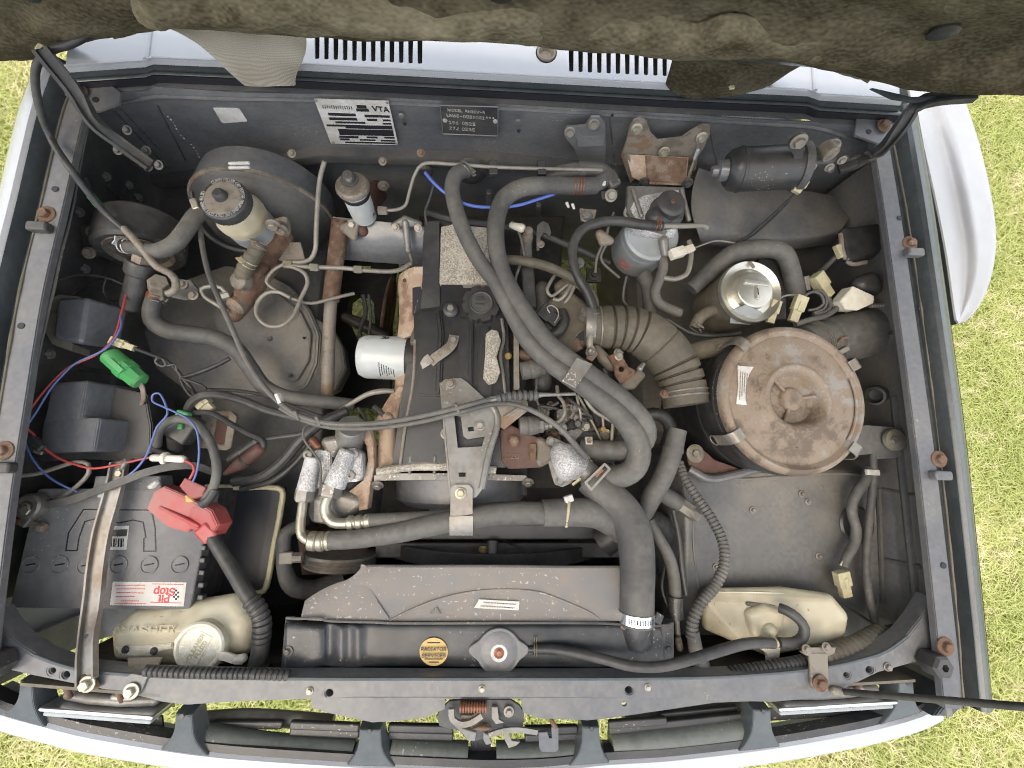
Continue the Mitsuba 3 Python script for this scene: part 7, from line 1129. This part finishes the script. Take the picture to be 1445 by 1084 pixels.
for i, (a, b, z) in enumerate((((736, 524), (778, 516), .83), ((733, 601), (782, 600), .82))):
    p0_, p1_ = at(*a, z), at(*b, z); t = p1_ - p0_; L_ = np.linalg.norm(t)
    k = thing('injector', ('upper' if i == 0 else 'lower') + ' ribbed grey injector lying across the right flank of the engine', 'injector')
    part(k, 'rubber_boot', lathe([(0, 0), (.0165, 0), (.0175, .004), (.0175, .014), (.0165, .015), (.0180, .017), (.0180, .024), (.0170, .025), (.0175, .027), (.0150, .036), (0, .036)], p0_, t, 26), 'mat_hose'); part(k, 'nut', hexnut(p0_ + unit(t) * .036, t, .014, .010), 'mat_alloy'); part(k, 'tip', lathe([(0, 0), (.009, 0), (.009, .008), (.006, .010), (.006, .016), (0, .016)], p0_ + unit(t) * .045, t, 14), 'mat_alloy')
for px, d, lab in (([(776, 599, .82), (790, 594, .83), (797, 582, .835), (795, 568, .83), (788, 558, .82), (786, 545, .81)], 5.5, 'grey injector pipe hooking up from the lower injector'), ([(757, 530, .80), (757, 545, .81), (756, 560, .81), (761, 575, .80), (762, 590, .79)], 4, 'thin pipe running down past the bellows'), ([(826, 562, .83), (832, 572, .83), (842, 582, .825), (856, 590, .82), (874, 602, .81), (880, 612, .80)], 6, 'grey pipe running under the heater hoses to the right'), ([(762, 572, .79), (776, 574, .80), (788, 568, .80)], 4, 'dark curved pipe below the bellows'),
                   ([(786, 384, .80), (778, 396, .80), (772, 410, .80), (778, 418, .80), (788, 412, .80), (798, 404, .805), (804, 400, .805)], 5, 'bent injector pipe loop near the hose behind the valve cover'), ([(806, 402, .81), (796, 418, .81), (788, 424, .80), (780, 422, .80)], 6, 'second bent injector pipe inside the loop'), ([(810, 404, .805), (804, 418, .80), (794, 432, .79)], 6, 'third injector pipe crossing the loop'),
                   ([(722, 312, .82), (733, 330, .81), (738, 350, .80), (740, 362, .79)], 4, 'thin lead from the cream sensor beside the heater hose'), ([(735, 372, .80), (728, 392, .79), (726, 412, .78), (727, 440, .77)], 4, 'thin lead dropping right of the cast pad'), ([(866, 300, .85), (858, 322, .84), (856, 336, .83)], 4, 'thin pipe pair upper end left of the fuel filter'), ([(850, 345, .82), (842, 365, .80), (840, 385, .78)], 4, 'thin black pipe left of the fuel filter, left one of the pair'), ([(856, 344, .82), (848, 362, .80), (850, 370, .79), (862, 382, .78), (874, 392, .77)], 4, 'thin black pipe left of the fuel filter bending right'), ([(884, 390, .76), (880, 410, .74), (880, 425, .73), (886, 432, .72)], 4, 'thin dark pipe hanging below the fuel filter')):
    solo('injector_pipe', lab, 'pipe', hose(px, d, n=8, step=.005), 'mat_pipe' if d > 4.5 else 'mat_hose', 60)
part(ip, 'pipe_block', hull([(at(846, 330, .83), .009), (at(860, 340, .825), .009), (at(850, 342, .825), .008)]), 'mat_bracket'); part(ip, 'pipe_tab', plate(ats([(818, 294, .86), (842, 296, .86), (838, 314, .855), (820, 312, .855)]), .004, .001), 'mat_bracket'); part(ip, 'tab_bolt', bolt(at(827, 306, .862), Z, .009, 1.4), 'mat_alloy'); part(ip, 'square_foot', plate(ats([(828, 378, .74), (848, 378, .74), (848, 398, .74), (828, 398, .74)]), .006, .001), 'mat_grease'); part(ip, 'foot_bolt', bolt(at(838, 388, .743), Z, .008), 'mat_grease')
for i in range(26):                         # nuts, unions and stubs crowding the pump
    u_, v_ = 762 + 112 * rng.random(), 562 + 82 * rng.random(); o_ = at(u_, v_, .715 + .05 * rng.random()); ax_ = unit(A([rng.normal(0, .6), rng.normal(0, .6), 1.]))
    if i % 3 == 0: part(ip, 'union', lathe([(0, -.02), (.008, -.02), (.008, 0), (.011, 0), (.011, .008), (.006, .010), (.006, .022), (0, .022)], o_, ax_, 10), ('mat_steel', 'mat_alloy', 'mat_bracket', 'mat_engine')[i % 4])
    elif i % 3 == 1: part(ip, 'nut', bolt(o_, ax_, .006 + .003 * rng.random(), 1.5), ('mat_zinc', 'mat_steel', 'mat_rust', 'mat_bracket')[i % 4])
    else: part(ip, 'small_pipe', tube([o_, o_ + ax_ * .03 + [.01, .004, 0], o_ + [.03 * rng.normal(), .03 * rng.normal(), .025], o_ + [.05 * rng.normal(), .05 * rng.normal(), -.02]], .0026, 7, step=.005), ('mat_pipe', 'mat_hose_dark')[i % 2])
mfd = thing('intake_manifold', 'dusty intake manifold casting where the ribbed duct meets the engine', 'manifold')
part(mfd, 'throttle_body', hull([(at(u, v, z), .014) for u, v, z in ((782, 430, .77), (806, 424, .78), (826, 440, .79), (834, 470, .79), (812, 488, .78), (788, 480, .76), (775, 450, .75))]), 'mat_duct'); part(mfd, 'neck', lathe([(.03, 0), (.038, 0), (.040, .01), (.038, .02), (.03, .02)], at(824, 461, .81), (1, 0, 0.1), 36), 'mat_alloy'); part(mfd, 'flange_slot', plate(ats([(812, 474, .812), (820, 466, .814), (832, 464, .815), (832, 482, .812), (820, 480, .812)]), .004, .001), 'mat_ink'); part(mfd, 'slot_rim', hose([(810, 478, .814), (816, 470, .816), (824, 465, .817), (832, 463, .817)], 2.6, n=6), 'mat_alloy'); part(mfd, 'runner', hull([(at(765, 410, .74), .02), (at(770, 470, .73), .02), (at(765, 540, .72), .02)]), 'mat_engine'); part(mfd, 'boss', hull([(at(790, 405, .78), .012), (at(804, 396, .78), .012), (at(800, 420, .77), .012)]), 'mat_duct'); part(mfd, 'nipple', lathe([(.006, 0), (.012, 0), (.012, .018), (.006, .02)], at(823, 448, .815), (.2, .4, 1), 18), 'mat_alloy')
for u, v in ((817, 371), (816, 400), (808, 398)): part(mfd, 'stud', bolt(at(u, v, .80), Z, .007), 'mat_alloy')
connector('black_plug', 'black plug with a wire bail next to the ribbed intake duct', at(762, 436, .85), at(786, 456, .84), .030, .020, 'mat_plastic'); solo('wire_bail', 'bright wire bail on the black plug at the intake', 'clip', tube(ats([(776, 442, .868), (772, 434, .87), (778, 431, .87), (786, 436, .868), (788, 446, .865), (782, 456, .86)]), .0014, 6), 'mat_steel'); solo('plug_boot', 'curved black rubber boot beside the black plug at the intake', 'rubber boot', hose([(778, 474, .80), (790, 466, .81), (796, 452, .81), (792, 440, .80)], 16, n=12), 'mat_hose_dark')
solo('breather_hose', 'brown grey hose arching from the heater hose over the intake to the fuel hose', 'hose', hose([(708, 366, .85), (735, 368, .852), (765, 374, .85), (795, 386, .845), (822, 402, .84), (836, 420, .832), (838, 440, .825), (826, 452, .815)], [13, 14, 14, 14, 15, 15], n=14), 'mat_duct')
sp = thing('cream_sensor', 'cream capped sensor and bolt beside the heater hose bend', 'sensor'); part(sp, 'cap', hull([(at(722, 318, .83), .006), (at(736, 322, .83), .009)], 14), 'mat_cap'); part(sp, 'bolt_post', lathe([(0, -.06), (.011, -.06), (.011, 0), (.009, .004), (.008, .016), (0, .018)], at(745, 332, .82), (0, .2, 1), 16), 'mat_bracket'); part(sp, 'post_block', rbox(at(744, 336, .79), at(744, 366, .76), .020, .02, .004), 'mat_engine')
lft = thing('lifting_hook', 'grey hooked lifting eye behind the engine near the firewall', 'hook'); part(lft, 'hook', plate(ats([(757, 330, .82), (758, 318, .825), (766, 312, .826), (774, 316, .825), (778, 328, .822), (776, 334, .82), (772, 330, .821), (768, 328, .822), (763, 334, .82), (761, 354, .80), (757, 354, .80)]), .006, .002), 'mat_engine'); part(lft, 'nut', bolt(at(763, 345, .81), Z, .005), 'mat_bracket')
part(en, 'pipe_rail', rbox(at(744, 378, .77), at(748, 436, .77), .026, .02, .005), 'mat_engine'); part(en, 'grey_strip', plate(ats([(725, 460, .80), (732, 466, .80), (733, 550, .80), (725, 550, .80)]), .006, .001), 'mat_pipe'); part(en, 'red_sender', hull([(at(738, 500, .79), .010), (at(746, 504, .79), .010)], 14), 'mat_redbrown'); part(en, 'side_rail', rbox(at(744, 560, .70), at(748, 650, .70), .05, .04, .008), 'mat_grease')
rp = thing('rusty_throttle_plate', 'rusty orange cam plate with a hole beside the ribbed intake duct', 'plate'); part(rp, 'plate', plate(ats([(857, 503, .855), (872, 497, .857), (880, 506, .856), (887, 518, .855), (896, 522, .855), (894, 532, .853), (886, 540, .852), (874, 540, .852), (868, 530, .853), (866, 516, .854)]), .004, .001, holes=[disc(877, 521, .854, 4, 14)]), 'mat_rust'); part(rp, 'cast_arm', hull([(at(876, 546, .84), .008), (at(892, 544, .84), .008), (at(906, 530, .84), .006), (at(902, 524, .845), .005)], 12), 'mat_duct'); part(rp, 'knob', hull([(at(903, 520, .85), .006), (at(908, 514, .85), .004)], 10), 'mat_alloy'); part(rp, 'screw', bolt(at(873, 503, .858), Z, .006, 1.4), 'mat_zinc')
rp2 = thing('hose_bolt_plate', 'small square steel tab with a bolt above the hose separator', 'tab'); part(rp2, 'tab', plate(ats([(828, 492, .865), (838, 488, .866), (844, 500, .866), (836, 510, .865), (828, 506, .865)]), .005, .001), 'mat_bracket'); part(rp2, 'bolt', bolt(at(833, 498, .868), Z, .008, 1.2), 'mat_alloy'); part(rp2, 'arm', hull([(at(852, 506, .83), .012), (at(862, 516, .82), .012), (at(842, 492, .83), .008)]), 'mat_duct')
for lab, a in (('brown dusty flange stub left of the small square tab', [(806, 482, .80), (818, 480, .81), (822, 492, .805), (812, 496, .80)]),): solo('flange_stub', lab, 'flange', plate(ats(a), .02, .003), 'mat_rust')
solo('pump_hose', 'dark grey hose end behind the heater hoses at the pump', 'hose', hose([(824, 640, .74), (850, 640, .76), (880, 628, .77), (892, 612, .76)], 30, n=16), 'mat_hose')
# ---------------------------------------------------------------- wiring and small clutter in the gaps
for lab, px, d in (('taped black harness along the foot of the firewall behind the heater hoses', [(600, 300, .78), (640, 310, .80), (700, 318, .80), (760, 330, .79), (810, 350, .78), (860, 372, .76)], 9), ('thin black lead hanging between the heater hose and the engine hook', [(612, 262, .88), (606, 282, .86), (600, 300, .82), (604, 325, .78)], 4), ('black cable drooping under the bent rubber pipe on the right', [(940, 450, .74), (975, 470, .75), (1010, 474, .76), (1044, 470, .76)], 7),
                   ('dark cable along the left inner wing above the fuse box', [(84, 395, .84), (110, 388, .83), (150, 392, .82), (180, 404, .80)], 4), ('pair of dark leads dropping from the round drum to the wing', [(150, 392, .80), (146, 412, .79), (156, 424, .78), (176, 420, .78)], 3.5), ('dark speedometer cable curling behind the brake master cylinder', [(270, 270, .86), (276, 300, .83), (292, 330, .80), (320, 348, .78), (352, 356, .77)], 6), ('black ribbed wire sleeve between fuse box and relay', [(212, 632, .79), (232, 640, .79), (250, 646, .78), (268, 650, .78)], 9),
                   ('dark hose stub between the compressor and the tan heat shield', [(528, 574, .74), (540, 584, .75), (552, 596, .75)], 8), ('thin black wire crossing the gap right of the alloy compressor manifolds', [(505, 575, .77), (514, 588, .77), (520, 604, .78)], 4), ('dark cable running under the intake duct to the pump', [(852, 520, .78), (866, 548, .78), (880, 566, .77), (892, 585, .76)], 10), ('black lead at the right end of the fan shroud', [(938, 800, .80), (934, 830, .82), (942, 856, .83), (948, 880, .84)], 4), ('dark cable lying along the inner edge of the right wing tray', [(950, 720, .80), (958, 760, .81), (962, 800, .82), (968, 840, .83)], 7)):
    solo('loose_cable', lab, 'cable', hose(px, d, n=10), 'mat_hose_dark')
# ---------------------------------------------------------------- bonnet latch and prop rod
lt = thing('bonnet_latch', 'dusty bonnet latch with a copper spring at the middle of the front edge', 'latch')
part(lt, 'housing', plate(ats([(616, 1012, .93), (622, 1002, .935), (634, 990, .94), (660, 987, .94), (720, 987, .94), (733, 996, .938), (740, 1008, .935), (738, 1026, .925), (700, 1032, .92), (690, 1040, .915), (668, 1046, .91), (658, 1042, .912), (648, 1032, .92), (620, 1026, .925)]), .004, .001), 'mat_engine')
part(lt, 'spring', tube([at(648, 998, .952), at(687, 998, .952)], .0075, 12, ridge=(.0042, .0020)), 'mat_copper')
part(lt, 'lever', ribbon([(637, 998, .955), (638, 1012, .952), (650, 1020, .948), (664, 1018, .946), (680, 1008, .945)], .008, .005), 'mat_steel'); part(lt, 'catch_plate', plate(ats([(650, 1010, .945), (666, 1010, .945), (676, 1004, .945), (682, 1008, .945), (668, 1020, .945), (652, 1022, .945)]), .005, .001), 'mat_bracket'); part(lt, 'rusty_pawl', plate(ats([(667, 1030, .94), (680, 1026, .942), (694, 1028, .94), (684, 1033, .938)]), .006, .002), 'mat_rust'); part(lt, 'jaw', plate(ats([(640, 1024, .938), (664, 1032, .93), (672, 1034, .928), (670, 1046, .92), (660, 1046, .92), (654, 1036, .925)]), .005, .0015), 'mat_alloy'); part(lt, 'jaw', plate(ats([(682, 1034, .93), (690, 1038, .925), (694, 1050, .918), (686, 1052, .918), (682, 1044, .922)]), .005, .0015), 'mat_alloy'); part(lt, 'side_tab', plate(ats([(694, 998, .95), (702, 998, .95), (704, 1016, .948), (712, 1020, .945), (700, 1022, .945), (694, 1014, .948)]), .004, .001), 'mat_steel')
part(lt, 'safety_hook', plate(ats([(710, 1030, .93), (718, 1034, .928), (722, 1046, .922), (734, 1047, .92), (728, 1053, .918), (718, 1056, .916), (712, 1044, .922)]), .004, .001), 'mat_steel'); part(lt, 'pull_arm', ribbon([(690, 1036, .932), (708, 1030, .934), (730, 1028, .932), (758, 1032, .928)], .007, .004), 'mat_alloy'); part(lt, 'pull_tab', plate(ats([(760, 1034, .926), (772, 1033, .926), (775, 1042, .924), (779, 1042, .924), (778, 1027, .928), (783, 1024, .93), (788, 1028, .928), (788, 1058, .918), (784, 1062, .917), (764, 1061, .917), (761, 1056, .919)]), .004, .001), 'mat_rail'); part(lt, 'guide_slot', plate(ats([(664, 1036, .86), (694, 1036, .86), (692, 1064, .86), (664, 1064, .86)]), .03, .002), 'mat_ink'); part(lt, 'pin', bolt(at(718, 1004, .945), Z, .005), 'mat_steel'); part(lt, 'cable_end', tube(ats([(776, 1014, .93), (780, 1020, .935), (784, 1026, .932)]), .0035), 'mat_rust')
pr = thing('bonnet_prop', 'slim black prop rod swung out from the right end of the crossmember over the fender', 'rod')
pa, pb = at(1188, 976, .955), at(1462, 999, 1.17); dirn = unit(pb - pa)
part(pr, 'rod', tube([pa, pb, pb + dirn * .22], .0046, 14, step=.03), 'mat_hose_dark', 60); part(pr, 'bent_tip', tube([pb + dirn * .21, pb + dirn * .235, pb + dirn * .24 + [0, .02, .01], pb + dirn * .24 + [0, .05, .02]], .0046, 12), 'mat_hose_dark', 60)
part(pr, 'pivot', hull([(at(1176, 974, .955), .006), (at(1192, 977, .956), .005)], 12), 'mat_bracket')
